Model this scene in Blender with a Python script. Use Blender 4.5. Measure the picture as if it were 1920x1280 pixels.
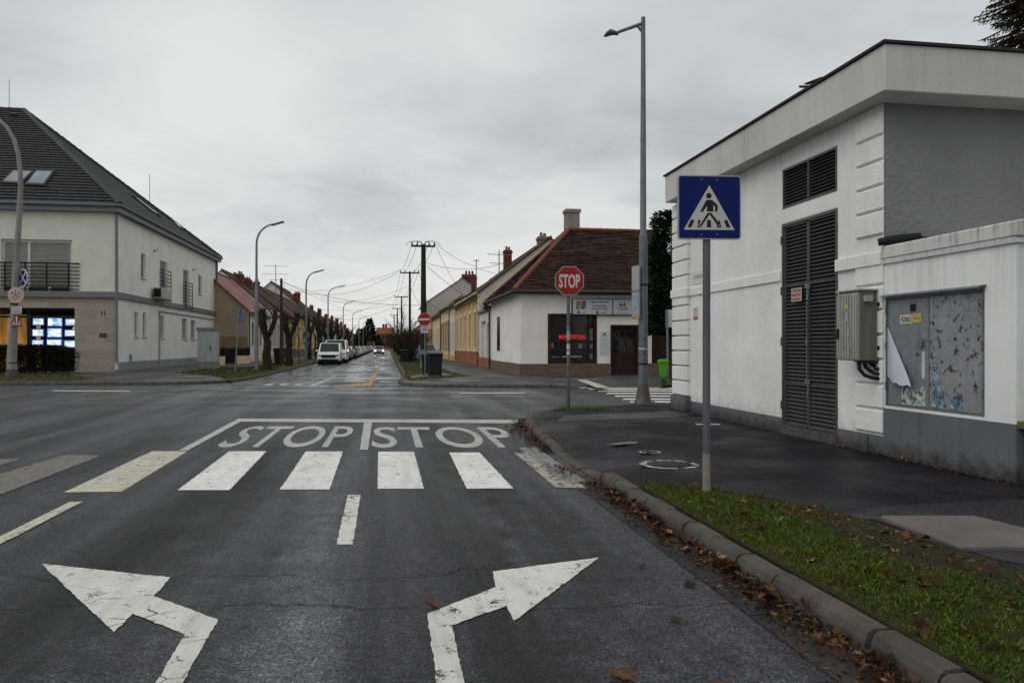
import bpy, bmesh, math, random
from mathutils import Vector, Matrix, noise as mnoise
R = math.radians
random.seed(7)
SC = bpy.context.scene
for _o in list(bpy.data.objects): bpy.data.objects.remove(_o)
# ------------------------------------------------------------------ camera, sky, sun
F, EYE, HY, CX = 1443.0, 1.5, 648.0, 960.0
cd = bpy.data.cameras.new('camera'); cam = bpy.data.objects.new('camera', cd)
SC.collection.objects.link(cam); SC.camera = cam
cam.location = (0, 0, EYE); cam.rotation_euler = (R(90), 0, 0)
cd.sensor_width = 36; cd.lens = F / 1920 * 36; cd.shift_y = (HY - 640) / 1920
cd.clip_start = .1; cd.clip_end = 3000
SC.view_settings.view_transform = 'Standard'; SC.view_settings.look = 'None'
SC.view_settings.exposure = 0; SC.view_settings.gamma = 1
SC.cycles.use_denoising = True; SC.cycles.use_adaptive_sampling = False
SUN_EL, SUN_AZ = R(48), R(-122)          # azimuth from +Y, negative = left
W = bpy.data.worlds.new('World'); SC.world = W; W.use_nodes = True
def build_world():
    nt = W.node_tree; nt.nodes.clear()
    N = nt.nodes.new; L = nt.links.new
    out = N('ShaderNodeOutputWorld'); bg = N('ShaderNodeBackground'); L(bg.outputs[0], out.inputs[0])
    bg.inputs['Strength'].default_value = .1
    sky = N('ShaderNodeTexSky'); sky.sky_type = 'NISHITA'; sky.sun_disc = False
    sky.sun_elevation = SUN_EL; sky.sun_rotation = SUN_AZ
    tc = N('ShaderNodeTexCoord'); sep = N('ShaderNodeSeparateXYZ'); L(tc.outputs['Generated'], sep.inputs[0])
    def m(op, a, b=None, c=None):
        n = N('ShaderNodeMath'); n.operation = op
        for i, v in enumerate((a, b, c)):
            if v is None: continue
            if isinstance(v, (int, float)): n.inputs[i].default_value = v
            else: L(v, n.inputs[i])
        return n.outputs[0]
    z = m('ADD', m('MAXIMUM', sep.outputs[2], 0), .22)
    comb = N('ShaderNodeCombineXYZ')
    L(m('DIVIDE', sep.outputs[0], z), comb.inputs[0]); L(m('DIVIDE', sep.outputs[1], z), comb.inputs[1])
    def noi(scale, det, rough, off, dist=.4):
        mp = N('ShaderNodeMapping'); mp.inputs['Location'].default_value = off
        L(comb.outputs[0], mp.inputs[0])
        n = N('ShaderNodeTexNoise'); n.inputs['Scale'].default_value = scale
        n.inputs['Detail'].default_value = det; n.inputs['Roughness'].default_value = rough
        n.inputs['Distortion'].default_value = dist; L(mp.outputs[0], n.inputs['Vector']); return n.outputs['Fac']
    big = noi(.62, 3, .45, (3.1, 1.7, 0)); mid = noi(1.7, 5, .48, (7.7, 2.2, 0), .5)
    f = m('ADD', m('MULTIPLY', big, .7), m('MULTIPLY', mid, .3))
    nrm = N('ShaderNodeVectorMath'); nrm.operation = 'NORMALIZE'; L(tc.outputs['Generated'], nrm.inputs[0])
    wob = N('ShaderNodeTexNoise'); wob.inputs['Scale'].default_value = 3.2; wob.inputs['Detail'].default_value = 5; L(comb.outputs[0], wob.inputs['Vector'])
    for az, el, rad, amt in ((-13, 8, .15, -.12), (-10, 8, .10, -.05), (-20, 20, .22, .07), (-13, 5.2, .13, .12), (-34, 20, .26, -.10), (-12, 27, .2, -.06), (-30, 8, .18, .09), (16, 21, .33, -.13), (2, 4.5, .22, .12), (-2, 26, .2, .06), (35, 28, .3, -.06), (-2, 14, .16, -.05), (-19, 17, .14, .07)):
        d = (math.sin(R(az)) * math.cos(R(el)), math.cos(R(az)) * math.cos(R(el)), math.sin(R(el)))
        ds = N('ShaderNodeVectorMath'); ds.operation = 'DISTANCE'; L(nrm.outputs[0], ds.inputs[0]); ds.inputs[1].default_value = d
        q = m('ADD', ds.outputs['Value'], m('MULTIPLY', m('SUBTRACT', wob.outputs['Fac'], .5), .42 * rad * 2))
        mr = N('ShaderNodeMapRange'); mr.interpolation_type = 'SMOOTHSTEP'; L(q, mr.inputs[0]); mr.inputs[1].default_value = rad; mr.inputs[2].default_value = rad * .1; mr.inputs[3].default_value = 0; mr.inputs[4].default_value = amt
        f = m('ADD', f, mr.outputs[0])
    low = N('ShaderNodeMapRange'); L(sep.outputs[2], low.inputs[0]); low.inputs[1].default_value = .42; low.inputs[2].default_value = .06; low.inputs[3].default_value = .05; low.inputs[4].default_value = .48
    f = m('ADD', f, m('MULTIPLY', m('SUBTRACT', noi(3.4, 7, .56, (1.3, 9.2, 0), .9), .5), low.outputs[0]))
    rp = N('ShaderNodeValToRGB'); L(f, rp.inputs[0])
    e = rp.color_ramp.elements
    e[0].position = .30; e[0].color = (4.9, 5.0, 5.05, 1)
    e[1].position = .66; e[1].color = (8.0, 8.0, 7.9, 1)
    for p, c in ((.43, (6.2, 6.35, 6.4, 1)), (.53, (7.2, 7.28, 7.22, 1))):
        q = e.new(p); q.color = c
    mx = N('ShaderNodeMix'); mx.data_type = 'RGBA'; mx.inputs[0].default_value = .94
    L(sky.outputs[0], mx.inputs[6]); L(rp.outputs[0], mx.inputs[7]); L(mx.outputs[2], bg.inputs[0])
build_world()
sl = bpy.data.lights.new('sun', 'SUN'); sl.energy = 1.0; sl.angle = R(50); sl.color = (1, .97, .93)
so = bpy.data.objects.new('sun', sl); SC.collection.objects.link(so)
sd = Vector((math.sin(SUN_AZ) * math.cos(SUN_EL), math.cos(SUN_AZ) * math.cos(SUN_EL), math.sin(SUN_EL)))
so.rotation_euler = (-sd).to_track_quat('-Z', 'Y').to_euler()
# ------------------------------------------------------------------ the street's own frame: a = across (right +), b = along, z = up
ROT = math.atan(234 / F); CO, SI = math.cos(ROT), math.sin(ROT)      # the street runs a little left of the view axis
def xy(a, b): return (a * CO - b * SI, a * SI + b * CO)
def ab(x, y): return (x * CO + y * SI, -x * SI + y * CO)
def gp(px, py, z=0.):                                                 # ground point seen in the photo
    Y = F * (EYE - z) / (py - HY); return ((px - CX) * Y / F, Y)
def gab(px, py, z=0.): return ab(*gp(px, py, z))
def zat(py, Y): return EYE - (py - HY) * Y / F
def onA(px, a):                                                       # b of photo column px on the wall a = const
    t = (px - CX) / F; return a * (CO - SI * t) / (SI + CO * t)
def onB(px, b):
    t = (px - CX) / F; return b * (SI + CO * t) / (CO - SI * t)
def zA(px, py, a): return zat(py, xy(a, onA(px, a))[1])
def zB(px, py, b): return zat(py, xy(onB(px, b), b)[1])
# ------------------------------------------------------------------ mesh builder
class MB:
    def __init__(s): s.v = []; s.f = []; s.uv = {}; s.mi = []; s.m = 0; s.sm = []; s.smooth = False
    def add(s, vs, fs, uvs=None):
        o = len(s.v); s.v += [tuple(p) for p in vs]
        for i, f in enumerate(fs):
            if uvs and uvs[i]: s.uv[len(s.f)] = uvs[i]
            s.f.append(tuple(o + k for k in f)); s.mi.append(s.m); s.sm.append(s.smooth)
        return s
    def quad(s, a, b, c, d, uv=None): return s.add([a, b, c, d], [(0, 1, 2, 3)], [uv] if uv else None)
    def poly(s, pts, uv=None): return s.add(pts, [tuple(range(len(pts)))], [uv] if uv else None)
    def box(s, x0, x1, y0, y1, z0, z1):
        x0, x1 = min(x0, x1), max(x0, x1); y0, y1 = min(y0, y1), max(y0, y1); z0, z1 = min(z0, z1), max(z0, z1)
        v = [(x, y, z) for z in (z0, z1) for x, y in ((x0, y0), (x1, y0), (x1, y1), (x0, y1))]
        return s.add(v, [(3, 2, 1, 0), (4, 5, 6, 7), (0, 1, 5, 4), (1, 2, 6, 5), (2, 3, 7, 6), (3, 0, 4, 7)])
    def prism(s, pts, z0, z1):                                        # 2-D polygon raised from z0 to z1
        n = len(pts); ar = sum(pts[i][0] * pts[(i + 1) % n][1] - pts[(i + 1) % n][0] * pts[i][1] for i in range(n))
        if ar < 0: pts = pts[::-1]
        v = [(p[0], p[1], z0) for p in pts] + [(p[0], p[1], z1) for p in pts]
        return s.add(v, [tuple(range(n - 1, -1, -1)), tuple(range(n, 2 * n))] + [(i, (i + 1) % n, n + (i + 1) % n, n + i) for i in range(n)])
    def extr(s, pts, vec):                                            # planar 3-D polygon pushed along vec
        n = len(pts); vec = Vector(vec); v = [Vector(p) for p in pts]; v += [p + vec for p in v]
        return s.add(v, [tuple(range(n - 1, -1, -1)), tuple(range(n, 2 * n))] + [(i, (i + 1) % n, n + (i + 1) % n, n + i) for i in range(n)])
    def tube(s, path, r, n=8, cap=True):
        P = [Vector(p) for p in path]; rs = r if isinstance(r, (list, tuple)) else [r] * len(P)
        rings = []; up = None
        for i, p in enumerate(P):
            d = (P[min(i + 1, len(P) - 1)] - P[max(i - 1, 0)])
            if d.length < 1e-9: d = Vector((0, 0, 1))
            d.normalize()
            if up is None: up = Vector((1, 0, 0)) if abs(d.x) < .9 else Vector((0, 1, 0))
            x = (up - d * up.dot(d)); x.normalize(); up = x; y = d.cross(x)
            rings.append([p + (x * math.cos(2 * math.pi * k / n) + y * math.sin(2 * math.pi * k / n)) * rs[i] for k in range(n)])
        v = [q for rg in rings for q in rg]; f = []
        for i in range(len(P) - 1):
            for k in range(n): f.append((i * n + k, i * n + (k + 1) % n, (i + 1) * n + (k + 1) % n, (i + 1) * n + k))
        sm = s.smooth; s.smooth = n > 5; s.add(v, f); s.smooth = sm
        if cap: s.add(rings[0][::-1], [tuple(range(n))]); s.add(rings[-1], [tuple(range(n))])
        return s
    def lathe(s, prof, c=(0, 0, 0), n=16, axis='z'):
        def P(r, h, k):
            t = 2 * math.pi * k / n; x, y = r * math.cos(t), r * math.sin(t)
            return (c[0] + x, c[1] + y, c[2] + h) if axis == 'z' else (c[0] + h, c[1] + x, c[2] + y) if axis == 'x' else (c[0] + x, c[1] + h, c[2] + y)
        v = [P(r, h, k) for r, h in prof for k in range(n)]
        f = [(i * n + k, i * n + (k + 1) % n, (i + 1) * n + (k + 1) % n, (i + 1) * n + k) for i in range(len(prof) - 1) for k in range(n)]
        sm = s.smooth; s.smooth = True; s.add(v, f); s.smooth = sm; return s
    def disc(s, c, r, axis='z', n=24, ry=None):
        ry = ry or r; pts = []
        for k in range(n):
            t = 2 * math.pi * k / n; x, y = r * math.cos(t), ry * math.sin(t)
            pts.append((c[0] + x, c[1] + y, c[2]) if axis == 'z' else (c[0] + x, c[1], c[2] + y) if axis == 'y' else (c[0], c[1] + x, c[2] + y))
        return s.poly(pts)
    def obox(s, c, ex, ey, ez):                                       # centre and three half-vectors
        c, ex, ey, ez = map(Vector, (c, ex, ey, ez))
        v = [c + ex * i + ey * j + ez * k for k in (-1, 1) for i, j in ((-1, -1), (1, -1), (1, 1), (-1, 1))]
        return s.add(v, [(3, 2, 1, 0), (4, 5, 6, 7), (0, 1, 5, 4), (1, 2, 6, 5), (2, 3, 7, 6), (3, 0, 4, 7)])
    def bar(s, p, q, w, h, up=(0, 0, 1)):
        p, q = Vector(p), Vector(q); d = (q - p); l = d.length; d.normalize(); up = Vector(up)
        x = d.cross(up); x.normalize(); y = x.cross(d)
        return s.obox((p + q) / 2, d * l / 2, x * w / 2, y * h / 2)
    def ball(s, c, rx, ry=None, rz=None, nu=10, nv=7, jit=0):
        ry = ry or rx; rz = rz or rx; v = []; f = []
        for j in range(nv + 1):
            t = math.pi * j / nv
            for i in range(nu):
                p = 2 * math.pi * i / nu; k = 1 + (random.uniform(-jit, jit) if jit else 0)
                v.append((c[0] + rx * k * math.sin(t) * math.cos(p), c[1] + ry * k * math.sin(t) * math.sin(p), c[2] + rz * k * math.cos(t)))
        for j in range(nv):
            for i in range(nu): f.append((j * nu + i, (j + 1) * nu + i, (j + 1) * nu + (i + 1) % nu, j * nu + (i + 1) % nu))
        sm = s.smooth; s.smooth = True; s.add(v, f); s.smooth = sm; return s
    def wall(s, O, ux, nrm, L, z0, z1, ops=(), depth=.15, uvo=(0, 0)):
        """vertical wall from O (2-D) along ux, facing nrm, real openings (s0, s1, za, zb) with reveals going inwards"""
        xs = sorted({0., L} | {min(max(o[i], 0), L) for o in ops for i in (0, 1)})
        def P(t, z, d=0): return (O[0] + ux[0] * t - nrm[0] * d, O[1] + ux[1] * t - nrm[1] * d, z)
        for x0, x1 in zip(xs, xs[1:]):
            if x1 - x0 < 1e-6: continue
            xm = (x0 + x1) / 2; cuts = sorted((o[2], o[3]) for o in ops if o[0] < xm < o[1]); z = z0
            for c0, c1 in cuts + [(z1, z1)]:
                if c0 - z > 1e-6:
                    s.quad(P(x0, z), P(x1, z), P(x1, c0), P(x0, c0), [(x0 + uvo[0], z + uvo[1]), (x1 + uvo[0], z + uvo[1]), (x1 + uvo[0], c0 + uvo[1]), (x0 + uvo[0], c0 + uvo[1])])
                z = max(z, c1)
        for a, b, c, d in ops:
            s.quad(P(a, c), P(a, d), P(a, d, depth), P(a, c, depth)); s.quad(P(b, c), P(b, c, depth), P(b, d, depth), P(b, d))
            s.quad(P(a, d), P(b, d), P(b, d, depth), P(a, d, depth)); s.quad(P(a, c), P(a, c, depth), P(b, c, depth), P(b, c))
        return s
    def text(s, txt, O, ux, up, size, bold=0, width=None, height=None, align='C', thick=0):
        """lettering in the plane spanned by ux / up, centred (or starting) at O; up may be sheared"""
        v, f = text_mesh(txt, bold)
        x0 = min(p[0] for p in v); x1 = max(p[0] for p in v); y0 = min(p[1] for p in v); y1 = max(p[1] for p in v)
        sx = width / (x1 - x0) if width else size; sy = height / (y1 - y0) if height else size
        ox = (x0 + x1) / 2 if align == 'C' else x0; oy = (y0 + y1) / 2
        O, ux, up = Vector(O), Vector(ux), Vector(up)
        s.add([O + ux * ((p[0] - ox) * sx) + up * ((p[1] - oy) * sy) for p in v], f); return s
_tm = {}
def text_mesh(txt, bold=0):
    if (txt, bold) in _tm: return _tm[txt, bold]
    cu = bpy.data.curves.new('t', 'FONT'); cu.body = txt; cu.offset = bold; cu.resolution_u = 4; cu.size = 1
    ob = bpy.data.objects.new('t', cu); SC.collection.objects.link(ob)
    bpy.context.view_layer.update(); dg = bpy.context.evaluated_depsgraph_get()
    me = bpy.data.meshes.new_from_object(ob.evaluated_get(dg))
    r = ([tuple(v.co) for v in me.vertices], [tuple(p.vertices) for p in me.polygons])
    bpy.data.objects.remove(ob); bpy.data.curves.remove(cu); bpy.data.meshes.remove(me)
    _tm[txt, bold] = r; return r
ORI = {}
def mesh_of(name, mb, mats, off=Vector(), recalc=True, bevel=0, seg=1):
    me = bpy.data.meshes.new(name)
    me.from_pydata([(p[0] - off[0], p[1] - off[1], p[2] - off[2]) for p in mb.v], [], mb.f)
    for m in (mats if isinstance(mats, (list, tuple)) else [mats]): me.materials.append(m)
    me.polygons.foreach_set('material_index', mb.mi); me.polygons.foreach_set('use_smooth', mb.sm)
    if mb.uv:
        ul = me.uv_layers.new(name='uv')
        for fi, uv in mb.uv.items():
            p = me.polygons[fi]
            for k, li in enumerate(p.loop_indices): ul.data[li].uv = uv[k]
    if recalc or bevel:
        bm = bmesh.new(); bm.from_mesh(me)
        if bevel:
            bmesh.ops.remove_doubles(bm, verts=bm.verts, dist=1e-5)
            es = [e for e in bm.edges if len(e.link_faces) == 2 and e.calc_face_angle(0) > .5]
            bmesh.ops.bevel(bm, geom=es, offset=bevel, segments=seg, profile=.6, affect='EDGES', clamp_overlap=True)
        bmesh.ops.recalc_face_normals(bm, faces=bm.faces); bm.to_mesh(me); bm.free()
    me.update(); return me
def tag(o, label=None, cat=None, group=None, kind=None):
    if label: o['label'] = label
    if cat: o['category'] = cat
    if group: o['group'] = group
    if kind: o['kind'] = kind
    return o
def thing(name, label, cat, loc=(0, 0, 0), rz=0., group=None, ori=None, kind=None):
    o = bpy.data.objects.new(name, None); SC.collection.objects.link(o); o.empty_display_size = .1
    o.location = loc; o.rotation_euler = (0, 0, rz); ORI[o.name] = Vector(ori if ori is not None else loc)
    return tag(o, label, cat, group, kind)
def sthing(name, label, cat, a, b, z=0., group=None):                 # a thing whose meshes are written in street coordinates
    p = xy(a, b); return thing(name, label, cat, (p[0], p[1], z), ROT, group, (a, b, z))
def part(name, mb, mats, parent, label=None, **kw):
    o = bpy.data.objects.new(name, mesh_of(name, mb, mats, ORI[parent.name], **kw)); SC.collection.objects.link(o)
    o.parent = parent; ORI[o.name] = ORI[parent.name]
    if label: o['label'] = label
    return o
def solo(name, mb, mats, label=None, cat=None, group=None, kind=None, street=False, **kw):   # a thing that is one mesh
    xs, ys, zs = [[p[i] for p in mb.v] for i in range(3)]
    off = Vector(((min(xs) + max(xs)) / 2, (min(ys) + max(ys)) / 2, min(zs)))
    o = bpy.data.objects.new(name, mesh_of(name, mb, mats, off, **kw)); SC.collection.objects.link(o)
    if street: p = xy(off[0], off[1]); o.location = (p[0], p[1], off[2]); o.rotation_euler = (0, 0, ROT)
    else: o.location = off
    ORI[o.name] = off
    return tag(o, label, cat, group, kind)
def pbox(name, b, mat, parent, **kw): mb = MB(); mb.box(*b); return part(name, mb, mat, parent, **kw)
def dup(root, loc, rz, label=None, scale=None):
    r = root.copy(); SC.collection.objects.link(r); r.location = loc; r.rotation_euler = (0, 0, rz)
    if scale: r.scale = scale
    if label: r['label'] = label
    for ch in list(root.children):
        c = ch.copy(); SC.collection.objects.link(c); c.parent = r
        for g in list(ch.children):
            d = g.copy(); SC.collection.objects.link(d); d.parent = c
    return r
# ------------------------------------------------------------------ materials
class NM:
    def __init__(s, name):
        s.m = bpy.data.materials.new(name); s.m.use_nodes = True; s.t = s.m.node_tree; s.t.nodes.clear()
        s.out = s.t.nodes.new('ShaderNodeOutputMaterial'); s.tc = s.t.nodes.new('ShaderNodeTexCoord')
        s.obj = s.tc.outputs['Object']; s.uv = s.tc.outputs['UV']; s.geo = s.t.nodes.new('ShaderNodeNewGeometry'); s.pos = s.geo.outputs['Position']
    def node(s, typ, ins=None, **props):
        n = s.t.nodes.new('ShaderNode' + typ)
        for k, v in props.items(): setattr(n, k, v)
        for k, v in (ins or {}).items(): s.set(n.inputs[k], v)
        return n
    def set(s, sock, v):
        if isinstance(v, bpy.types.NodeSocket): s.t.links.new(v, sock)
        elif hasattr(sock, 'default_value'):
            if sock.type == 'RGBA' and len(v) == 3: v = (*v, 1)
            sock.default_value = v
    def mapv(s, vec, scale=(1, 1, 1), rot=(0, 0, 0), loc=(0, 0, 0)): return s.node('Mapping', {'Vector': vec, 'Scale': scale, 'Rotation': rot, 'Location': loc}).outputs[0]
    def noise(s, scale, detail=4, rough=.5, vec=None, dist=0): return s.node('TexNoise', {'Vector': vec or s.obj, 'Scale': scale, 'Detail': detail, 'Roughness': rough, 'Distortion': dist}).outputs['Fac']
    def noisec(s, scale, detail=2, vec=None): return s.node('TexNoise', {'Vector': vec or s.obj, 'Scale': scale, 'Detail': detail}).outputs['Color']
    def vor(s, scale, vec=None, feature='F1', out='Distance', rnd=1): return s.node('TexVoronoi', {'Vector': vec or s.obj, 'Scale': scale, 'Randomness': rnd}, feature=feature).outputs[out]
    def math(s, op, a, b=0., c=None):
        n = s.node('Math', operation=op); s.set(n.inputs[0], a); s.set(n.inputs[1], b)
        if c is not None: s.set(n.inputs[2], c)
        return n.outputs[0]
    def mr(s, v, a, b, c=0., d=1.): return s.node('MapRange', {0: v, 1: a, 2: b, 3: c, 4: d}).outputs[0]
    def ramp(s, fac, *st):
        n = s.node('ValToRGB', {0: fac}); e = n.color_ramp.elements
        e[0].position, e[0].color = st[0][0], (*st[0][1], 1); e[1].position, e[1].color = st[-1][0], (*st[-1][1], 1)
        for p, c in st[1:-1]: q = e.new(p); q.color = (*c, 1)
        return n.outputs[0]
    def mix(s, fac, a, b, mode='MIX'):
        n = s.node('Mix', data_type='RGBA', blend_type=mode); s.set(n.inputs[0], fac); s.set(n.inputs[6], a); s.set(n.inputs[7], b); return n.outputs[2]
    def scale(s, c, f):
        n = s.node('VectorMath', operation='SCALE'); s.set(n.inputs[0], c); s.set(n.inputs[3], f); return n.outputs[0]
    def addv(s, a, b, k=1.):
        sc = s.node('VectorMath', operation='SCALE'); s.set(sc.inputs[0], b); sc.inputs[3].default_value = k
        n = s.node('VectorMath', operation='ADD'); s.set(n.inputs[0], a); s.set(n.inputs[1], sc.outputs[0]); return n.outputs[0]
    def sep(s, v): return s.node('SeparateXYZ', {0: v}).outputs
    def bump(s, h, strength=.3, dist=.01): return s.node('Bump', {'Height': h, 'Strength': strength, 'Distance': dist}).outputs[0]
    def rnd(s): return s.geo.outputs['Random Per Island']
    def done(s, color, rough=.6, metal=0., normal=None, spec=.5, emis=None, es=0., alpha=None, trans=None, coat=0.):
        b = s.node('BsdfPrincipled', {'Base Color': color, 'Roughness': rough, 'Metallic': metal, 'Specular IOR Level': spec})
        if normal is not None: s.set(b.inputs['Normal'], normal)
        if emis is not None: s.set(b.inputs['Emission Color'], emis); s.set(b.inputs['Emission Strength'], es)
        if trans is not None: s.set(b.inputs['Transmission Weight'], trans)
        if coat: s.set(b.inputs['Coat Weight'], coat)
        s.t.links.new(b.outputs[0], s.out.inputs[0]); return s.m
MAT = {}
def plain(name, col, rough=.6, metal=0., var=.12, scale=3., bump=0., bscale=60., spec=.22, coat=0.):
    """one base colour with uneven weathering, never a flat fill"""
    if name in MAT: return MAT[name]
    m = NM(name); n = m.noise(scale, 5, .6); f = m.noise(scale * 9, 3, .5)
    c = m.mix(m.mr(n, .3, .7), tuple(x * (1 - var) for x in col), tuple(min(1, x * (1 + var)) for x in col))
    c = m.mix(m.mr(f, .35, .75, 0, var * .8), c, tuple(x * .55 for x in col))
    nm = m.bump(m.noise(bscale, 4, .6), bump, .01) if bump else None
    MAT[name] = m.done(c, m.mr(n, .3, .7, max(.05, rough - .1), min(1, rough + .1)), metal, nm, spec, coat=coat); return MAT[name]
def plaster(name, col, rough=.9, bump=.25, bscale=45., stain=.35, stain_col=(.12, .115, .10), streak=.3, foot=None, drip=None):
    """rendered wall: blotches, rain streaks running down, fine grain"""
    if name in MAT: return MAT[name]
    m = NM(name); n = m.noise(.9, 6, .6); st = m.noise(1., 5, .6, m.mapv(m.obj, (5, 5, .35)))
    c = m.mix(m.mr(n, .3, .75), tuple(x * .86 for x in col), tuple(min(1, x * 1.06) for x in col))
    c = m.mix(m.math('MULTIPLY', m.mr(st, .52, .8), streak), c, stain_col)
    fine = m.noise(14, 5, .65); c = m.mix(m.math('MULTIPLY', m.mr(fine, .6, .85), stain), c, stain_col)
    z = m.sep(m.pos)[2]
    if foot:                                                          # splash dirt with a ragged upper edge
        k = m.math('ADD', m.mr(z, .12, foot[0], 1, 0), m.math('MULTIPLY', m.math('SUBTRACT', m.noise(7, 6, .7), .5), 1.5)); c = m.mix(m.math('MULTIPLY', m.mr(k, .35, .95), foot[2]), c, foot[1])
    if drip:                                                          # soot runs below a coping at height drip[0]
        k = m.math('MULTIPLY', m.mr(m.noise(1., 5, .65, m.mapv(m.pos, (16, 16, .5))), .50, .72), m.mr(z, drip[0] - drip[1], drip[0], 0, 1)); c = m.mix(m.math('MULTIPLY', k, drip[2]), c, (.06, .058, .05))
    h = m.math('ADD', m.noise(bscale, 4, .6), m.math('MULTIPLY', m.noise(bscale * .2, 3, .5), .6))
    MAT[name] = m.done(c, rough, 0, m.bump(h, bump, .012), .12); return MAT[name]
def m_asphalt():
    m = NM('asphalt'); p = m.pos
    q = m.mapv(p, (1, 1, 1), (0, 0, -ROT))                            # street frame: x across, y along
    sx, sy, sz = m.sep(q); py = m.sep(p)[1]
    grain = m.noise(58, 3, .8, p); agg = m.vor(46, p); coarse = m.noise(15, 4, .7, p); blot = m.noise(.55, 5, .6, p); blot2 = m.noise(3.2, 6, .7, p)
    lane = m.noise(1., 4, .55, m.mapv(q, (1.5, .10, 1))); fine = m.noise(1., 4, .6, m.mapv(q, (9, .5, 1)))
    c = m.ramp(grain, (.32, (.005, .005, .006)), (.45, (.024, .024, .0265)), (.56, (.052, .052, .056)), (.65, (.115, .115, .12)), (.76, (.22, .22, .225)))
    c = m.mix(m.mr(agg, .0, .30, .30, 0), c, (.075, .075, .078))
    f = m.math('MULTIPLY', m.mr(coarse, .38, .66, 1.3, .62), m.mr(blot, .36, .66, 1.25, .62))
    f = m.math('MULTIPLY', f, m.mr(lane, .40, .62, .66, 1.5))
    # tyre-darkened tracks of the two lanes, paler strip between them and a scuffed line
    wob = m.math('ADD', sx, m.math('MULTIPLY', m.math('SUBTRACT', blot2, .5), 1.1))
    for a0, w, k in ((-1.75, .75, -.62), (.78, .55, -.62), (-.35, .60, .75), (1.72, .45, .45)):
        d = m.math('ABSOLUTE', m.math('SUBTRACT', wob, a0))
        t = m.math('MULTIPLY', m.math('MULTIPLY', m.node('MapRange', {0: d, 1: w, 2: 0., 3: 0., 4: k}, interpolation_type='SMOOTHSTEP').outputs[0], m.mr(py, 15, 9)), m.mr(fine, .32, .60, .5, 1))
        f = m.math('MULTIPLY', f, m.math('ADD', t, 1.))
    d = m.math('ABSOLUTE', m.math('SUBTRACT', m.math('ADD', sx, m.math('MULTIPLY', blot2, .12)), 1.0))
    t = m.math('MULTIPLY', m.math('MULTIPLY', m.mr(d, .10, .0, 0, 1.6), m.mr(py, 4.9, 6)), m.math('MULTIPLY', m.mr(py, 10.5, 9), m.mr(blot2, .38, .55)))
    f = m.math('MULTIPLY', m.math('MULTIPLY', f, m.math('ADD', t, 1.)), m.mr(blot2, .45, .75, .9, 1.35))
    c = m.scale(c, f)
    # old square repair with darker binder, and long transverse cracks
    w = m.noise(1.1, 5, .62, p); w2 = m.noise(7, 4, .7, p)
    wig = m.math('ADD', m.math('MULTIPLY', m.math('SUBTRACT', w, .5), .75), m.math('MULTIPLY', m.math('SUBTRACT', w2, .5), .09)); cr = None
    for y0 in (4.98, 4.42, 13.1, 3.3):
        d = m.math('ABSOLUTE', m.math('SUBTRACT', m.math('ADD', py, wig), y0))
        k = m.mr(d, .003, .010, 1, 0); cr = k if cr is None else m.math('MAXIMUM', cr, k)
    dv = m.vor(.55, m.addv(p, m.noisec(2.2, 4, p), .7), 'DISTANCE_TO_EDGE')
    cr = m.math('MAXIMUM', cr, m.math('MULTIPLY', m.mr(dv, .002, .006, 1, 0), m.mr(m.noise(.35, 2, .5, p), .52, .6)))
    c = m.mix(m.math('MULTIPLY', cr, .9), c, (.004, .004, .004))
    # wet film: streaks lying across the far street, damp patches close by
    wet = m.noise(1., 4, .6, m.mapv(p, (.26, .75, 1))); wet2 = m.noise(1., 5, .65, m.mapv(q, (.9, .07, 1))); far = m.mr(py, 14, 34)
    wf = m.math('ADD', m.math('MULTIPLY', wet, .55), m.math('MULTIPLY', wet2, .45))
    c = m.mix(m.math('MULTIPLY', far, m.mr(wf, .455, .525, .85, 0)), c, (.010, .010, .012))
    r = m.math('ADD', m.math('MULTIPLY', m.mr(wf, .45, .54, .60, .16), far), m.math('MULTIPLY', m.mr(m.math('ADD', blot, m.math('MULTIPLY', lane, .4)), .5, .95, .75, .42), m.math('SUBTRACT', 1., far)))
    h = m.math('SUBTRACT', m.math('ADD', grain, m.math('MULTIPLY', agg, -.6)), m.math('MULTIPLY', cr, 2.))
    hs = m.node('Bump', {'Height': h, 'Distance': .008}); m.set(hs.inputs['Strength'], m.mr(py, 5, 40, .75, .10))
    return m.done(c, r, 0, hs.outputs[0], m.mr(py, 8, 30, .20, .5))
def m_walk(name='walkway_asphalt', dark=(.003, .003, .0035), mid=(.009, .009, .0105), lite=(.021, .021, .0235), damp_sheen=.5, spec=.10):
    m = NM(name); p = m.pos
    g = m.noise(48, 3, .8, p); b = m.noise(.6, 5, .6, p); b2 = m.noise(4., 5, .65, p)
    c = m.ramp(g, (.36, dark), (.50, mid), (.62, lite), (.75, tuple(x * 3.2 for x in lite)))
    c = m.mix(m.mr(b, .46, .66, 0, damp_sheen), c, tuple(x * 2.0 for x in lite))  # sheen of the damp patches painted in as a lighter colour
    c = m.mix(m.mr(b2, .52, .75, 0, .5), c, dark)
    return m.done(c, m.mr(b, .38, .66, .7, .36), 0, m.bump(g, .8, .010), spec)
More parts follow.
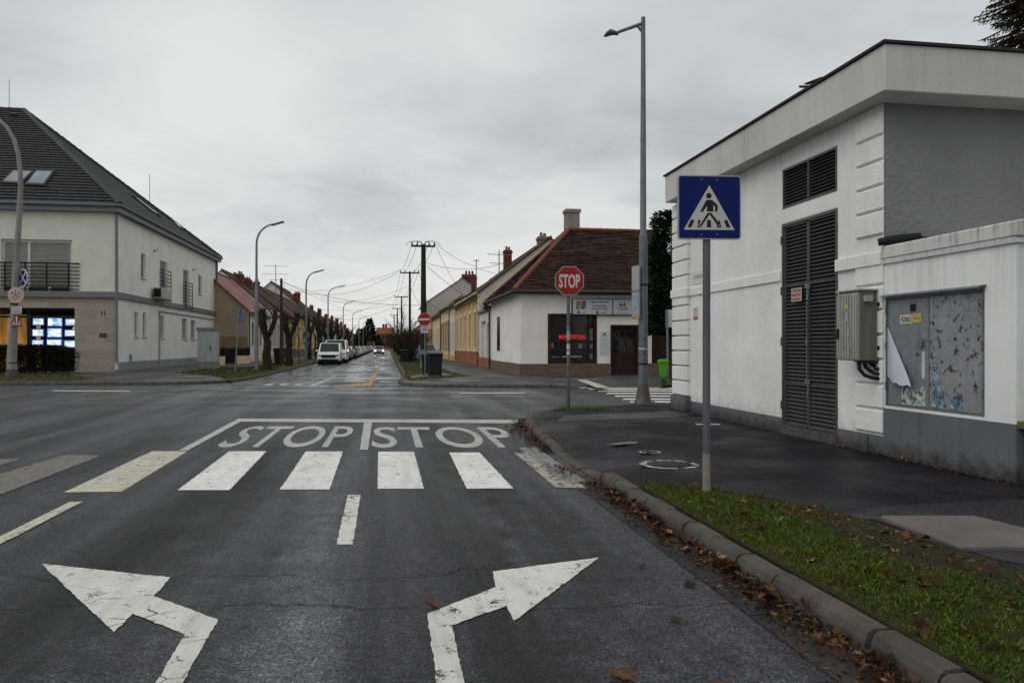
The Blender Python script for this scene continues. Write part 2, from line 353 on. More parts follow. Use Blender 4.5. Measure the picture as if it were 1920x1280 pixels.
def m_paint(name, col, wear=.35, crack=.9, dirt=.5, cw=1., under=(.045, .045, .047), cs=3.4, lo=.47):
    m = NM(name); p = m.pos; q = m.mapv(p, (1, 1, 1), (0, 0, -ROT))
    n = m.noise(7, 7, .75, p); n2 = m.noise(1.5, 5, .6, p); g = m.noise(60, 3, .75, p); st = m.noise(1., 5, .65, m.mapv(q, (11, 1.6, 1))); sc = m.noise(1., 4, .6, m.mapv(p, (2.2, 17, 1)))
    c = m.mix(m.mr(n2, .3, .7), tuple(x * .84 for x in col), col)
    c = m.mix(m.math('MULTIPLY', m.mr(st, .46, .72), dirt), c, tuple(x * .55 for x in col))
    c = m.mix(m.math('MULTIPLY', m.mr(sc, .52, .74), dirt * .6), c, tuple(x * .62 for x in col))
    c = m.mix(m.math('MULTIPLY', m.mr(g, .55, .72), .35), c, tuple(x * .5 for x in col))
    dv = m.vor(cs, m.addv(m.mapv(p, (1, 1.3, 1)), m.noisec(6, 4, p), .16), 'DISTANCE_TO_EDGE')
    k = m.math('MULTIPLY', m.mr(dv, .002 * cw, .012 * cw, 1, 0), m.mr(m.noise(1.7, 3, .6, m.addv(p, m.noisec(.3, 1, p), 3.)), lo, lo + .10))
    c = m.mix(m.math('MULTIPLY', k, crack), c, (.03, .028, .026))
    sx = m.sep(q)[0]; tr = None                                       # grime carried in along the tyre paths
    for a0, w in ((-2.35, .34), (-.95, .34), (.35, .34), (1.55, .34)):
        d = m.math('ABSOLUTE', m.math('SUBTRACT', m.math('ADD', sx, m.math('MULTIPLY', m.math('SUBTRACT', n2, .5), .6)), a0)); k2 = m.mr(d, w, 0, 0, 1); tr = k2 if tr is None else m.math('MAXIMUM', tr, k2)
    c = m.mix(m.math('MULTIPLY', tr, m.mr(st, .35, .62, .05, .42)), c, tuple(x * .48 for x in col))
    wr = m.mr(m.math('ADD', n, m.math('MULTIPLY', g, .30)), .78 - wear * .42, .84 - wear * .36)
    c = m.mix(wr, c, under)
    return m.done(c, .7, 0, m.bump(m.math('SUBTRACT', g, m.math('MULTIPLY', k, 2)), .5, .006), .15)
def m_tiles(name, c1, c2, moss, row=.17, w=.2, var=.6, rough=.8, stain=.4):
    """overlapping roof tiles laid in courses, from the roof's own uv (metres)"""
    m = NM(name); uv = m.uv
    br = m.node('TexBrick', {'Vector': uv, 'Color1': (0, 0, 0), 'Color2': (1, 1, 1), 'Mortar': (.5, .5, .5), 'Scale': 1., 'Mortar Size': row * .035, 'Mortar Smooth': .2, 'Bias': 0., 'Brick Width': w, 'Row Height': row}, offset=.5)
    u, v, _ = m.sep(uv); saw = m.math('FRACT', m.math('DIVIDE', v, row))
    n = m.noise(.8, 5, .6, uv); n2 = m.noise(6, 4, .6, uv)
    t = m.mix(.35, br.outputs['Color'], m.noisec(3., 2, uv)); t = m.math('MULTIPLY', m.sep(t)[0], 1.)
    c = m.mix(m.mr(t, .5 - var / 2, .5 + var / 2), c1, c2)
    c = m.mix(m.math('MULTIPLY', m.mr(n, .42, .7), stain), c, moss)
    c = m.mix(m.math('MULTIPLY', m.mr(n2, .55, .8), stain), c, tuple(x * .5 for x in c1))
    edge = m.mr(saw, .0, .26, 1, 0)  # shadow under each course's lower lip, painted as a dark band
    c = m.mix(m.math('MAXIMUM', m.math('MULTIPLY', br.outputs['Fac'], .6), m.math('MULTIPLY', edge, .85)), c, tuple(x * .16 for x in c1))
    h = m.math('SUBTRACT', m.math('SUBTRACT', 1., saw), m.math('MULTIPLY', br.outputs['Fac'], .5))
    return m.done(c, rough, 0, m.bump(h, .7, .03), .10)
def m_blocks(name, c1, c2, mort, w, h, var=1., bump=.6):
    m = NM(name); uv = m.uv; w_ = m.addv(uv, m.noisec(4, 2, uv), .02)
    br = m.node('TexBrick', {'Vector': w_, 'Color1': c1, 'Color2': c2, 'Mortar': mort, 'Scale': 1., 'Mortar Size': .006, 'Mortar Smooth': .3, 'Brick Width': w, 'Row Height': h}, offset=.4)
    c = m.mix(m.mr(m.noise(9, 5, .7, uv), .35, .75, 0, .6), br.outputs['Color'], tuple(x * .45 for x in c1))
    hh = m.math('SUBTRACT', m.noise(20, 4, .6, uv), m.math('MULTIPLY', br.outputs['Fac'], 1.5))
    return m.done(c, .85, 0, m.bump(hh, bump, .02), .3)
def m_rust(name, base, rust=.5, scale=5.):
    """painted steel, paint scratched and flaking to rust and old paste"""
    m = NM(name); n = m.noise(scale, 7, .72); n2 = m.noise(scale * 4, 5, .7); n3 = m.noise(1.2, 3, .5); st = m.noise(1., 5, .6, m.mapv(m.obj, (9, 9, 1.2)))
    c = m.mix(m.mr(n3, .3, .7), tuple(x * .8 for x in base), tuple(x * 1.15 for x in base))
    c = m.mix(m.mr(st, .52, .75, 0, .4), c, tuple(x * 1.7 for x in base))
    c = m.mix(m.mr(n2, .60, .68, 0, .7), c, (.42, .43, .42)); n5 = m.noise(scale * 9, 5, .75); c = m.mix(m.mr(n5, .58, .66, 0, .8), c, tuple(x * .45 for x in base)); c = m.mix(m.mr(m.noise(scale * 1.7, 6, .7), .52, .60, 0, .5), c, tuple(min(1, x * 1.5) for x in base))
    f = m.mr(n, .70 - rust * .2, .74 - rust * .2)
    c = m.mix(f, c, m.mix(n2, (.022, .014, .010), (.085, .045, .028)))
    return m.done(c, m.mr(f, 0, 1, .5, .9), 0, m.bump(m.math('ADD', m.math('MULTIPLY', n2, .4), m.math('MULTIPLY', f, -.6)), .5, .006), .4)
def m_islands(name, *st, rough=.75, trans=0.):
    """leaf-like pieces, each with its own shade"""
    m = NM(name); c = m.ramp(m.rnd(), *st); c = m.mix(m.mr(m.noise(25, 3, .6), .4, .7, 0, .45), c, tuple(x * .45 for x in st[0][1]))
    return m.done(c, rough, 0, None, .05)
def m_glow(name, col, es):
    m = NM(name); return m.done(col, .5, 0, None, .3, emis=col, es=es)
def m_metal(name, col, rough=.45, streak=.5, dirt=(.05, .05, .05), metal=.3):
    m = NM(name); st = m.noise(1., 5, .6, m.mapv(m.obj, (14, 14, .8))); n = m.noise(5, 5, .65); f = m.noise(60, 3, .6)
    c = m.mix(m.mr(st, .4, .7), tuple(x * .8 for x in col), tuple(min(1, x * 1.2) for x in col))
    c = m.mix(m.math('MULTIPLY', m.mr(n, .55, .8), streak), c, dirt)
    c = m.mix(m.math('MULTIPLY', m.mr(f, .62, .8), streak), c, tuple(min(1, x * 1.8) for x in col))
    return m.done(c, m.mr(n, .3, .7, rough - .1, rough + .15), metal, m.bump(f, .12, .004), .5)
def m_bark(name, c1, c2, bump=.9):
    m = NM(name); v = m.mapv(m.obj, (1, 1, .35)); n = m.noise(16, 6, .7, v); n2 = m.noise(2.5, 3, .5)
    c = m.mix(m.mr(n, .35, .65), c1, c2); c = m.mix(m.mr(n2, .5, .75, 0, .5), c, (.03, .04, .02))
    return m.done(c, .9, 0, m.bump(n, bump, .05), .2)
def m_glass(name, col=(.02, .022, .025), rough=.06, spec=.6):
    m = NM(name); n = m.noise(1.4, 2, .5)
    return m.done(m.mix(m.mr(n, .35, .7, 0, .5), col, tuple(x * 2.2 + .01 for x in col)), rough, 0, m.bump(m.noise(1.1, 1, .4), .03, .05), spec)
ASPH = m_asphalt(); WALK = m_walk(); WALK2 = m_walk('worn_walkway_asphalt', (.018, .018, .019), (.038, .038, .040), (.068, .067, .068), .4, .3)
P_WHITE = m_paint('road_paint_white', (.78, .78, .75), .10, .7, .35); P_OLD = m_paint('road_paint_yellowed', (.54, .53, .43), .17, .6, .5)
P_STOP = m_paint('road_paint_dull', (.47, .47, .455), .06, .3, .3); P_YEL = m_paint('road_paint_yellow', (.60, .38, .12), .32, .4)
P_FAINT = m_paint('road_paint_faint', (.19, .185, .165), .16, .3, .6); P_PINK = m_paint('road_paint_buff', (.44, .39, .34), .30, .6, .6)
P_ARR = m_paint('road_paint_arrow', (.66, .66, .61), .12, .95, .5, 1.7, cs=2.1, lo=.48)
CONC = plain('concrete', (.20, .19, .18), .9, 0, .25, 5, .5, 90, .25)
KERB = plain('kerb_concrete', (.082, .072, .062), .88, 0, .4, 3.5, .8, 70, .25)
SETT = plain('sett_stone', (.21, .21, .215), .75, 0, .35, 7, .6, 60, .3)
SLABC = plain('slab_concrete', (.125, .115, .107), .85, 0, .2, 2, .5, 120, .25)
WALLW = plaster('rough_white_render', (.77, .77, .77), .9, .4, 60, .3, (.3, .3, .29), .14, foot=(.75, (.25, .245, .23), .6), drip=(4.57, .5, .35))
QUOIN = plaster('quoin_white_render', (.78, .78, .775), .9, .7, 30, .25, (.2, .2, .19), .15)
FASC = plaster('fascia_render', (.55, .55, .53), .85, .25, 18, .4, (.2, .2, .19), .3, drip=(5.15, .5, .14))
STUC = plaster('grey_roughcast', (.225, .225, .23), .92, .8, 40, .15, (.12, .12, .12), .08)
PLIN = plaster('grey_plinth_paint', (.135, .14, .15), .85, .35, 40, .5, (.05, .045, .04), .45, foot=(.46, (.035, .030, .026), .85))
ANNW = plaster('annex_white_render', (.76, .77, .765), .88, .18, 40, .25, (.2, .19, .17), .3, drip=(2.58, .8, .28))
CAPW = plaster('stained_coping', (.60, .60, .58), .9, .3, 25, .6, (.05, .05, .04), .5, drip=(2.80, .24, .95))
TAR = plain('roof_felt', (.03, .03, .032), .85, 0, .3, 4, .4)
LOUV = m_metal('louvre_paint', (.042, .041, .042), .55, .5, (.015, .013, .012), .1)
LFRM = m_metal('louvre_frame_paint', (.085, .083, .085), .5, .6, (.03, .022, .018), .2)
STEEL = m_rust('cabinet_paint', (.18, .195, .215), .40, 6); STEELR = m_rust('scraped_cabinet_paint', (.215, .225, .235), .70, 11)
RUSTY = m_rust('rusty_frame', (.12, .125, .13), .62, 7)
OLIVE = m_metal('meter_box_side', (.15, .15, .125), .6, .55, (.03, .03, .025), .05); OLIV2 = m_metal('meter_box_front', (.33, .33, .30), .6, .6, (.05, .05, .045), .05)
BLACK = plain('black_rubber', (.012, .012, .013), .6, 0, .2, 9); PAPER = plain('poster_back', (.50, .51, .58), .85, 0, .08, 3, .3, 12)
GALV = m_metal('galvanised_steel', (.17, .185, .205), .5, .45, (.06, .06, .06), .35); DKPOLE = m_metal('dark_pole_paint', (.10, .11, .125), .5, .5, (.03, .03, .03), .2)
LPOLE = m_metal('lamp_pole_paint', (.13, .145, .165), .5, .5, (.05, .05, .05), .2); RUSTB = m_rust('rusty_pole_base', (.07, .065, .06), .62, 6)
LGREY = m_metal('light_grey_enamel', (.36, .37, .37), .5, .3, (.12, .12, .12), .0)
S_BLUE = plain('sign_blue', (.004, .013, .105), .5, 0, .1, 2, 0, 60, .12); S_WHITE = plain('sign_white', (.48, .48, .46), .5, 0, .07, 3); S_RED = plain('sign_red', (.27, .013, .011), .45, 0, .12, 3)
S_BLACK = plain('sign_black', (.012, .012, .012), .5, 0, .1, 3); S_RIM = plain('sign_rim', (.32, .32, .31), .5, 0, .15, 6); S_GREY = m_metal('sign_back', (.115, .125, .15), .5, .4, (.05, .05, .05), .3)
S_FADE = plain('faded_sign_face', (.44, .36, .33), .6, 0, .12, 6); S_YEL = plain('yellow_plate', (.52, .38, .12), .5, 0, .15, 8)
OFFW = plaster('office_render', (.66, .66, .57), .9, .12, 50, .08, (.2, .2, .17), .06); OFFS = plaster('office_side_render', (.76, .76, .73), .9, .12, 50, .1, (.3, .3, .28), .12, drip=(8.8, 1.2, .25))
OFFT = plain('office_trim', (.16, .165, .175), .55, 0, .1, 2); OFFP = plaster('office_plinth', (.26, .27, .29), .9, .2, 40, .2, (.1, .1, .1), .1)
TRAV = m_blocks('travertine', (.40, .355, .285), (.33, .29, .23), (.24, .20, .14), .9, .42, 1, .15)
ROOFD = m_tiles('dark_grey_tiles', (.038, .038, .040), (.055, .055, .057), (.026, .026, .026), .36, .33, .9, .62, .15)
RIDGD = plain('dark_ridge_tile', (.036, .036, .038), .6, 0, .15, 3)
ROOFB = m_tiles('old_brown_tiles', (.028, .018, .014), (.075, .043, .031), (.022, .019, .013), .16, .18, .75, .85, .55)
TERRA = plain('terracotta_ridge', (.165, .062, .038), .8, 0, .3, 6, .3)
ROOFR = m_tiles('red_sheet_roof', (.20, .035, .030), (.27, .06, .05), (.30, .22, .20), .35, .4, .8, .5, .5)
ROOF2 = m_tiles('dull_brown_tiles', (.055, .030, .024), (.095, .055, .042), (.04, .035, .025), .3, .25, .7, .85, .5)
ROOF3 = m_tiles('orange_tiles', (.22, .065, .028), (.30, .10, .045), (.10, .05, .03), .3, .25, .7, .85, .4)
SHOPW = plaster('shop_render', (.82, .80, .74), .9, .15, 40, .08, (.3, .29, .26), .08); STONE = m_blocks('ledgestone', (.25, .16, .125), (.15, .10, .08), (.05, .035, .03), .28, .07, 1, 1.)
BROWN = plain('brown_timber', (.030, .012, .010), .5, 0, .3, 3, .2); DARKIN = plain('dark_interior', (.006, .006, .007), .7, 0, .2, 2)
GLASS = m_glass('window_glass', (.014, .014, .015), .15, .25); SHUT = plain('grey_shutter', (.28, .28, .27), .7, 0, .08, 2); PVC = plain('white_frame', (.55, .55, .53), .5, 0, .06, 3)
GRSOIL = None
def m_soil(name, c1, c2, c3):
    m = NM(name); p = m.pos; n = m.noise(1.6, 6, .65, p); n2 = m.noise(35, 5, .7, p); n3 = m.noise(7, 4, .6, p)
    c = m.mix(m.mr(n2, .3, .7), c1, c2); c = m.mix(m.mr(m.math('ADD', m.math('MULTIPLY', n, .6), m.math('MULTIPLY', n3, .4)), .46, .6), c, c3)
    return m.done(c, .95, 0, m.bump(m.math('ADD', n2, n3), .9, .03), .15)
GRSOIL = m_soil('turf_soil', (.018, .022, .008), (.035, .05, .012), (.045, .028, .016)); EARTH = m_soil('earth', (.03, .028, .022), (.05, .045, .035), (.04, .036, .028))
FARGR = m_soil('verge_turf', (.030, .042, .010), (.060, .078, .020), (.075, .062, .026))
BLADE = m_islands('grass_blades', (0, (.018, .034, .005)), (.4, (.062, .105, .012)), (.8, (.125, .165, .026)), (1, (.20, .17, .065)))
LITTER = m_islands('dead_leaves', (0, (.020, .010, .007)), (.5, (.055, .027, .015)), (.82, (.13, .065, .032)), (1, (.27, .16, .085)), rough=.7)
NEEDLE = m_islands('dark_needles', (0, (.006, .009, .006)), (.6, (.016, .025, .014)), (1, (.040, .055, .028)))
HEDGEM = m_islands('hedge_leaves', (0, (.006, .008, .005)), (.6, (.014, .017, .009)), (1, (.030, .030, .016)))
BARK = m_bark('bark', (.012, .010, .008), (.045, .036, .028)); TWIG = plain('bare_twigs', (.038, .027, .024), .9, 0, .3, 4); WOODP = m_bark('tarred_pole_wood', (.014, .012, .011), (.035, .031, .028), .3)
WIRE = plain('wire', (.03, .03, .032), .6); BRICK = m_blocks('far_brick', (.24, .075, .035), (.16, .05, .03), (.1, .06, .04), .3, .1)
RUBBER = plain('tyre', (.014, .014, .015), .8); RIM = m_metal('wheel_rim', (.22, .22, .23), .35, .3, (.05, .05, .05), .7); CGLASS = m_glass('car_glass', (.012, .019, .020), .1, .3); LAMPG = plain('headlamp_glass', (.16, .17, .18), .15, 0, .15, 9, 0, 60, .7)
TRIMB = plain('car_trim', (.016, .016, .017), .55)
def paint(name, col): return plain(name, col, .28, 0, .06, 1.5, 0, 60, .5, .6)
# ------------------------------------------------------------------ the ground, roads and pavements
def S(name, mb, mat, **kw): return solo(name, mb, mat, kind='structure', **kw)
mb = MB(); mb.quad((-1500, -60, -.08), (1500, -60, -.08), (1500, 2500, -.08), (-1500, 2500, -.08)); S('ground', mb, EARTH)
def Xat(a, Y): return (a - Y * SI) / CO
mb = MB(); mb.quad((-95, -16, 0), (95, -16, 0), (95, 31, 0), (-95, 31, 0))
pa, pb = xy(-6.3, 430), xy(1.2, 430)
mb.poly([(Xat(-6.3, 31), 31, 0), (Xat(1.2, 31), 31, 0), (*pb, 0), (*pa, 0)]); S('road', mb, ASPH)
def resample(pts, step):
    out = []; P = [Vector(p) for p in pts]; carry = 0
    for p, q in zip(P, P[1:]):
        d = (q - p).length; t = carry
        while t < d: out.append(p + (q - p) * (t / d)); t += step
        carry = t - d
    out.append(P[-1]); return out
def smooth(pts, it=2):
    P = [Vector(p) for p in pts]
    for _ in range(it):
        Q = [P[0]]
        for p, q in zip(P, P[1:]): Q += [p * .75 + q * .25, p * .25 + q * .75]
        P = Q + [P[-1]]
    return P
def normals(P):
    out = []
    for i in range(len(P)):
        d = P[min(i + 1, len(P) - 1)] - P[max(i - 1, 0)]; d.normalize(); out.append(Vector((d.y, -d.x)))
    return out                                                        # to the right of the path = towards the pavement
def kerb_and_walk(path, hf, kname, wname, wmat, tail, stone=.5, inner=1.2, top=.115, jit=1., kmat=None, near=None):
    P = resample(path, stone); N = normals(P); mb = MB()
    for i in range(len(P) - 1):
        p, q = P[i], P[i + 1]; n0, n1 = N[i], N[i + 1]
        g = .010 if stone < 1 else .006; d = (q - p); L = d.length
        if L < .05: continue
        d /= L; p2, q2 = p + d * g, q - d * g
        h0, h1 = hf(p), hf(q); j = random.uniform(-.008, .008) * jit; o = random.uniform(-.012, .012) * jit
        prof = lambda pt, n, h: [((pt + n * (x + o)).x, (pt + n * (x + o)).y, z + (j if z > 0 else 0)) for x, z in ((0, -.06), (.005, h * .55), (.022, h * .86), (.05, h), (.13, h), (.155, h * .9), (.16, -.06))]
        A, B = prof(p2, n0, h0), prof(q2, n1, h1); k = len(A)
        mb.add(A + B, [(m, m + 1, k + m + 1, k + m) for m in range(k - 1)] + [tuple(range(k)), tuple(range(2 * k - 1, k - 1, -1))])
    S(kname, mb, kmat or KERB)
    mb = MB(); q = [(p + n * .15) for p, n in zip(P, N)]; r = [(p + n * inner) for p, n in zip(P, N)]
    for i in range(len(P) - 1):
        mb.quad((q[i].x, q[i].y, hf(P[i]) - .006), (q[i + 1].x, q[i + 1].y, hf(P[i + 1]) - .006), (r[i + 1].x, r[i + 1].y, top), (r[i].x, r[i].y, top))
    mb.poly([(p.x, p.y, top) for p in r] + [(*t, top) for t in tail]); S(wname, mb, wmat)
    return P, N
def ramp(b, lo0, lo1, w, hi=.125, lo=.022):
    if b < lo0 - w or b > lo1 + w: return hi
    if lo0 <= b <= lo1: return lo
    k = (lo0 - b if b < lo0 else b - lo1) / w; k = k * k * (3 - 2 * k); return lo + (hi - lo) * k
KA = 2.28
R1 = [xy(KA, -14), xy(KA, 10.4)] + [tuple(v) for v in smooth([xy(KA, 10.4), xy(2.32, 11.6), xy(2.42, 13.0), (.20, 14.6), (.34, 15.9), (.95, 17.1), (1.9, 17.75), (3.2, 18.3), (5.0, 18.7)], 2)[1:]] + [(9, 19.1), (30, 19.6), (95, 20)]
kerb_and_walk(R1, lambda p: ramp(ab(*p)[1], 8.75, 10.35, .7), 'kerb', 'pavement', WALK, [(95, -14)], .47)
R2 = [(95, 27.8), (9, 27.5)] + [tuple(v) for v in smooth([(9, 27.5), (2, 27.4), (-1.6, 27.4), (-3.7, 28.0), (-4.6, 30.2), xy(.72, 34), xy(.70, 40)], 2)[1:]] + [xy(.68, 430)]
kerb_and_walk(R2, lambda p: .025 if 2.2 < p[0] < 7 and p[1] < 28.2 else .125, 'kerb', 'pavement', WALK2, [xy(60, 430), (95, 420)], .9, .8)
L2 = [xy(-5.85, 430), xy(-5.9, 42)] + [tuple(v) for v in smooth([xy(-5.9, 42), xy(-5.95, 37), xy(-6.1, 33.6), (-11.6, 30.2), (-13.4, 29.3), (-16, 29.3), (-22, 29.3)], 2)[1:]] + [(-95, 29.2)]
kerb_and_walk(L2, lambda p: .125, 'kerb', 'pavement', WALK2, [(-95, 420), xy(-60, 430)], .9, .8)
L1 = [(-95, 14.2), (-20, 13.8)] + [tuple(v) for v in smooth([(-20, 13.8), (-14, 13.2), xy(-9, 11.2), xy(-8.5, 8.5), xy(-8.4, 5)], 2)[1:]] + [xy(-8.4, -14)]
kerb_and_walk(L1, lambda p: .125, 'kerb', 'pavement', WALK, [(-95, -14)], .6)
def sheet(name, pts, z, mat, kind='structure', label=None, cat=None):
    mb = MB(); mb.poly([(p[0], p[1], z) for p in pts]); return solo(name, mb, mat, label, cat, kind=kind)
# patches in the near pavement: worn paler asphalt along the corner, a newer strip by the turf, wet trench line
sheet('pavement_patch', [gp(*q, .119) for q in ((1045, 789), (1060, 778), (1180, 774), (1262, 769), (1330, 772), (1262, 782))], .119, WALK2)
sheet('pavement_patch', [gp(*q, .119) for q in ((1560, 966), (1650, 948), (1905, 935), (2300, 950), (2300, 1130), (1860, 1046), (1640, 974))], .119, m_walk('patched_asphalt', (.010, .010, .011), (.024, .024, .026), (.044, .044, .047)))
# row of worn setts beside the lowered kerb
mb = MB()
for row in range(2):
    b = 8.2
    while b < 11.0:
        L = random.uniform(.12, .2); a = 2.10 - row * .135 + random.uniform(-.008, .008) + (max(0, b - 10.6) * .03)
        mb.box(a - .06, a + .06, b, b + L - .014, -.05, .012 + random.uniform(0, .012)); b += L
S('kerb_setts', mb, SETT, street=True, bevel=.012)
# concrete gutter strip along the near kerb
mb = MB(); b = -8.
while b < 8.2:
    L = random.uniform(.7, 1.1); mb.box(1.98, 2.27, b, b + L - .012, -.05, .006 + random.uniform(0, .004)); b += L
S('gutter', mb, m_walk('gutter_stone', (.012, .012, .012), (.028, .027, .026), (.05, .048, .046)), street=True)
# turf and soil
VERGE = [(2.43, -13), (3.85, -13), (3.85, 4.3), (3.72, 5.7), (3.35, 6.75), (2.44, 7.55)]
mb = MB(); mb.prism(VERGE, .05, .128); S('verge_soil', mb, GRSOIL, street=True)
mb = MB(); mb.prism([(2.93, 6.13), (3.68, 6.13), (3.98, 5.2), (3.02, 5.19)], .09, .152); S('pavement_slab', mb, SLABC, bevel=.012)
def verge(pts, z=.13): mb = MB(); mb.prism(pts, .08, z); return S('verge_turf', mb, FARGR)
LV = [xy(-6.08, 44), xy(-6.08, 36.5), xy(-6.35, 33.2), gp(437, 713, .13), gp(395, 704, .13), gp(330, 699, .13), gp(372, 692.5, .13), gp(400, 690, .13), xy(-8.9, 52), xy(-8.7, 70), xy(-8.2, 110), xy(-8.2, 400), xy(-6.05, 400)]
verge(LV)
verge([gp(-200, 715, .13), gp(0, 714, .13), gp(120, 714, .13), gp(178, 709, .13), gp(105, 700, .13), gp(-200, 700, .13)])
RV = [xy(.92, 400), xy(.92, 41), gp(757, 706, .13), gp(765, 713, .13), gp(790, 711, .13), gp(880, 704.5, .13), gp(848, 698, .13), gp(828, 690, .13), xy(3.1, 52), xy(2.9, 80), xy(2.7, 400)]
verge(RV)
sheet('pavement_patch', [gp(*q, .136) for q in ((768, 704), (772, 708.5), (850, 702), (836, 698.5), (800, 701))], .136, m_walk('driveway_concrete', (.09, .08, .065), (.16, .145, .12), (.22, .2, .17)))
verge([gp(1238, 722, .13), gp(1262, 719, .13), gp(1330, 717, .13), gp(1330, 711, .13), gp(1240, 713, .13)])
# ------------------------------------------------------------------ road markings
MK = .0040; MKN = [0]
def mark(name, pts, mat, label, cat='road marking', street=False):
    Q = []; P = [Vector(p[:2]) for p in pts]
    for p, q in zip(P, P[1:] + P[:1]):
        n = max(1, min(90, int((q - p).length / .035))); e = Vector((-(q - p).y, (q - p).x)).normalized() if (q - p).length > 1e-6 else Vector((0, 0))
        for i in range(n): c = p.lerp(q, i / n); Q.append(c + e * (random.uniform(-.004, .004) + .006 * mnoise.noise(Vector((c.x * 6, c.y * 6, 1)))))
    mb = MB(); MKN[0] += 1; mb.poly([(p[0], p[1], MK + (MKN[0] % 12) * .0004) for p in Q]); return solo(name, mb, mat, label, cat, kind='structure', street=street)
def mpx(name, pts, mat, label): return mark(name, [gp(*p) for p in pts], mat, label)
ZEB = [((285, 846), (352, 846), (228, 922), (120, 923), P_OLD), ((430, 846), (500, 846), (430, 919), (333, 919), P_WHITE), ((573, 846.5), (643, 846.5), (618, 918), (525, 918), P_WHITE),
       ((709, 847), (776, 847), (795, 916.5), (708, 916.5), P_WHITE), ((842, 848.5), (899, 848.5), (963, 916), (875, 916.5), P_WHITE), ((964, 849.5), (1012, 850), (1100, 915), (1043, 915), P_PINK),
       ((118, 854), (192, 854), (-10, 932), (-150, 934), P_FAINT), ((-40, 861), (40, 861), (-240, 945), (-400, 945), P_FAINT)]
ZL = ['yellowed first stripe of the crossing at the solid line', 'white stripe under the letter S of the left STOP', 'white stripe under the letters OP of the left STOP', 'white stripe under the letter S of the right STOP', 'white stripe under the letters OP of the right STOP', 'buff stripe running onto the lowered kerb', 'half worn pale stripe left of the solid line', 'worn stripe at the left edge of the crossing']
for (p, q, r, s, m), l in zip(ZEB, ZL): mpx('zebra_stripe', (p, q, r, s), m, l)
mark('edge_line', [(-3.0, -12), (-2.86, -12), (-2.88, 7.95), (-3.0, 7.95)], P_OLD, 'long solid line left of the arrows', street=True)
mpx('edge_line', ((335, 845), (352, 845), (462, 785), (447, 785)), P_STOP, 'solid line joining the crossing to the stop line')
mpx('stop_line', ((447, 785), (452, 791), (962, 794), (988, 787.5)), P_STOP, 'dull white stop line across both lanes')
mpx('lane_line', ((683, 789), (698, 789.5), (690, 843), (675, 843)), P_STOP, 'short lane line between the two STOP words')
mpx('lane_line', ((652, 928), (676, 928), (662, 1021), (631, 1021)), P_ARR, 'pale lane dash between the two arrows')
def rw(word, x0, x1, Y0, Y1, label):                                  # letters sheared along the lane
    k = -math.tan(ROT); mb = MB(); Yc = (Y0 + Y1) / 2; xc = (x0 + x1) / 2 + k * Yc
    mb.text(word, (xc, Yc, MK), (1, 0, 0), (k, 1, 0), 1, .008, x1 - x0, Y1 - Y0)
    return solo('stop_lettering', mb, P_STOP, label, 'road marking', kind='structure')
rw('STOP', -2.56, -.60, 11.35, 14.35, 'word STOP painted in the left lane'); rw('STOP', -.24, 2.08, 11.3, 14.2, 'word STOP painted in the right lane')
mpx('arrow', ((77, 1057), (319, 1083), (289, 1118), (409, 1162), (343, 1280), (305, 1360), (246, 1360), (291, 1280), (348, 1190), (249, 1151), (214, 1186)), P_ARR, 'cracked white arrow bending to the left')
mpx('arrow', ((1123, 1046), (923, 1072), (930, 1101), (801, 1151), (819, 1280), (832, 1370), (897, 1370), (871, 1280), (847, 1173), (950, 1136), (963, 1166)), P_ARR, 'cracked white arrow bending to the right')
for y0, x0 in ((753.2, 1178), (748.2, 1165), (742.6, 1150), (737.5, 1135), (733, 1119), (729.6, 1102), (726.9, 1084)):
    X, Y = gp(x0, y0); mark('zebra_stripe', [(X, Y - .25), (6.4, Y - .25), (6.4, Y + .25), (X + .1, Y + .25)], P_WHITE, 'white bar of the crossing behind the tall lamp post')['group'] = 'bars of the crossing on the right arm'
mpx('dash_line', ((100, 732), (245, 732.6), (245, 734.4), (100, 733.8)), P_STOP, 'thin dash in front of the hedge')
mpx('dash_line', ((862, 736), (985, 735.6), (985, 737.6), (862, 738)), P_STOP, 'thin dash left of the stop sign pole')
mpx('dash_line', ((560, 754), (850, 753), (850, 754.2), (560, 755.2)), P_FAINT, 'faint dash before the far street')
mpx('cycle_line', ((688, 724), (695.5, 724), (715, 685), (723.6, 668), (722.6, 668), (712.6, 685), (694, 713)), P_YEL, 'yellow line running into the far street')
mpx('cycle_line', ((630, 724.3), (685, 724), (692, 717.5), (683, 717.5)), P_YEL, 'yellow wedge at the mouth of the far street')
mpx('lane_line', ((578, 724), (588, 724), (632, 706), (626, 706)), P_STOP, 'slanting white line at the mouth of the far street')
for x in (492, 520, 548): mpx('dash_line', ((x, 722.5), (x + 16, 722.5), (x + 24, 719.5), (x + 10, 719.5)), P_STOP, 'short white tick at the far street mouth')['group'] = 'ticks across the far street mouth'
mpx('lane_line', ((612, 697), (617, 697), (640, 689), (637, 689)), P_STOP, 'short white line before the parked van')
TZ = .1185
def tpx(pts, mat, label): return sheet('tactile_strip', [gp(*p, TZ) for p in pts], TZ + .003, mat, label=label, cat='tactile paving')
tpx(((1081, 711.5), (1098, 711.3), (1142, 726), (1118, 726.5)), P_OLD, 'yellow tactile strip leading to the crossing'); tpx(((1038, 709.5), (1124, 710.2), (1124, 712), (1038, 711.3)), P_FAINT, 'pale tactile strip along the shop')
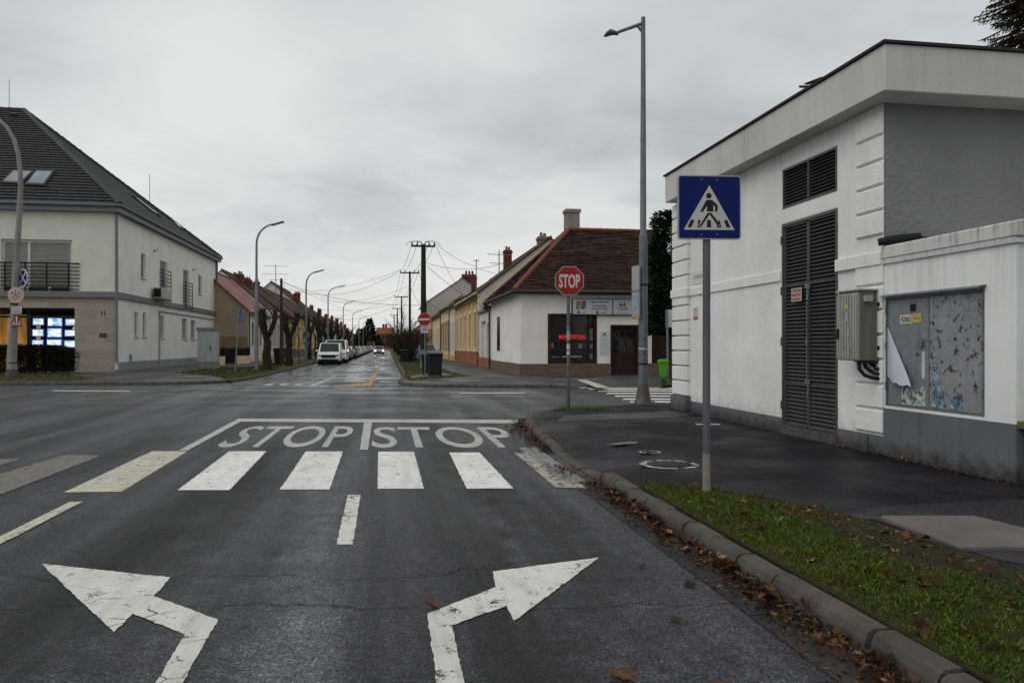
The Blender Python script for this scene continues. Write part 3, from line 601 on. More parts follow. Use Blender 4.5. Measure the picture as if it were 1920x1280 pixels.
# covers in the near pavement
def cover(px, py, r, label, mats, seed):
    X, Y = gp(px, py, .119); t = thing('manhole_cover', label, 'manhole cover', (X, Y, .115), 0, None, (X, Y, .115)); mb = MB()
    rnd = random.Random(seed)
    for k in range(30):
        if rnd.random() < .12: continue
        t0, t1 = 2 * math.pi * k / 30, 2 * math.pi * (k + 1) / 30; r0 = r * rnd.uniform(.78, .86); r1 = r * rnd.uniform(.98, 1.06)
        mb.quad(*[(X + q * math.cos(u), Y + q * math.sin(u), .1195) for q, u in ((r0, t0), (r1, t0), (r1, t1), (r0, t1))])
    part('ring', mb, mats, t); mb = MB()
    mb.lathe([(0, .0025), (r * .77, .0025), (r * .78, 0)], (X, Y, .115), 28); part('lid', mb, WALK, t)
RINGP = m_paint('ring_paint', (.50, .50, .48), .30, .5, .5)
cover(1255, 870, .33, 'round manhole lid ringed with pale paint by the sign pole', RINGP, 3)
cover(1219, 847, .14, 'small round valve cap with a thin pale ring', RINGP, 8)
mb = MB(); mb.box(0, .42, 0, .12, 0, .006); X, Y = gp(1328, 796, .119)
mb.v = [(p[0] + X - .2, p[1] + Y, p[2] + .117) for p in mb.v]; solo('drain_grate', mb, plain('bright_plate', (.5, .5, .5), .5), 'bright flat metal strip on the pavement behind the crossing sign pole', 'drain cover')
sheet('chalk_mark', [gp(*p, .12) for p in ((1136, 832), (1180, 827), (1196, 828), (1194, 831), (1160, 833))], .12, P_FAINT, label='faint curved chalk mark in the wet pavement', cat='road marking')

def joint(pts, w=.012):
    P = [Vector(gp(*p, .119)) for p in pts]; P = resample(P, .12); Nn = normals(P); mb = MB()
    for i in range(len(P) - 1):
        o0, o1 = [.012 * mnoise.noise(Vector((q.x * 5, q.y * 5, 2))) for q in (P[i], P[i + 1])]; a, b = P[i] + Nn[i] * o0, P[i + 1] + Nn[i + 1] * o1; w0 = w * random.uniform(.5, 1.2)
        mb.quad((a.x - Nn[i].x * w0, a.y - Nn[i].y * w0, .1215), (a.x + Nn[i].x * w0, a.y + Nn[i].y * w0, .1215), (b.x + Nn[i + 1].x * w0, b.y + Nn[i + 1].y * w0, .1215), (b.x - Nn[i + 1].x * w0, b.y - Nn[i + 1].y * w0, .1215))
    S('pavement_joint', mb, TAR, recalc=False)
joint([(1000, 796), (1040, 791), (1140, 781), (1262, 778)]); joint([(1040, 776), (1042, 791)]); joint([(1110, 776), (1240, 771)]); joint([(1300, 905), (1312, 912), (1330, 918)], .008); joint([(1590, 962), (1660, 949), (1900, 935)], .01); joint([(1385, 886), (1420, 880), (1470, 884)], .006)
# ------------------------------------------------------------------ white transformer house on the right
TA = 6.2; TB0 = onA(1658, TA); TB1 = onA(1268, TA); TE = 13.4
def Arect(x0, x1, y0, y1, a=TA):                                      # photo rectangle -> (b0, b1, z0, z1) on the wall a
    b = sorted((onA(x0, a), onA(x1, a))); return b[0], b[1], min(y0, y1), max(y0, y1)
th = sthing('transformer_house', 'white flat roofed transformer house with tall louvred double door', 'building', TA, TB0)
dr = (onA(1571, TA), onA(1467, TA), .20, 3.42); vw = (onA(1570, TA), onA(1468, TA), 3.66, 4.285)
mb = MB(); L = TB1 - TB0
ops = [(TB1 - d[1], TB1 - d[0], d[2], d[3]) for d in (dr, vw)]
mb.wall((TA, TB1), (0, -1), (-1, 0), L, -.05, 4.58, ops, .16); mb.wall((TE, TB1), (-1, 0), (0, 1), TE - TA, -.05, 4.58); mb.wall((TE, TB0), (0, 1), (1, 0), L, -.05, 4.58)
part('wall', mb, WALLW, th)
def rough_sheet(name, O, ux, nrm, L, z0, z1, mat, step, amp, sc, ops=(), asp=1.5, label=None):
    """the coat of roughcast itself: a thin skin with real lumps"""
    nx, nz = int(L / step), int((z1 - z0) / step); mb = MB(); mb.smooth = True; v = []
    for j in range(nz + 1):
        for i in range(nx + 1):
            t, z = L * i / nx, z0 + (z1 - z0) * j / nz; k = mnoise.noise(Vector((t * sc, z * sc * asp, 1.7))) * .6 + mnoise.noise(Vector((t * sc * 2.3, z * sc * 2.3 * asp, 4.2))) * .45 + .18 * mnoise.noise(Vector((t * 1.3, z * 1.1, 9)))
            e = .003 + amp * max(-.2, k + .25); v.append((O[0] + ux[0] * t + nrm[0] * e, O[1] + ux[1] * t + nrm[1] * e, z))
    f = []
    for j in range(nz):
        for i in range(nx):
            t, z = L * (i + .5) / nx, z0 + (z1 - z0) * (j + .5) / nz
            if any(o[0] < t < o[1] and o[2] < z < o[3] for o in ops): continue
            a = j * (nx + 1) + i; f.append((a, a + 1, a + nx + 2, a + nx + 1))
    mb.add(v, f); return part(name, mb, mat, th, label, recalc=False)
rough_sheet('wall_roughcast', (TA, TB1), (0, -1), (-1, 0), L, .34, 4.565, WALLW, .024, .0042, 22, [(o[0] - .012, o[1] + .012, o[2] - .012, o[3] + .012) for o in ops])
mb = MB(); mb.box(TA + .005, TE, TB0, TB0 + .2, -.05, 4.575); part('end_wall', mb, STUC, th, 'grey roughcast end wall'); rough_sheet('end_roughcast', (TA + .006, TB0), (1, 0), (0, -1), 2.6, 2.6, 4.565, STUC, .018, .014, 17, (), 2.2)
mb = MB(); f0, f1, g0, g1 = TA - .3, TE + .3, TB0 - .44, onA(1247, TA - .3)
mb.box(f0, f1, g0, g1, 4.565, 5.13); rf = part('roof_fascia', mb, FASC, th, bevel=.012)
mb = MB(); mb.box(f0 - .035, f1, g0 - .035, g1 + .035, 5.132, 5.165); part('roof_edge', mb, TAR, rf)
mb = MB(); y = onA(1520, f0); mb.bar((f0 + .05, y - .25, 5.2), (f0 + .02, y + .15, 5.24), .06, .02); mb.bar((f0 + .1, y + .1, 5.19), (f0 + .02, y + .32, 5.26), .05, .03); part('roof_scrap', mb, TAR, rf)
# rusticated corners
q0, q1 = TB0 + .001, onA(1608, TA); mb = MB(); z = .375
for k in range(14):
    zt = min(z + .316, 4.56)
    if not (2.50 < z + .1 < 2.70) and zt - z > .1: pbox('quoin', (TA - .04, TA + .012, q0, q1 + random.uniform(-.004, .004), z + .014, zt - .014), QUOIN, th, bevel=.016)
    z += .316
    if z > 4.5: break
c0, c1 = onA(1295, TA), TB1 + .03; z = .45
while z < 4.5:
    pbox('quoin', (TA - .09, TA + .1, c0, c1, z + .012, min(z + .315, 4.56) - .012), QUOIN, th, bevel=.016); z += .315
mb = MB(); mb.box(TA - .035, TA + .05, dr[1] + .03, c0 - .002, 2.525, 2.69); mb.box(TA - .115, TA + .05, c0 - .04, c1 + .03, 2.525, 2.70); mb.box(TA - .06, TA + .012, q0 + .0, dr[0] - .01, 2.525, 2.69); part('string_course', mb, QUOIN, th, bevel=.008)
mb = MB(); mb.box(TA - .012, TA + .1, dr[1], c0, -.05, .36); mb.box(TA - .012, TA + .1, TB0, dr[0], -.05, .355); mb.box(TA - .12, TA + .1, c0 - .02, c1 + .01, -.05, .45)
mb.box(TA - .03, TA - .012, onA(1630, TA), onA(1600, TA), .10, .335); part('plinth', mb, PLIN, th)
# louvred door: frame, two leaves of three panels, slats
def louvres(mb, b0, b1, z0, z1, a, pitch):
    n = max(1, round((z1 - z0) / pitch)); p = (z1 - z0) / n
    for k in range(n):
        z = z0 + k * p
        mb.extr([(a - .012, b0, z), (a - .018, b0, z + .006), (a + .028, b0, z + p * .98), (a + .034, b0, z + p * .92)], (0, b1 - b0, 0))
mb = MB(); f = .045
for b in (dr[0], dr[1] - f): mb.box(TA - .012, TA + .09, b, b + f, dr[2], dr[3])
mb.box(TA - .012, TA + .09, dr[0] + f, dr[1] - f, dr[3] - f, dr[3]); mb.box(TA - .03, TA + .12, dr[0], dr[1], .10, dr[2] + .06)
door = part('louvred_door', mb, LFRM, th); mid = onA(1514, TA); zs = (dr[2] + .07, .905, 2.43, dr[3] - f - .005)
for b0, b1 in ((dr[0] + f + .004, mid - .006), (mid + .006, dr[1] - f - .004)):
    mb = MB(); w = .028
    for b in (b0, b1 - w): mb.box(TA + .01, TA + .05, b, b + w, zs[0], zs[-1])
    for i, z in enumerate(zs): zz = min(max(z - .012, zs[0]), zs[-1] - .024); mb.box(TA + .005, TA + .048, b0 + w, b1 - w, zz, zz + .024)
    mb.m = 1; mb.box(TA + .07, TA + .08, b0, b1, zs[0], zs[-1])
    for za, zb in zip(zs, zs[1:]): louvres(mb, b0 + w, b1 - w, za + .014, zb - .014, TA + .032, .058)
    part('door_leaf', mb, [LFRM, LOUV], door)
mb = MB(); m_ = mid
for z in (2.36, .93):
    mb.box(TA - .012, TA + .01, m_ - .07, m_ + .06, z, z + .07); mb.tube([(TA - .012, m_ - .05, z), (TA - .02, m_ - .055, z - .05), (TA - .02, m_ - .03, z - .17), (TA - .02, m_ - .06, z - .17)], .009, 6)
mb.tube([(TA - .014, m_ - .012, .9), (TA - .014, m_ - .012, 2.4)], .011, 6); mb.box(TA - .02, TA + .01, m_ - .035, m_ + .03, 1.52, 1.6)
part('door_latch', mb, GALV, door)
for z in (.5, 1.5, 2.3, 3.1):
    for b in (dr[0], dr[1]): mb = MB(); mb.tube([(TA - .02, b, z), (TA - .02, b, z + .13)], .014, 6); part('hinge', mb, LFRM, door)
mb = MB(); b0, b1 = onA(1504.5, TA), onA(1485.5, TA); mb.box(TA - .016, TA - .008, b0, b1, 2.175, 2.385); sg = part('warning_plate', mb, plain('warning_plate', (.42, .36, .30), .6, 0, .2, 20), door)
mb = MB(); bc = (b0 + b1) / 2
for txt, z, h in (('TILOS', 2.345, .042), ('BELÉPNI', 2.283, .05), ('VESZÉLY', 2.217, .055)):
    mb.m = 0 if txt == 'TILOS' else 1; mb.text(txt, (TA - .0185, bc, z), (0, -1, 0), (0, 0, 1), 1, .02, (b1 - b0) * .8, h)
part('plate_lettering', mb, [plain('plate_brown', (.10, .03, .02), .6), plain('plate_red', (.33, .05, .04), .6)], door)
mb = MB(); f = .035
for b in (vw[0], vw[1] - f, (vw[0] + vw[1]) / 2 - .02): mb.box(TA - .008, TA + .08, b, b + f, vw[2], vw[3])
for z in (vw[2], vw[3] - f):
    mb.box(TA - .007, TA + .08, vw[0] + f, (vw[0] + vw[1]) / 2 - .021, z, z + f); mb.box(TA - .007, TA + .08, (vw[0] + vw[1]) / 2 + .016, vw[1] - f, z, z + f)
mb.m = 1; mb.box(TA + .085, TA + .09, vw[0], vw[1], vw[2], vw[3])
louvres(mb, vw[0] + f, (vw[0] + vw[1]) / 2 - .021, vw[2] + f, vw[3] - f, TA + .035, .05); louvres(mb, (vw[0] + vw[1]) / 2 + .016, vw[1] - f, vw[2] + f, vw[3] - f, TA + .035, .05)
part('louvred_vent', mb, [LFRM, LOUV], th)
# low annex with its steel cabinet doors
AB0 = onA(1906, TA); cb0, cb1, cz0, cz1 = onA(1846, TA), onA(1661, TA), .755, 2.10; AE = 10.6
mb = MB(); mb.wall((TA, TB0 - .001), (0, -1), (-1, 0), TB0 - AB0, -.05, 2.60, [(TB0 - cb1, TB0 - cb0, cz0, cz1)], .10)
mb.wall((TA, AB0), (1, 0), (0, -1), AE - TA, -.05, 2.60); mb.wall((AE, AB0), (0, 1), (1, 0), TB0 - AB0, -.05, 2.6); an = part('annex_wall', mb, ANNW, th)
mb = MB(); mb.extr([(TA - .055, AB0 - .055, 2.585), (TA - .055, AB0 - .055, 2.745), (TA + .06, AB0 - .055, 2.765), (AE, AB0 - .055, 2.765), (AE, AB0 - .055, 2.585)], (0, TB0 - AB0 + .05, 0)); cp = part('annex_coping', mb, CAPW, th, bevel=.015)
mb = MB(); mb.extr([(TA - .03, AB0 - .03, 2.53), (TA - .045, AB0 - .03, 2.584), (TA + .1, AB0 - .03, 2.584), (TA + .1, AB0 - .03, 2.53)], (0, TB0 - AB0 + .03, 0)); part('coping_moulding', mb, ANNW, an)
mb = MB(); mb.box(TA - .014, TA + .05, AB0 - .014, TB0 - .002, -.05, .715); mb.box(TA + .05, AE, AB0 - .014, AB0 + .04, -.05, .715); part('annex_plinth', mb, PLIN, an)
mb = MB(); y = TB0 - .0
mb.tube([(TA - .10, y - .02, 2.80), (TA + .05, y - .12, 2.83), (TA + .35, y - .2, 2.86)], [.05, .055, .05], 8); mb.bar((TA + .1, y - .08, 2.85), (TA + .9, y - .16, 2.85), .10, .03); part('gutter_end', mb, BLACK, th)
mb = MB(); f = .03
for b in (cb0, cb1 - f): mb.box(TA - .006, TA + .06, b, b + f, cz0, cz1)
for z in (cz0, cz1 - f): mb.box(TA - .006, TA + .06, cb0 + f, cb1 - f, z, z + f)
mb.extr([(TA - .075, cb0 - .03, cz1 + .01), (TA - .07, cb0 - .03, cz1 + .022), (TA + .03, cb0 - .03, cz1 + .05), (TA + .03, cb0 - .03, cz1 + .035)], (0, cb1 - cb0 + .05, 0))
cab = part('cabinet_frame', mb, RUSTY, th); cm = onA(1741, TA)
mb = MB(); mb.box(TA + .012, TA + .03, cm + .004, cb1 - f - .003, cz0 + f, cz1 - f - .003); mb.box(TA + .004, TA + .012, cm + .004, cm + .035, cz0 + f, cz1 - f - .003); part('cabinet_door', mb, STEEL, cab, 'grey door with number plates and peeling poster')
mb = MB(); mb.box(TA + .012, TA + .03, cb0 + f + .003, cm - .004, cz0 + f, cz1 - f - .003); mb.box(TA + .006, TA + .012, cb0 + f + .003, cb0 + f + .03, cz0 + f, cz1 - f - .003); part('cabinet_door', mb, STEELR, cab, 'scraped rusty door with blue poster scraps')
def plate(x0, x1, y0, y1, mat, name, dep=.006, a=TA + .012):
    b0, b1 = onA(x1, a), onA(x0, a); Yc = xy(a, (b0 + b1) / 2)[1]; z0, z1 = zat(y1, Yc), zat(y0, Yc)
    mb = MB(); mb.box(a - dep, a - .0005, b0, b1, z0, z1); return part(name, mb, mat, cab), (b0 + b1) / 2, (z0 + z1) / 2, b1 - b0, z1 - z0
_, bc, zc, w, h = plate(1688.5, 1710, 590, 607, plain('cream_plate', (.55, .52, .40), .6, 0, .12, 20), 'number_plate')
mb = MB(); mb.text('42063', (TA + .0045, bc, zc), (0, -1, 0), (0, 0, 1), 1, .012, w * .84, h * .62); part('plate_number', mb, S_BLACK, cab)
_, bc, zc, w, h = plate(1711.5, 1728, 588, 605, S_YEL, 'yellow_plate')
mb = MB(); mb.text('MEO 1/1', (TA + .0045, bc, zc), (0, -1, 0), (0, 0, 1), 1, .02, w * .7, h * .18)
mb.text('O', (TA + .0045, bc, zc + h * .28), (0, -1, 0), (0, 0, 1), 1, .02, w * .18, h * .16); part('plate_number', mb, plain('plate_print', (.16, .11, .03), .6), cab)
plate(1708, 1717, 569.5, 583, S_BLACK, 'lock_cover', .012)
mb = MB(); a = TA - .004; b = onA(1728, TA); z = 1.535
mb.box(a - .02, a + .006, b - .03, b + .03, z - .045, z + .01); mb.tube([(a - .006, b - .02, z + .01), (a - .006, b - .022, z + .05), (a - .006, b + .005, z + .06), (a - .006, b + .02, z + .03)], .006, 6)
mb.box(a + .004, a + .014, b - .17, b - .02, z + .02, z + .035); part('padlock', mb, GALV, cab)
for b in (cb0 + .02, cb1 - .02):
    for z in (.95, 1.45, 1.9): mb = MB(); mb.tube([(TA - .015, b, z), (TA - .015, b, z + .1)], .011, 6); part('hinge', mb, RUSTY, cab)
# torn poster hanging from the left cabinet door, and scraps
def wp(px, py, a): b = onA(px, a); return (a, b, zat(py, xy(a, b)[1]))
mb = MB(); n = 9
for i in range(n):                                                    # rows from the top corner down to the torn lower edge
    for j in range(n):
        def P(i, j):
            v = i / n; u = j / n; A = wp(1664.5, 611 + 92 * v, TA + .006); B = wp(1664.5 + 52 * v, 611 + (113 if v > .9 else 110) * v, TA + .006)
            q = Vector(A).lerp(Vector(B), u); k = math.sin(math.pi * u * .9) * .07 * v + u * .03 * v
            return (q.x - k - .004, q.y, q.z - .03 * math.sin(u * math.pi) * v + (.012 * math.sin(u * 37) if i == n else 0))
        mb.smooth = True; mb.quad(P(i, j), P(i + 1, j), P(i + 1, j + 1), P(i, j + 1))
solo('torn_poster', mb, PAPER, 'torn white poster curling off the grey cabinet door', 'poster', street=True)
def scrap(pts, mat, label, a=TA + .0095):
    mb = MB(); P = [wp(*p, a) for p in pts]; mb.extr(P, (-.002, 0, 0)); return solo('poster_scrap', mb, mat, label, 'poster', street=True)
def m_print(name, c1, c2, c3, s):
    m = NM(name); n = m.noise(s, 3, .6); n2 = m.noise(s * 2.3, 3, .6); c = m.ramp(n, (.40, c1), (.47, c2), (.56, c3)); c = m.mix(m.mr(n2, .58, .62), c, (.5, .5, .48)); return m.done(c, .6)
scrap([(1690, 727), (1699, 726), (1712, 730), (1724, 732), (1729, 724), (1735, 726), (1735, 762), (1712, 760), (1691, 757)], m_print('green_print', (.02, .05, .04), (.16, .25, .20), (.45, .5, .46), 16), 'green printed poster remnant low on the left cabinet door')
scrap([(1747, 681), (1756, 680), (1757, 694), (1762, 697), (1761, 724), (1768, 738), (1770, 766), (1748, 764)], m_print('blue_print', (.04, .09, .14), (.07, .16, .23), (.26, .30, .32), 10), 'tall blue poster scrap at the edge of the rusty cabinet door')
scrap([(1783, 750), (1790, 742), (1797, 737), (1804, 738), (1804, 770), (1782, 768)], m_print('blue_print_two', (.04, .05, .06), (.07, .15, .22), (.14, .22, .27), 9), 'small square blue poster scrap at the foot of the rusty door')
scrap([(1729, 660), (1734, 658), (1735, 700), (1733, 712), (1728, 708)], PAPER, 'thin strip of torn paper beside the padlock')
# meter box on the wall
MA = TA - .28; mb0, mb1, mz0, mz1 = onA(1612, MA), onA(1572, MA), 1.31, 2.20
mt = sthing('meter_box', 'olive grey ribbed electrical box bolted to the white wall', 'electrical box', MA, mb0, mz0)
mb = MB(); mb.box(MA, TA - .06, mb0, mb1, mz0, mz1); mb.box(TA - .06, TA - .044, mb0 - .015, mb1 + .015, mz0 - .02, mz1 + .02); bx_ = part('box', mb, OLIVE, mt, bevel=.006)
mb = MB(); mb.box(MA - .014, MA - .001, mb0 + .01, mb1 - .01, mz0 + .01, mz1 - .02); b = mb0 + .03
while b < mb1 - .03: mb.box(MA - .026, MA - .014, b, b + .028, mz0 + .03, mz1 - .05); b += .058
part('box_door', mb, OLIV2, mt); mb = MB(); mb.box(MA - .03, TA - .03, mb0 - .03, mb1 + .02, mz1 + .001, mz1 + .022); part('box_lid', mb, OLIV2, mt)
mb = MB(); mb.box(MA + .05, MA + .15, mb0 - .05, mb0, mz1 - .14, mz1 - .06); part('lock_box', mb, OLIV2, mt)
mb = MB(); mb.box(MA - .045, MA - .012, mb1 - .05, mb1 - .02, 1.6, 1.72); mb.box(MA - .05, MA - .02, mb1 - .06, mb1 + .03, 1.6, 1.63); part('handle', mb, BLACK, mt)
mb = MB(); yl = (mb0 + mb1) / 2; mb.box(MA - .028, MA - .0265, yl - .02, yl + .05, 1.98, 2.04); part('sticker', mb, S_YEL, mt)
for k, (z, b) in enumerate(((1.93, yl - .02), (1.72, yl - .05), (1.5, yl - .05))): pbox('sticker', (MA - .028, MA - .0265, b, b + .045, z - .12, z), LGREY, mt)
for b, z in ((mb0 - .035, 1.45), (mb0 - .035, 2.0)): pbox('bolt', (TA - .05, TA - .01, b - .02, b + .02, z, z + .05), BLACK, mt)
for k in range(3):
    x = MA + .03 + k * .085; dz = .22 - k * .06
    mb = MB(); mb.tube([(x, mb0 + .06 + k * .02, mz0), (x + .005, mb0 + .06, mz0 - dz * .5), (x + .06, mb0 + .03, mz0 - dz * .85), (TA - .10 + k * .01, mb0 - .02, mz0 - dz), (TA, mb0 - .04, mz0 - dz - .01)], .024, 10); part('conduit', mb, BLACK, mt)
pbox('bracket', (MA + .02, TA, mb0 - .03, mb0 + .02, mz0 - .03, mz0 - .002), BLACK, mt)
# street plates on the wall
mb = MB(); b0, b1 = onA(1330, TA), onA(1297, TA); mb.box(TA - .012, TA, b0, b1, 2.74, 3.0); sp = solo('street_plate', mb, plain('enamel_plate', (.62, .62, .60), .5, 0, .08, 8), 'white street name plate high on the white wall', 'sign', street=True)
mb = MB(); mb.text('CSŐDY U.', (TA - .013, (b0 + b1) / 2, 2.9), (0, -1, 0), (0, 0, 1), 1, .01, (b1 - b0) * .7, .09); part('lettering', mb, S_BLACK, sp)
b0, b1 = onA(1309.5, TA), onA(1300.5, TA); mb = MB(); mb.box(TA - .008, TA, b0, b1, 2.02, 2.28)
mb.m = 1; mb.box(TA - .010, TA - .008, b0 + .01, b1 - .01, 2.03, 2.09); mb.m = 2; mb.text('T', (TA - .0085, (b0 + b1) / 2, 2.19), (0, -1, 0), (0, 0, 1), 1, .01, .05, .1)
solo('hydrant_plate', mb, [S_WHITE, plain('plate_orange', (.30, .16, .05), .6), S_BLACK], 'small white and orange utility plate at the far end of the white wall', 'sign', street=True)
# mossy stone pier at the right edge of the picture
sthp = sthing('stone_pier', 'mossy rough stone gate pier beside the white annex', 'gate pier', TA + .25, AB0 - .45, .11)
PSTONE = plaster('pier_stone', (.20, .17, .12), .9, .9, 18, .5, (.05, .05, .03), .3); PMOSS = plaster('mossy_stone', (.13, .13, .06), .95, 1., 22, .5, (.05, .06, .02), .3)
mb = MB(); x0, y0 = TA + .06, AB0 - .42
for k in range(6):
    z = .1 + k * .095; mb.box(x0 + random.uniform(-.02, .02), x0 + .55 + random.uniform(-.02, .02), y0 + random.uniform(-.02, .02), y0 + .38, z, z + .085)
part('pier', mb, PSTONE, sthp, bevel=.02); mb = MB(); mb.box(x0 - .07, x0 + .62, y0 - .06, y0 + .40, .68, .75); mb.ball((x0 + .25, y0 + .15, .83), .2, .16, .12, 9, 6, .12); part('cap_stone', mb, PMOSS, sthp)
# ------------------------------------------------------------------ corner shop across the side street
SA, SB0 = 6.1, 35.1; SB1 = onA(921, SA); SG = onB(1222, SB0); SE = 14.2; SM = (SB0 + SB1) / 2
sh = sthing('corner_shop', 'white single storey corner shop with old brown tiled hip roof', 'building', SA, SB0, .11)
def fB(px): return onB(px, SB0)
def fz(py, px=1080): return zB(px, py, SB0)
win = (fB(1027), fB(1119), fz(681), fz(588)); dor = (fB(1144.5), fB(1198), .12, fz(609, 1170)); EZ = 4.02
mb = MB(); mb.wall((SA, SB0), (1, 0), (0, -1), SG - SA, .05, EZ, [(win[0] - SA, win[1] - SA, win[2], win[3]), (dor[0] - SA, dor[1] - SA, dor[2], dor[3])], .28)
bw = (onA(937.5, SA), onA(931.5, SA), zA(934, 658, SA), zA(934, 594, SA))
mb.wall((SA, SB1), (0, -1), (-1, 0), SB1 - SB0, .05, EZ, [(SB1 - bw[1], SB1 - bw[0], bw[2], bw[3])], .2)
mb.wall((SE, SB1), (-1, 0), (0, 1), SE - SA, .05, EZ); mb.wall((SE, SB0 + .8), (0, 1), (1, 0), SB1 - SB0 - .8, .05, EZ)
mb.box(SG - .2, SG, SB0 + .002, SB0 + .8, .05, EZ); part('wall', mb, SHOPW, sh)
mb = MB(); pz = fz(681.5)
def strip(mb, x0, x1): mb.quad((x0, SB0 - .05, .05), (x1, SB0 - .05, .05), (x1, SB0 - .05, pz), (x0, SB0 - .05, pz), [(x0, 0), (x1, 0), (x1, pz), (x0, pz)]); mb.quad((x0, SB0 - .05, pz), (x1, SB0 - .05, pz), (x1, SB0, pz), (x0, SB0, pz), [(x0, pz), (x1, pz), (x1, pz + .05), (x0, pz + .05)])
strip(mb, SA - .05, dor[0] - .04); strip(mb, dor[1] + .04, SE - .1)
mb.quad((SA - .05, SB0 - .05, .05), (SA - .05, SB1, .05), (SA - .05, SB1, pz), (SA - .05, SB0 - .05, pz), [(0, 0), (SB1 - SB0, 0), (SB1 - SB0, pz), (0, pz)])
mb.quad((SA - .05, SB0 - .05, pz), (SA - .05, SB1, pz), (SA, SB1, pz), (SA, SB0 - .05, pz), [(0, 0), (9, 0), (9, .05), (0, .05)]); part('stone_plinth', mb, STONE, sh, recalc=False)
# shop window: frame, transom, panes, curtain of shelves, lettering
mb = MB(); a0, a1, z0, z1 = win; f = .13; y0, y1 = SB0 - .03, SB0 + .12
zt = fz(640)
mb.box(a0, a0 + f, y0, y1, z0, z1); mb.box(a1 - f, a1, y0, y1, z0, z1); mb.box(a0 + f, a1 - f, y0, y1, z1 - f * .8, z1); mb.box(a0 + f, a1 - f, y0, y1, z0, z0 + .2)
mb.box(a0 + f, a1 - f, y0 + .02, y1, zt - .04, zt + .04); mb.box(a0 + f, a1 - f, y0 + .02, y1, zt - .42, zt - .34); mb.box(a1 - .42, a1 - .36, y0 + .03, y1, z0 + .2, z1 - .1)
wn = part('shop_window', mb, BROWN, sh, bevel=.008)
mb = MB(); mb.box(a0 + f, a1 - f, SB0 + .09, SB0 + .1, z0 + .15, z1 - .1); part('pane', mb, m_glass('shop_glass', (.006, .006, .007), .09, .35), wn)
mb = MB(); mb.text('MEGNYITOTTUNK', ((fB(1049) + fB(1098.5)) / 2, SB0 + .075, fz(631.5)), (1, 0, 0), (0, 0, 1), 1, .005, fB(1098.5) - fB(1049), .19); part('lit_lettering', mb, m_glow('red_led', (.9, .03, .018), .55), wn)
mb = MB(); mb.text('www.csorhaho.hu', ((fB(1054) + fB(1091)) / 2, SB0 + .08, fz(668)), (1, 0, 0), (0, 0, 1), 1, .02, fB(1091) - fB(1054), .1)
mb.text('Nyitva tartás', ((fB(1035) + fB(1049)) / 2, SB0 + .08, fz(669)), (1, 0, 0), (0, 0, 1), 1, .01, fB(1049) - fB(1035), .07); part('lettering', mb, S_WHITE, wn)
for x0, x1, y0, y1 in ((1032, 1038.5, 642, 652), (1085.5, 1092, 643, 653), (1106, 1112, 616, 640), (1106, 1112, 644, 658), (1106, 1112, 663, 673)):
    pbox('window_notice', (fB(x0), fB(x1), SB0 + .072, SB0 + .076, fz(y1), fz(y0)), plain('faded_paper', (.20, .20, .19), .8, 0, .25, 20), wn)
mb = MB(); a0, a1, z0, z1 = dor; y0 = SB0 + .10; f = .12
mb.box(a0, a0 + f, SB0 - .02, y0 + .06, z0, z1); mb.box(a1 - f, a1, SB0 - .02, y0 + .06, z0, z1); mb.box(a0 + f, a1 - f, SB0 - .02, y0 + .06, z1 - .12, z1); mb.box(a0, a1, SB0 - .25, SB0 + .25, .05, .2)
dd = part('shop_door', mb, BROWN, sh, bevel=.008); am = a0 + (a1 - a0) * .52
mb = MB(); mb.box(a0 + f, a1 - f, y0 + .01, y0 + .05, .2, 1.15); mb.box(a0 + f, a1 - f, y0 + .01, y0 + .05, z1 - .35, z1 - .12)
for x in (a0 + f, am, a1 - f - .1): mb.box(x, x + .1, y0 + .008, y0 + .05, 1.15, z1 - .35)
mb.box(a0 + f + .1, am - .08, y0 - .002, y0 + .01, .35, 1.0); mb.box(am + .12, a1 - f - .1, y0 - .002, y0 + .01, .35, 1.0); part('door_leaf', mb, BROWN, dd, bevel=.006)
mb = MB(); mb.box(a0 + f, a1 - f, y0 + .03, y0 + .04, 1.1, z1 - .3); part('pane', mb, m_glass('door_glass', (.008, .006, .006), .1, .4), dd)
mb = MB(); mb.tube([(am - .03, y0 - .04, 1.2), (am - .03, y0 - .04, 1.45)], .014, 6); part('handle', mb, GALV, dd)
mb = MB(); xc = a0 + (a1 - a0) * .25
for k in range(14):
    t0, t1 = 2 * math.pi * k / 14, 2 * math.pi * (k + 1) / 14; mb.quad(*[(xc + r * math.cos(t), y0 + .026, 2.02 + r * math.sin(t)) for r, t in ((.10, t0), (.13, t0), (.13, t1), (.10, t1))])
mb.text('CSDF', (xc, y0 + .026, 1.8), (1, 0, 0), (0, 0, 1), 1, .01, .24, .06); mb.text('TOLNI', (xc, y0 + .026, 1.42), (1, 0, 0), (0, 0, 1), 1, .01, .3, .045); part('lettering', mb, plain('dim_decal', (.12, .12, .12), .6), dd)
mb = MB(); a0, a1, z0, z1 = fB(1124), fB(1142.5), fz(665, 1133), fz(621, 1133); mb.box(a0, a1, SB0 - .02, SB0 - .001, z0, z1); pn = part('notice_board', mb, plain('notice_white', (.60, .61, .62), .5, 0, .05, 6), sh)
mb = MB(); ac = (a0 + a1) / 2; mb.ball((ac, SB0 - .021, z1 - .13), .07, .002, .04, 8, 5)
mb.text('CSDF', (ac, SB0 - .0215, z1 - .23), (1, 0, 0), (0, 0, 1), 1, .02, .22, .05)
part('emblem', mb, S_BLACK, pn); mb = MB()
for k, (w, t) in enumerate(((.30, 'Nyitva'), (.42, 'H-P 8-16'), (.36, 'Szo 8-12'), (.40, 'Tel. 30 42'), (.44, 'Ingyenes'), (.40, 'Garancia'))): mb.text(t, (ac, SB0 - .0215, z1 - .42 - k * .12), (1, 0, 0), (0, 0, 1), 1, 0, min(w, (a1 - a0) * .85), .05)
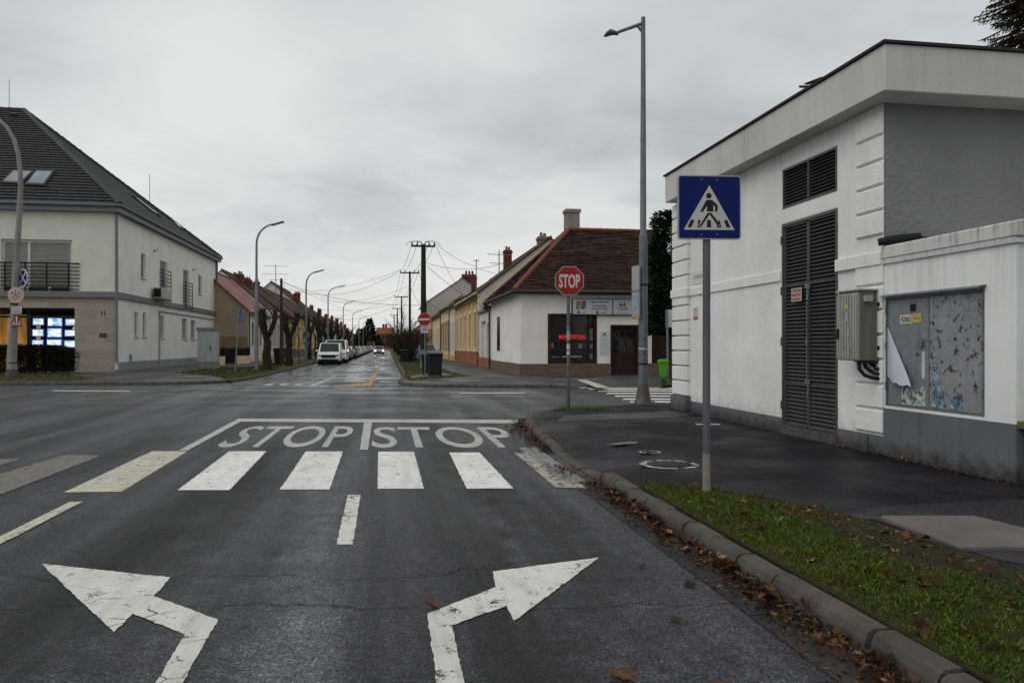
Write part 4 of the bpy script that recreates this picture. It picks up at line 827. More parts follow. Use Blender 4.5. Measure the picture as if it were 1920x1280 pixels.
part('lettering', mb, plain('notice_print', (.22, .22, .30), .6), pn)
# sign board
a0, a1, z0, z1 = fB(1072.5), fB(1186), fz(589.5), fz(560.5); ad = fB(1147.5)
mb = MB(); mb.box(a0 - .03, a1 + .03, SB0 - .13, SB0 - .001, z0 - .03, z1 + .03); sb = part('sign_board', mb, S_BLACK, sh)
mb = MB(); mb.box(a0 + .01, ad - .025, SB0 - .138, SB0 - .13, z0 + .01, z1 - .01); mb.box(ad + .025, a1 - .01, SB0 - .138, SB0 - .13, z0 + .01, z1 - .01); part('sign_face', mb, plain('sign_panel', (.50, .51, .53), .45, 0, .05, 5), sb)
mb = MB(); yy = SB0 - .1395; H_ = z1 - z0
xc = (fB(1104) + fB(1142)) / 2
for t, k, w in (('Ingyenes felmérés', .80, .92), ('Kedvező Árak', .58, .66), ('Folyamatos Akciók', .36, .80)): mb.text(t, (xc, yy, z0 + H_ * k), (1, 0, 0), (0, 0, 1), 1, .02, w, .13)
mb.text('csdf.bt', (fB(1093), yy, z0 + H_ * .14), (1, 0, 0), (0, 0, 1), 1, 0, .28, .06); mb.text('/csdf', (fB(1129), yy, z0 + H_ * .13), (1, 0, 0), (0, 0, 1), 1, .02, .32, .07)
xe = fB(1167); mb.text('CSDF', (xe - .05, yy, z0 + H_ * .38), (1, 0, 0), (0, 0, 1), 1, .01, .52, .16); mb.text('vizszereles klima', (xe - .02, yy, z0 + H_ * .13), (1, 0, 0), (0, 0, 1), 1, 0, .62, .045)
for dx, h in ((-.14, .16), (-.05, .11), (.06, .20)): mb.poly([(xe + dx - .06, yy, z0 + H_ * .56), (xe + dx + .05, yy, z0 + H_ * .56), (xe + dx - .02, yy, z0 + H_ * .60 + h)])
part('lettering', mb, plain('sign_ink', (.025, .025, .035), .6), sb)
mb = MB(); mb.box(fB(1079), fB(1098), yy - .001, yy + .004, z0 + H_ * .33, z0 + H_ * .88); part('picture', mb, m_print('sign_photo', (.03, .015, .012), (.10, .06, .05), (.30, .25, .22), 6), sb)
for x0, x1 in ((1116.5, 1120.5), (1081, 1085.5)): pbox('emblem', (fB(x0), fB(x1), yy - .001, yy + .004, z0 + H_ * .05, z0 + H_ * .22), plain('emblem_ink', (.04, .06, .16), .5), sb)
mb = MB(); b0, b1, z0, z1 = bw
mb.box(SA + .02, SA + .1, b0, b1, z0, z1); w2 = part('window', mb, BROWN, sh); mb = MB(); mb.box(SA + .0, SA + .02, b0 + .12, b1 - .12, z0 + .08, z1 - .08); part('pane', mb, GLASS, w2)
def courses(mb, A, B, C, D, row, lift, jit=0.):
    """tile courses on the slope A-B (eave) to D-C (ridge): each a strip with its lower edge standing proud of the one below"""
    A, B, C, D = map(Vector, (A, B, C, D)); n = ((B - A).cross(D - A)).normalized(); n = -n if n.z < 0 else n
    ex = (B - A).normalized(); up = n.cross(ex).normalized(); up = -up if up.z < 0 else up; H_ = (D - A).dot(up); k = max(1, int(H_ / row))
    for i in range(k):
        t0, t1 = i / k, (i + 1) / k; p0, q0, p1, q1 = A.lerp(D, t0), B.lerp(C, t0), A.lerp(D, t1), B.lerp(C, t1); w = max(1, int((q0 - p0).length / .6)) if jit else 1
        for j in range(w):
            u0, u1 = j / w, (j + 1) / w; l = n * (lift + random.uniform(-jit, jit)); a, b, c, d = p0.lerp(q0, u0) + l, p0.lerp(q0, u1) + l, p1.lerp(q1, u1) + n * .004, p1.lerp(q1, u0) + n * .004
            uv = lambda p: ((p - A).dot(ex) + 3, (p - A).dot(up))
            mb.add([a, b, c, d], [(0, 1, 2, 3)], [[uv(a), uv(b), uv(c), uv(d)]]); e0, e1 = p0.lerp(q0, u0) + up * .03, p0.lerp(q0, u1) + up * .03; mb.add([e0, e1, b, a], [(0, 1, 2, 3)], [[uv(e0), uv(e1), uv(b), uv(a)]])
# roof: hip at the street corner, ridge to the right
OV = .38; RZ = zB(1066, 430, SM); RA = onB(1066, SM); ex0, ex1, ey0, ey1 = SA - OV, SE + .2, SB0 - OV, SB1 + OV
ez = EZ + .02; s1 = math.hypot(SM - ey0, RZ - ez); s2 = math.hypot(RA - ex0, RZ - ez); mb = MB()
def sag(p, q, n): return [Vector(p).lerp(Vector(q), i / n) for i in range(n + 1)]
courses(mb, (ex0, ey0, ez), (ex1, ey0, ez), (ex1, SM, RZ), (RA, SM, RZ), .165, .035, .018)
mb.add([(ex0, ey1, ez), (ex1, ey1, ez), (ex1, SM, RZ), (RA, SM, RZ)], [(1, 0, 3, 2)], [[(ex1, 0), (ex0, 0), (RA, s1), (ex1, s1)]])
courses(mb, (ex0, ey1, ez), (ex0, ey0, ez), (RA, SM, RZ), (RA, SM, RZ), .165, .035, .018)
mb.m = 1; mb.add([(ex0, ey0, ez - .03), (ex1, ey0, ez - .03), (ex1, ey1, ez - .03), (ex0, ey1, ez - .03)], [(0, 1, 2, 3)]); mb.add([(ex1, ey0, ez - .03), (ex1, ey1, ez - .03), (ex1, SM, RZ)], [(0, 1, 2)])
rf = part('roof', mb, [ROOFB, SHOPW], sh, recalc=False)
mb = MB()
def ridge(mb, p, q, r=.11, step=.36):
    p, q = Vector(p), Vector(q); n = max(1, int((q - p).length / step)); d = (q - p) / n
    for i in range(n): a = p + d * i; mb.tube([a, a + d * 1.06], [r * random.uniform(.92, 1.02), r * random.uniform(1.05, 1.18)], 8)
ridge(mb, (RA, SM, RZ), (ex1, SM, RZ), .10); ridge(mb, (ex0, ey0, ez + .02), (RA, SM, RZ), .12); ridge(mb, (ex0, ey1, ez + .02), (RA, SM, RZ), .1); part('ridge_tiles', mb, TERRA, rf)
mb = MB()
mb.box(ex0 + .02, ex1, ey0 - .0, ey0 + .1, ez - .16, ez - .035); mb.box(ex0, ex0 + .1, ey0 + .1, ey1, ez - .16, ez - .035); mb.tube([(ex0 - .06, ey0 - .06, ez - .05), (ex1, ey0 - .06, ez - .04)], .065, 8); mb.tube([(ex0 - .06, ey0 - .06, ez - .05), (ex0 - .06, ey1, ez - .04)], .065, 8)
mb.tube([(ex0 - .05, SB1 + .1, ez - .06), (ex0 + .1, SB1 + .1, ez - .35), (SA - .1, SB1 + .1, ez - .6), (SA - .1, SB1 + .1, .12)], .05, 8); part('gutter', mb, plain('brown_gutter', (.05, .04, .036), .5), sh)
# dark timber gate wall at the right end, under the same roof
mb = MB(); n = 14; w = (SE - SG - .15) / n
for k in range(n): mb.box(SG + .05 + k * w, SG + .05 + (k + .92) * w, SB0 + .75, SB0 + .8, .1, 2.7)
mb.box(SG, SE, SB0 + .8, SB0 + .85, .05, EZ); part('timber_screen', mb, BROWN, sh)
mb = MB(); ca, cb = onB(1072, SM + .8), SM + .8; w = .36
mb.box(ca - w, ca + w, cb - w, cb + w, RZ - 1.2, zB(1072, 400, cb)); mb.box(ca - w - .06, ca + w + .06, cb - w - .06, cb + w + .06, zB(1072, 400, cb), zB(1072, 394, cb)); part('chimney', mb, plaster('chimney_render', (.26, .24, .21), .9, .4, 12, .6, (.06, .05, .05), .7), rf)
# ------------------------------------------------------------------ two storey office house on the left
OA = -14.2; OB0 = onA(216, OA); OB1 = onA(405, OA); OE = -40.; OM = (OB0 + OB1) / 2; OEZ = 8.78
of = sthing('office_house', 'cream two storey office house with dark tiled hip roof and lit shop window', 'building', OA, OB0, .11)
def oB(px): return onB(px, OB0)
def oz(py, px=110): return zB(px, py, OB0)
def oA(x0, x1, y0, y1):                                               # opening on the street side
    xm = (x0 + x1) / 2; return onA(x0, OA), onA(x1, OA), zA(xm, y1, OA), zA(xm, y0, OA)
LZ0, LZ1 = oz(558, 200), oz(547, 200)
up_s = [oA(*q) for q in ((264, 273, 476, 523), (300, 313, 490, 566), (343.5, 354, 507, 575), (372, 378.5, 517, 553))]
lo_s = [oA(*q) for q in ((252, 259, 585, 632), (267.5, 274.5, 586.5, 632), (298, 308, 591.5, 634.5), (341, 351, 597.5, 636), (357.5, 366.5, 600, 637))]
ww = (oB(2), oB(135), LZ1 + .08, oz(449, 70)); sw0 = (oB(-40), oB(140), .12, oz(577, 70))
mb = MB(); L = OA - OE
# upper front (right part of the wall is seen), lower front clad in stone, street side, rear, far end
mb.wall((OA, OB0), (-1, 0), (0, -1), L, LZ1, OEZ, [(OA - ww[1], OA - ww[0], ww[2], ww[3])], .3)
mb.m = 1
mb.wall((OA, OB1), (0, -1), (-1 * -1, 0), OB1 - OB0, -.05, OEZ, [(OB1 - b1, OB1 - b0, z0, z1) for b0, b1, z0, z1 in up_s + lo_s], .18)
mb.wall((OE, OB1), (1, 0), (0, 1), L, -.05, OEZ); mb.wall((OE, OB0), (0, 1), (-1, 0), OB1 - OB0, -.05, OEZ); part('wall', mb, [OFFW, OFFS], of, recalc=False)
mb = MB(); mb.wall((OA - .0, OB0 - .0), (-1, 0), (0, -1), L, -.05, LZ1, [(OA - sw0[1], OA - sw0[0], sw0[2], sw0[3])], 3.4); part('stone_cladding', mb, TRAV, of, recalc=False)
mb = MB(); mb.box(OE, OA + .16, OB0 - .16, OB0 - .001, LZ0, LZ1); mb.box(OA + .001, OA + .16, OB0, OB1 + .05, LZ0, LZ1); part('ledge', mb, OFFT, of)
mb = MB(); mb.box(OA - .05, OA + .02, OB0 + .02, OB1, -.05, .62); part('plinth', mb, OFFP, of)
def narrow(b0, b1, z0, z1):
    mb = MB(); f = .07; x = OA - .15
    for y in (b0, b1 - f): mb.box(x, x + .05, y, y + f, z0, z1)
    for z in (z0, z1 - f): mb.box(x, x + .05, b0 + f, b1 - f, z, z + f)
    w = part('window', mb, PVC, of); pbox('pane', (x + .0, x + .02, b0 + f, b1 - f, z0 + f, z1 - f), m_sh if z0 > 4 else m_lo, w); pbox('sill', (OA - .1, OA + .05, b0 - .04, b1 + .04, z0 - .05, z0 - .002), SHUT, w); return w
m_sh = plain('pale_blind', (.20, .20, .195), .7, 0, .1, 2); m_lo = plain('grey_blind', (.24, .24, .23), .7, 0, .1, 2)
for q in up_s + lo_s: narrow(*q)
def juliet(b0, b1, z0, z1, n=9):
    mb = MB(); x = OA + .22
    for k in range(n): z = z0 + (z1 - z0) * k / (n - 1); mb.tube([(OA, b0 - .12, z), (x, b0 - .12, z), (x, b1 + .12, z), (OA, b1 + .12, z)], .022, 5)
    for b in (b0 - .12, b1 + .12): mb.box(x - .02, x + .02, b - .02, b + .02, z0 - .05, z1 + .05)
    part('balcony_rail', mb, BLACK, of)
q = up_s[1]; juliet(q[0], q[1], q[2] + .1, q[2] + 2.0); q = up_s[2]; juliet(q[0], q[1], q[2] - .1, q[2] + 1.7)
# big window with roller shutters, long balcony rail
mb = MB(); a0, a1, z0, z1 = ww; y = OB0 + .12; f = .12
for x in (a0, a1 - f, a0 + (a1 - a0) * .36): mb.box(x, x + f, y, y + .1, z0, z1)
for z in (z0, z1 - .14): mb.box(a0 + f, a1 - f, y + .003, y + .1, z, z + .14)
bwn = part('balcony_window', mb, PVC, of)
mb = MB(); k = z0 + .14
while k < z1 - .15: mb.extr([(a0 + f, y + .04, k), (a0 + f, y + .02, k + .03), (a0 + f, y + .045, k + .062), (a0 + f, y + .06, k + .03)], (a1 - a0 - 2 * f, 0, 0)); k += .065
part('roller_shutter', mb, SHUT, bwn)
mb = MB(); rz0, rz1 = LZ1 + .1, oz(494, 100); yb = OB0 - .14; x1 = oB(143)
for k in range(8): z = rz0 + (rz1 - rz0) * k / 7; mb.tube([(OA - 14, yb, z), (x1, yb, z), (x1 + .12, yb + .06, z + .01), (x1 + .14, OB0, z)], .026 if k < 7 else .04, 5)
for x in (oB(-25), oB(12), oB(50), oB(90), oB(131)): mb.box(x - .035, x + .035, yb - .045, yb - .01, LZ1, rz1 + .02)
part('balcony_rail', mb, BLACK, of)
for x0, x1 in ((oB(11), oB(22)), (oB(55), oB(90)), (oB(97), oB(130))): pbox('planter', (x0, x1, OB0 - .1, OB0 - .02, LZ1 + .0, LZ1 + .22), TRIMB, of)
# shop window: dark deep room, lit listing screens, warm lit office
a0, a1, z0, z1 = sw0
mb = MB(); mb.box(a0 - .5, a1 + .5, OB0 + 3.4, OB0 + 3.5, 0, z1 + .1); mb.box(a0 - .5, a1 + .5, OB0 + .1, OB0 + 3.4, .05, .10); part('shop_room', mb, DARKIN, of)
mb = MB(); f = .07; y = OB0 + .25
for x in (a1 - f, oB(50), oB(46), oB(-10)): mb.box(x, x + f, y, y + .08, z0, z1)
for z in (z0, z1 - .12, z1 - .52): mb.box(a0, a1, y + .003, y + .08, z, z + (.12 if z > 1 else .25))
swn = part('shop_window', mb, TRIMB, of)
mb = MB(); mb.box(oB(49), a1 - f, y + .03, y + .035, z0 + .2, z1 - .1); part('pane', mb, m_glass('screen_glass', (.006, .006, .008), .1, .2), swn) if False else None
WARM = NM('warm_room'); _u = WARM.noise(1.3, 3, .5, WARM.mapv(WARM.obj, (2.2, 1, .35))); _c = WARM.ramp(_u, (.3, (.12, .055, .012)), (.5, (.30, .15, .035)), (.7, (.48, .26, .07))); WARM = WARM.done(_c, .8, 0, None, .2, emis=_c, es=.6)
mb = MB(); mb.box(oB(-38), oB(31), OB0 + 1.5, OB0 + 1.55, .3, oz(588)); mb.box(oB(45), oB(53), OB0 + 1.4, OB0 + 1.45, .3, oz(590)); part('lit_back_wall', mb, WARM, swn)
def m_screen(name, tint, s, seed):
    m = NM(name); v = m.mapv(m.obj, (1, 1, 1), loc=(seed * 3.1, seed, seed * 1.7)); n = m.noise(s, 3, .6, m.mapv(v, (1, 1, 2.2))); c = m.ramp(n, (.36, tint), (.47, (.55, .72, .95)), (.60, (.9, .95, 1.))); return m.done(c, .4, 0, None, .2, emis=c, es=.78)
scr = [(56.5, 75, 597, 608), (84.5, 110, 595, 610), (118, 136.5, 598, 608.5), (55.5, 74.5, 618, 629), (84, 109, 616, 631), (117, 136, 619, 629), (55, 74, 638, 647), (83, 109, 637, 647), (116, 135.5, 639, 650)]
for i, (x0, x1, y0, y1) in enumerate(scr):
    mb = MB(); yy = OB0 + .36; q0, q1, v0, v1 = oB(x0), oB(x1), oz(y1), oz(y0); mb.box(q0 - .05, q1 + .05, yy + .01, yy + .04, v0 - .05, v1 + .05); fr = part('listing_screen', mb, m_glow('screen_halo', (.06, .14, .45), .35), swn)
    pbox('screen', (q0, q1, yy, yy + .012, v0, v1), m_screen('screen_%d' % i, ((.10, .35, .80) if i == 1 else (.30, .45, .60)), 3.4, i), swn)
mb = MB(); mb.lathe([(.02, .16), (.10, .14), (.2, 0)], (oB(130), OB0 + .9, oz(616)), 12); part('lamp_shade', mb, m_glow('lamp_shade', (1., .5, .16), .7), swn)
mb = MB(); ac = oB(193.5); mb.text('11', (ac, OB0 - .012, oz(587, 193)), (1, 0, 0), (0, 0, 1), 1, .03, .19, .22); part('house_number', mb, S_BLACK, of)
mb = MB(); mb.box(oB(186.5), oB(200), OB0 - .03, OB0 - .001, oz(632.5, 193), oz(624.5, 193)); part('wall_plaque', mb, plain('bronze_plaque', (.05, .045, .04), .5, 0, .2, 12), of)
# pipes, air conditioner, wall lamps
mb = MB(); x, y = OA + .1, OB0 - .1
mb.tube([(x, y, OEZ - .1), (x, y, .45), (x + .02, y - .02, .3), (x + .10, y - .14, .2)], .075, 10); part('downpipe', mb, OFFT, of)
mb = MB(); mb.tube([(x, y, .62), (x, y, .40), (x + .03, y - .06, .28), (x + .1, y - .2, .19)], .085, 10); part('pipe_shoe', mb, LGREY, of)
mb = MB(); x, y = OA + .1, OB1 - .15; mb.tube([(x, y, OEZ - .1), (x, y, .1)], .09, 8); part('downpipe', mb, OFFT, of)
mb = MB(); b = onA(297.5, OA); mb.tube([(OA + .06, onA(403, OA), LZ0 - .35), (OA + .06, b, LZ0 - .35), (OA + .06, b, .4)], .05, 6); part('cable_duct', mb, LGREY, of)
b0, b1 = onA(283, OA), onA(303, OA); z0, z1 = zA(293, 561, OA), zA(293, 541, OA)
mb = MB(); mb.box(OA + .12, OA + .62, b0, b1, z0, z1); ac = part('air_conditioner', mb, LGREY, of, bevel=.02)
mb = MB(); mb.box(OA + .15, OA + .58, b0 - .012, b0 - .002, z0 + .08, z1 - .08); n = 7
for k in range(n): z = z0 + .12 + k * (z1 - z0 - .3) / (n - 1); mb.box(OA + .17, OA + .56, b0 - .03, b0 - .012, z, z + .03)
part('grille', mb, BLACK, ac); mb = MB(); mb.box(OA, OA + .6, b0 + .1, b0 + .16, z0 - .07, z0 - .002); part('bracket', mb, OFFT, ac)
for px, py in ((288, 470), (361, 506)): mb = MB(); b = onA(px, OA); z = zA(px, py, OA); mb.box(OA, OA + .1, b - .05, b + .05, z - .08, z + .08); mb.tube([(OA + .1, b, z), (OA + .2, b, z + .02), (OA + .2, b, z + .2)], .03, 6); part('wall_lamp', mb, LGREY, of)
mb = MB(); b0, b1, z0, z1 = oA(242, 246.5, 664, 678); mb.box(OA, OA + .04, b0, b1, z0, z1); part('meter_flap', mb, OFFP, of)
# roof
OV = .35; ex0, ex1, ey0, ey1 = OE - OV, OA + OV, OB0 - OV, OB1 + OV; ez = OEZ + .12; AP = (onB(45, OM), OM, zB(45, 207, OM)); AP2 = (OE + (OA - AP[0]), OM, AP[2])
s1 = math.hypot(OM - ey0, AP[2] - ez); s2 = math.hypot(AP[0] - ex1, AP[2] - ez); mb = MB()
courses(mb, (ex0, ey0, ez), (ex1, ey0, ez), AP, AP2, .40, .06)
mb.add([(ex1, ey1, ez), (ex0, ey1, ez), AP2, AP], [(0, 1, 2, 3)], [[(ex1, 0), (ex0, 0), (AP2[0], s1), (AP[0], s1)]])
courses(mb, (ex1, ey0, ez), (ex1, ey1, ez), AP, AP, .40, .022)
mb.add([(ex0, ey1, ez), (ex0, ey0, ez), AP2], [(0, 1, 2)], [[(ey1, 0), (ey0, 0), (OM, s2)]])
mb.m = 1; mb.poly([(ex0, ey0, ez - .03), (ex1, ey0, ez - .03), (ex1, ey1, ez - .03), (ex0, ey1, ez - .03)]); orf = part('roof', mb, [ROOFD, OFFT], of, recalc=False)
mb = MB(); ridge(mb, (ex1, ey0, ez + .03), AP, .15, .45); ridge(mb, (ex1, ey1, ez + .03), AP, .15, .45); ridge(mb, AP, AP2, .15, .45); part('ridge_tiles', mb, RIDGD, orf)
mb = MB(); mb.box(ex0, ex1, ey0, ey0 + .08, ez - .38, ez - .035); mb.box(ex1 - .08, ex1, ey0 + .08, ey1, ez - .38, ez - .035); mb.tube([(ex0, ey0 - .07, ez - .05), (ex1 + .07, ey0 - .07, ez - .05), (ex1 + .07, ey1, ez - .05)], .085, 8); part('gutter', mb, OFFT, of)
mb = MB(); mb.box(ex0, ex1 - .09, ey0 + .09, OB0, ez - .36, ez - .3); mb.box(OA, ex1 - .09, OB0, ey1, ez - .36, ez - .3); part('soffit', mb, OFFT, of)
def on_plane(px, py, p0, nrm):
    d = Vector((*ab((px - CX) / F, 1.), -(py - HY) / F)); o = Vector((0, 0, EYE)); return o + d * ((Vector(p0) - o).dot(nrm) / d.dot(nrm))
fn = (Vector((1, 0, 0)).cross(Vector((0, OM - ey0, AP[2] - ez)))).normalized()
for q in (((25, 322), (66, 323), (40, 348), (2, 346)), ((68, 322), (104, 323), (84, 351), (47, 349.5))):
    c = [on_plane(*p, (0, ey0, ez), fn) for p in q]; mb = MB(); mb.extr(c, fn * .13); sk = part('skylight', mb, RIDGD, orf)
    m_ = sum(c, Vector()) / 4; mb = MB(); mb.extr([m_ + (p - m_) * .80 + fn * .131 for p in c], fn * .01); part('pane', mb, m_glass('sky_glass', (.10, .13, .16), .03, 1.), orf)
gn = (Vector((0, 1, 0)).cross(Vector((AP[0] - ex1, 0, AP[2] - ez)))).normalized()
if gn.x < 0: gn = -gn
for q in (((246, 368), (258, 376), (300, 408), (290, 402)), ((308, 402), (318, 409), (344, 432), (335, 428))):
    c = [on_plane(*p, (ex1, 0, ez), gn) for p in q]; mb = MB(); mb.extr(c, gn * .12); sk = part('skylight', mb, RIDGD, orf)
    m_ = sum(c, Vector()) / 4; mb = MB(); mb.extr([m_ + (p - m_) * .8 + gn * .121 for p in c], gn * .01); part('pane', mb, m_glass('sky_glass2', (.10, .12, .14), .05, 1.), orf)
for k in range(9):
    p = on_plane(22 + k * 21 + (k % 2) * 5, 357 + (k % 3) * 4.5, (0, ey0, ez), fn); mb = MB(); mb.obox(p + fn * .07, (.02, 0, 0), (0, .02, .02), fn * .07); part('snow_guard', mb, RIDGD, orf)
for p, h in ((Vector(AP) + Vector((-.9, 0, 0)), 2.0), (Vector(AP).lerp(Vector((ex1, ey1, ez)), .58), 2.3)):
    mb = MB(); mb.tube([p, p + Vector((0, 0, h))], .02, 5); part('lightning_rod', mb, GALV, orf)
mb = MB(); p = on_plane(27, 218, (0, ey0, ez), fn); mb.obox(p + fn * .1, (.22, 0, 0), (0, .1, .08), fn * .1); part('roof_vent', mb, RIDGD, orf)
# ------------------------------------------------------------------ terraced houses along the far street
def house(label, a, b0, b1, eave, rise, depth, side, wall, roof, plin, wins, opts=None, name='terraced_house'):
    """side +1: stands right of the street (front wall faces -a); -1: left. wins: (fraction along, width, sill, head)"""
    o = opts or {}; fz = -side; E = a + side * depth; M = a + side * depth / 2; t = sthing(name, label, 'house', a, b0, .11); L = b1 - b0
    def bs(w): c = b0 + L * w[0]; return c - w[1] / 2, c + w[1] / 2
    mb = MB(); ops = [((b1 - bs(w)[1] if side > 0 else bs(w)[0] - b0), (b1 - bs(w)[0] if side > 0 else bs(w)[1] - b0), w[2], w[3]) for w in wins]
    mb.wall((a, b1) if side > 0 else (a, b0), (0, -1) if side > 0 else (0, 1), (fz, 0), L, .0, eave, ops, .14)
    mb.m = 1; rz = eave + rise
    for b in (b0, b1): mb.poly([(a, b, 0), (E, b, 0), (E, b, eave), (M, b, rz - .05), (a, b, eave)])
    mb.quad((E, b0, 0), (E, b1, 0), (E, b1, eave), (E, b0, eave)); part('wall', mb, [wall, o.get('gable', wall)], t, recalc=False)
    sl = math.hypot(depth / 2, rise); ov = .32; dz = ov * rise / (depth / 2); mb = MB(); v0, v1 = b0 - o.get('verge', .06), b1 + .06
    for s in (1, -1):
        e = (a if s > 0 else E) - side * s * ov
        mb.add([(e, v0, eave - dz + .04), (e, v1, eave - dz + .04), (M, v1, rz + .04), (M, v0, rz + .04)], [(0, 1, 2, 3)], [[(v0, 0), (v1, 0), (v1, sl), (v0, sl)]])
        mb.m = 1; mb.quad((e, v0, eave - dz - .06), (e, v1, eave - dz - .06), (M, v1, rz - .06), (M, v0, rz - .06)); mb.quad((e, v0, eave - dz - .06), (e, v0, eave - dz + .04), (M, v0, rz + .04), (M, v0, rz - .06)); mb.quad((e, v1, eave - dz - .06), (e, v1, eave - dz + .04), (M, v1, rz + .04), (M, v1, rz - .06)); mb.m = 0
    rf = part('roof', mb, [roof, o.get('vergemat', TRIMB)], t, recalc=False)
    mb = MB(); mb.tube([(M, v0, rz + .05), (M, v1, rz + .05)], .1, 7); part('ridge_tiles', mb, o.get('ridge', roof if False else TERRA), rf)
    ga = a + fz * .36; mb = MB(); mb.tube([(ga, v0, eave - dz), (ga, v1, eave - dz)], .07, 6); mb.tube([(a + fz * .06, b0 + .25, eave - dz), (a + fz * .06, b0 + .25, .1)], .05, 6); part('gutter', mb, o.get('gutmat', plain('brown_gutter', (.05, .04, .036), .5)), t)
    mb = MB(); mb.extr([(a, b0, eave - .02), (a + fz * .22, b0, eave - .02), (a + fz * .22, b0, eave - .12), (a + fz * .08, b0, eave - .34), (a, b0, eave - .4)], (0, L, 0)); part('cornice', mb, o.get('trim', wall), t)
    mb = MB(); mb.box(a, a + fz * .05, b0, b1, .0, o.get('plinth', .6)); part('plinth', mb, plin, t)
    for w in wins:
        y0, y1 = bs(w); mb = MB(); x = a - fz * .09; f = .08; z0, z1 = w[2], w[3]; q = x - fz * .05
        for y in (y0, y1 - f, (y0 + y1) / 2 - f / 2): mb.box(x, q, y, y + f, z0, z1)
        for z in (z0, z1 - f, z0 + (z1 - z0) * .68): mb.box(x + fz * .003, q, y0 + f, y1 - f, z, z + f)
        isd = z0 < .5; w_ = part('door' if isd else 'window', mb, o.get('frame', PVC), t)
        if o.get('surround'):
            mb = MB(); sm = o['surround']
            for y in (y0 - .2, y1): mb.box(a, a + fz * .07, y, y + .2, z0 - .1, z1 + .05)
            mb.box(a, a + fz * .09, y0 - .24, y1 + .24, z1 + .05, z1 + .32); mb.box(a, a + fz * .12, y0 - .26, y1 + .26, z0 - .24, z0 - .1); part('surround', mb, sm, w_)
        pbox('pane' if not isd else 'panel', (x - fz * .01, x - fz * .03, y0 + f, y1 - f, z0 + f, z1 - f), (GLASS if not isd else o.get('doormat', BROWN)), w_)
    for k, (bc, dc, h, w, m_) in enumerate(o.get('chim', ())):
        ac = a + side * dc; base = eave + rise * (1 - abs(dc - depth / 2) / (depth / 2)); mb = MB(); mb.box(ac - w, ac + w, b0 + bc - w, b0 + bc + w, base - .5, base + h); mb.box(ac - w - .06, ac + w + .06, b0 + bc - w - .06, b0 + bc + w + .06, base + h - .22, base + h - .1)
        mb.box(ac - w * .5, ac - w * .1, b0 + bc - .15, b0 + bc + .15, base + h, base + h + .3); mb.box(ac + w * .15, ac + w * .6, b0 + bc - .15, b0 + bc + .15, base + h, base + h + .25); part('chimney', mb, m_, rf)
    return t, rf
def antenna(parent, a, b, z, h, arms, dark=True):
    mb = MB(); mb.tube([(a, b, z), (a, b, z + h)], .035, 6)
    for k, (dz, ln) in enumerate(arms):
        mb.tube([(a - ln / 2, b - .2, z + h - dz), (a + ln / 2, b + .2, z + h - dz)], .018, 5); n = 5
        for i in range(n): x = a - ln / 2 + ln * (i + .5) / n; mb.tube([(x + .0, b - .5, z + h - dz - .0), (x, b + .5, z + h - dz + .02)], .010, 4)
    part('aerial', mb, GALV, parent)
def row(n, w, s, h, skip=()): return [((i + .5) / n, w, s, h) for i in range(n) if i not in skip]
OCH = plaster('ochre_render', (.68, .43, .17), .9, .2, 30, .3, (.2, .13, .07), .3); CRM = plaster('cream_render', (.72, .60, .40), .9, .2, 30, .25, (.25, .2, .14), .3); CRG = plaster('bare_gable', (.60, .53, .42), .92, .35, 20, .45, (.22, .17, .12), .3)
PAL = plaster('pale_render', (.70, .66, .58), .9, .2, 30, .25, (.25, .22, .18), .3); TER = plaster('terracotta_plinth', (.30, .13, .075), .85, .2, 30, .3, (.12, .06, .04), .3); WHT = plaster('white_render', (.66, .65, .62), .9, .15, 30, .2, (.3, .29, .27), .25)
BRN = plaster('brown_render', (.24, .15, .10), .9, .2, 30, .3, (.1, .07, .05), .3); YEL = plaster('yellow_render', (.70, .50, .16), .9, .2, 30, .3, (.25, .18, .08), .25); GRY = plaster('grey_render', (.36, .34, .31), .9, .2, 30, .3, (.15, .14, .13), .3); PNK = plaster('rose_render', (.42, .26, .19), .9, .2, 30, .3, (.2, .12, .09), .3)
GPL = plaster('grey_base', (.17, .165, .16), .9, .3, 30, .4, (.07, .07, .06), .3); REDB = plain('red_chimney_brick', (.13, .042, .030), .85, 0, .3, 9, .4); OLDG = plaster('old_ochre_gable', (.36, .30, .20), .93, .5, 14, .55, (.18, .12, .075), .25)
RA_ = 6.1
# right: gateway beside the shop
gB0, gB1 = SB1 + .15, onA(898.5, RA_)
gt = sthing('gateway', 'white carriage gateway with terracotta base beside the corner shop', 'gateway', RA_, gB0, .11)
mb = MB(); gz = zA(910, 585, RA_); mb.wall((RA_, gB1), (0, -1), (-1, 0), gB1 - gB0, 0, gz, [(1.0, 3.4, .1, gz - .55), (4.0, 5.3, .1, gz - .75)] if gB1 - gB0 > 5.6 else [(.6, 2.6, .1, gz - .55), (3.1, 4.2, .1, gz - .75)], .35); mb.box(RA_ + .36, RA_ + .5, gB0, gB1, 0, gz); part('wall', mb, WHT, gt, recalc=False)
mb = MB(); mb.box(RA_ - .12, RA_ + .4, gB0 - .05, gB1 + .05, gz, gz + .18); mb.box(RA_ - .3, RA_ + .5, gB0 + .2, gB0 + 2.3, gz + .18, gz + .3); part('coping', mb, GPL, gt); mb = MB(); mb.box(RA_ - .04, RA_, gB0, gB1, 0, .75); part('plinth', mb, TER, gt)
k = gB1 - gB0; o0 = (1.0, 3.4) if k > 5.6 else (.6, 2.6); o1 = (4.0, 5.3) if k > 5.6 else (3.1, 4.2)
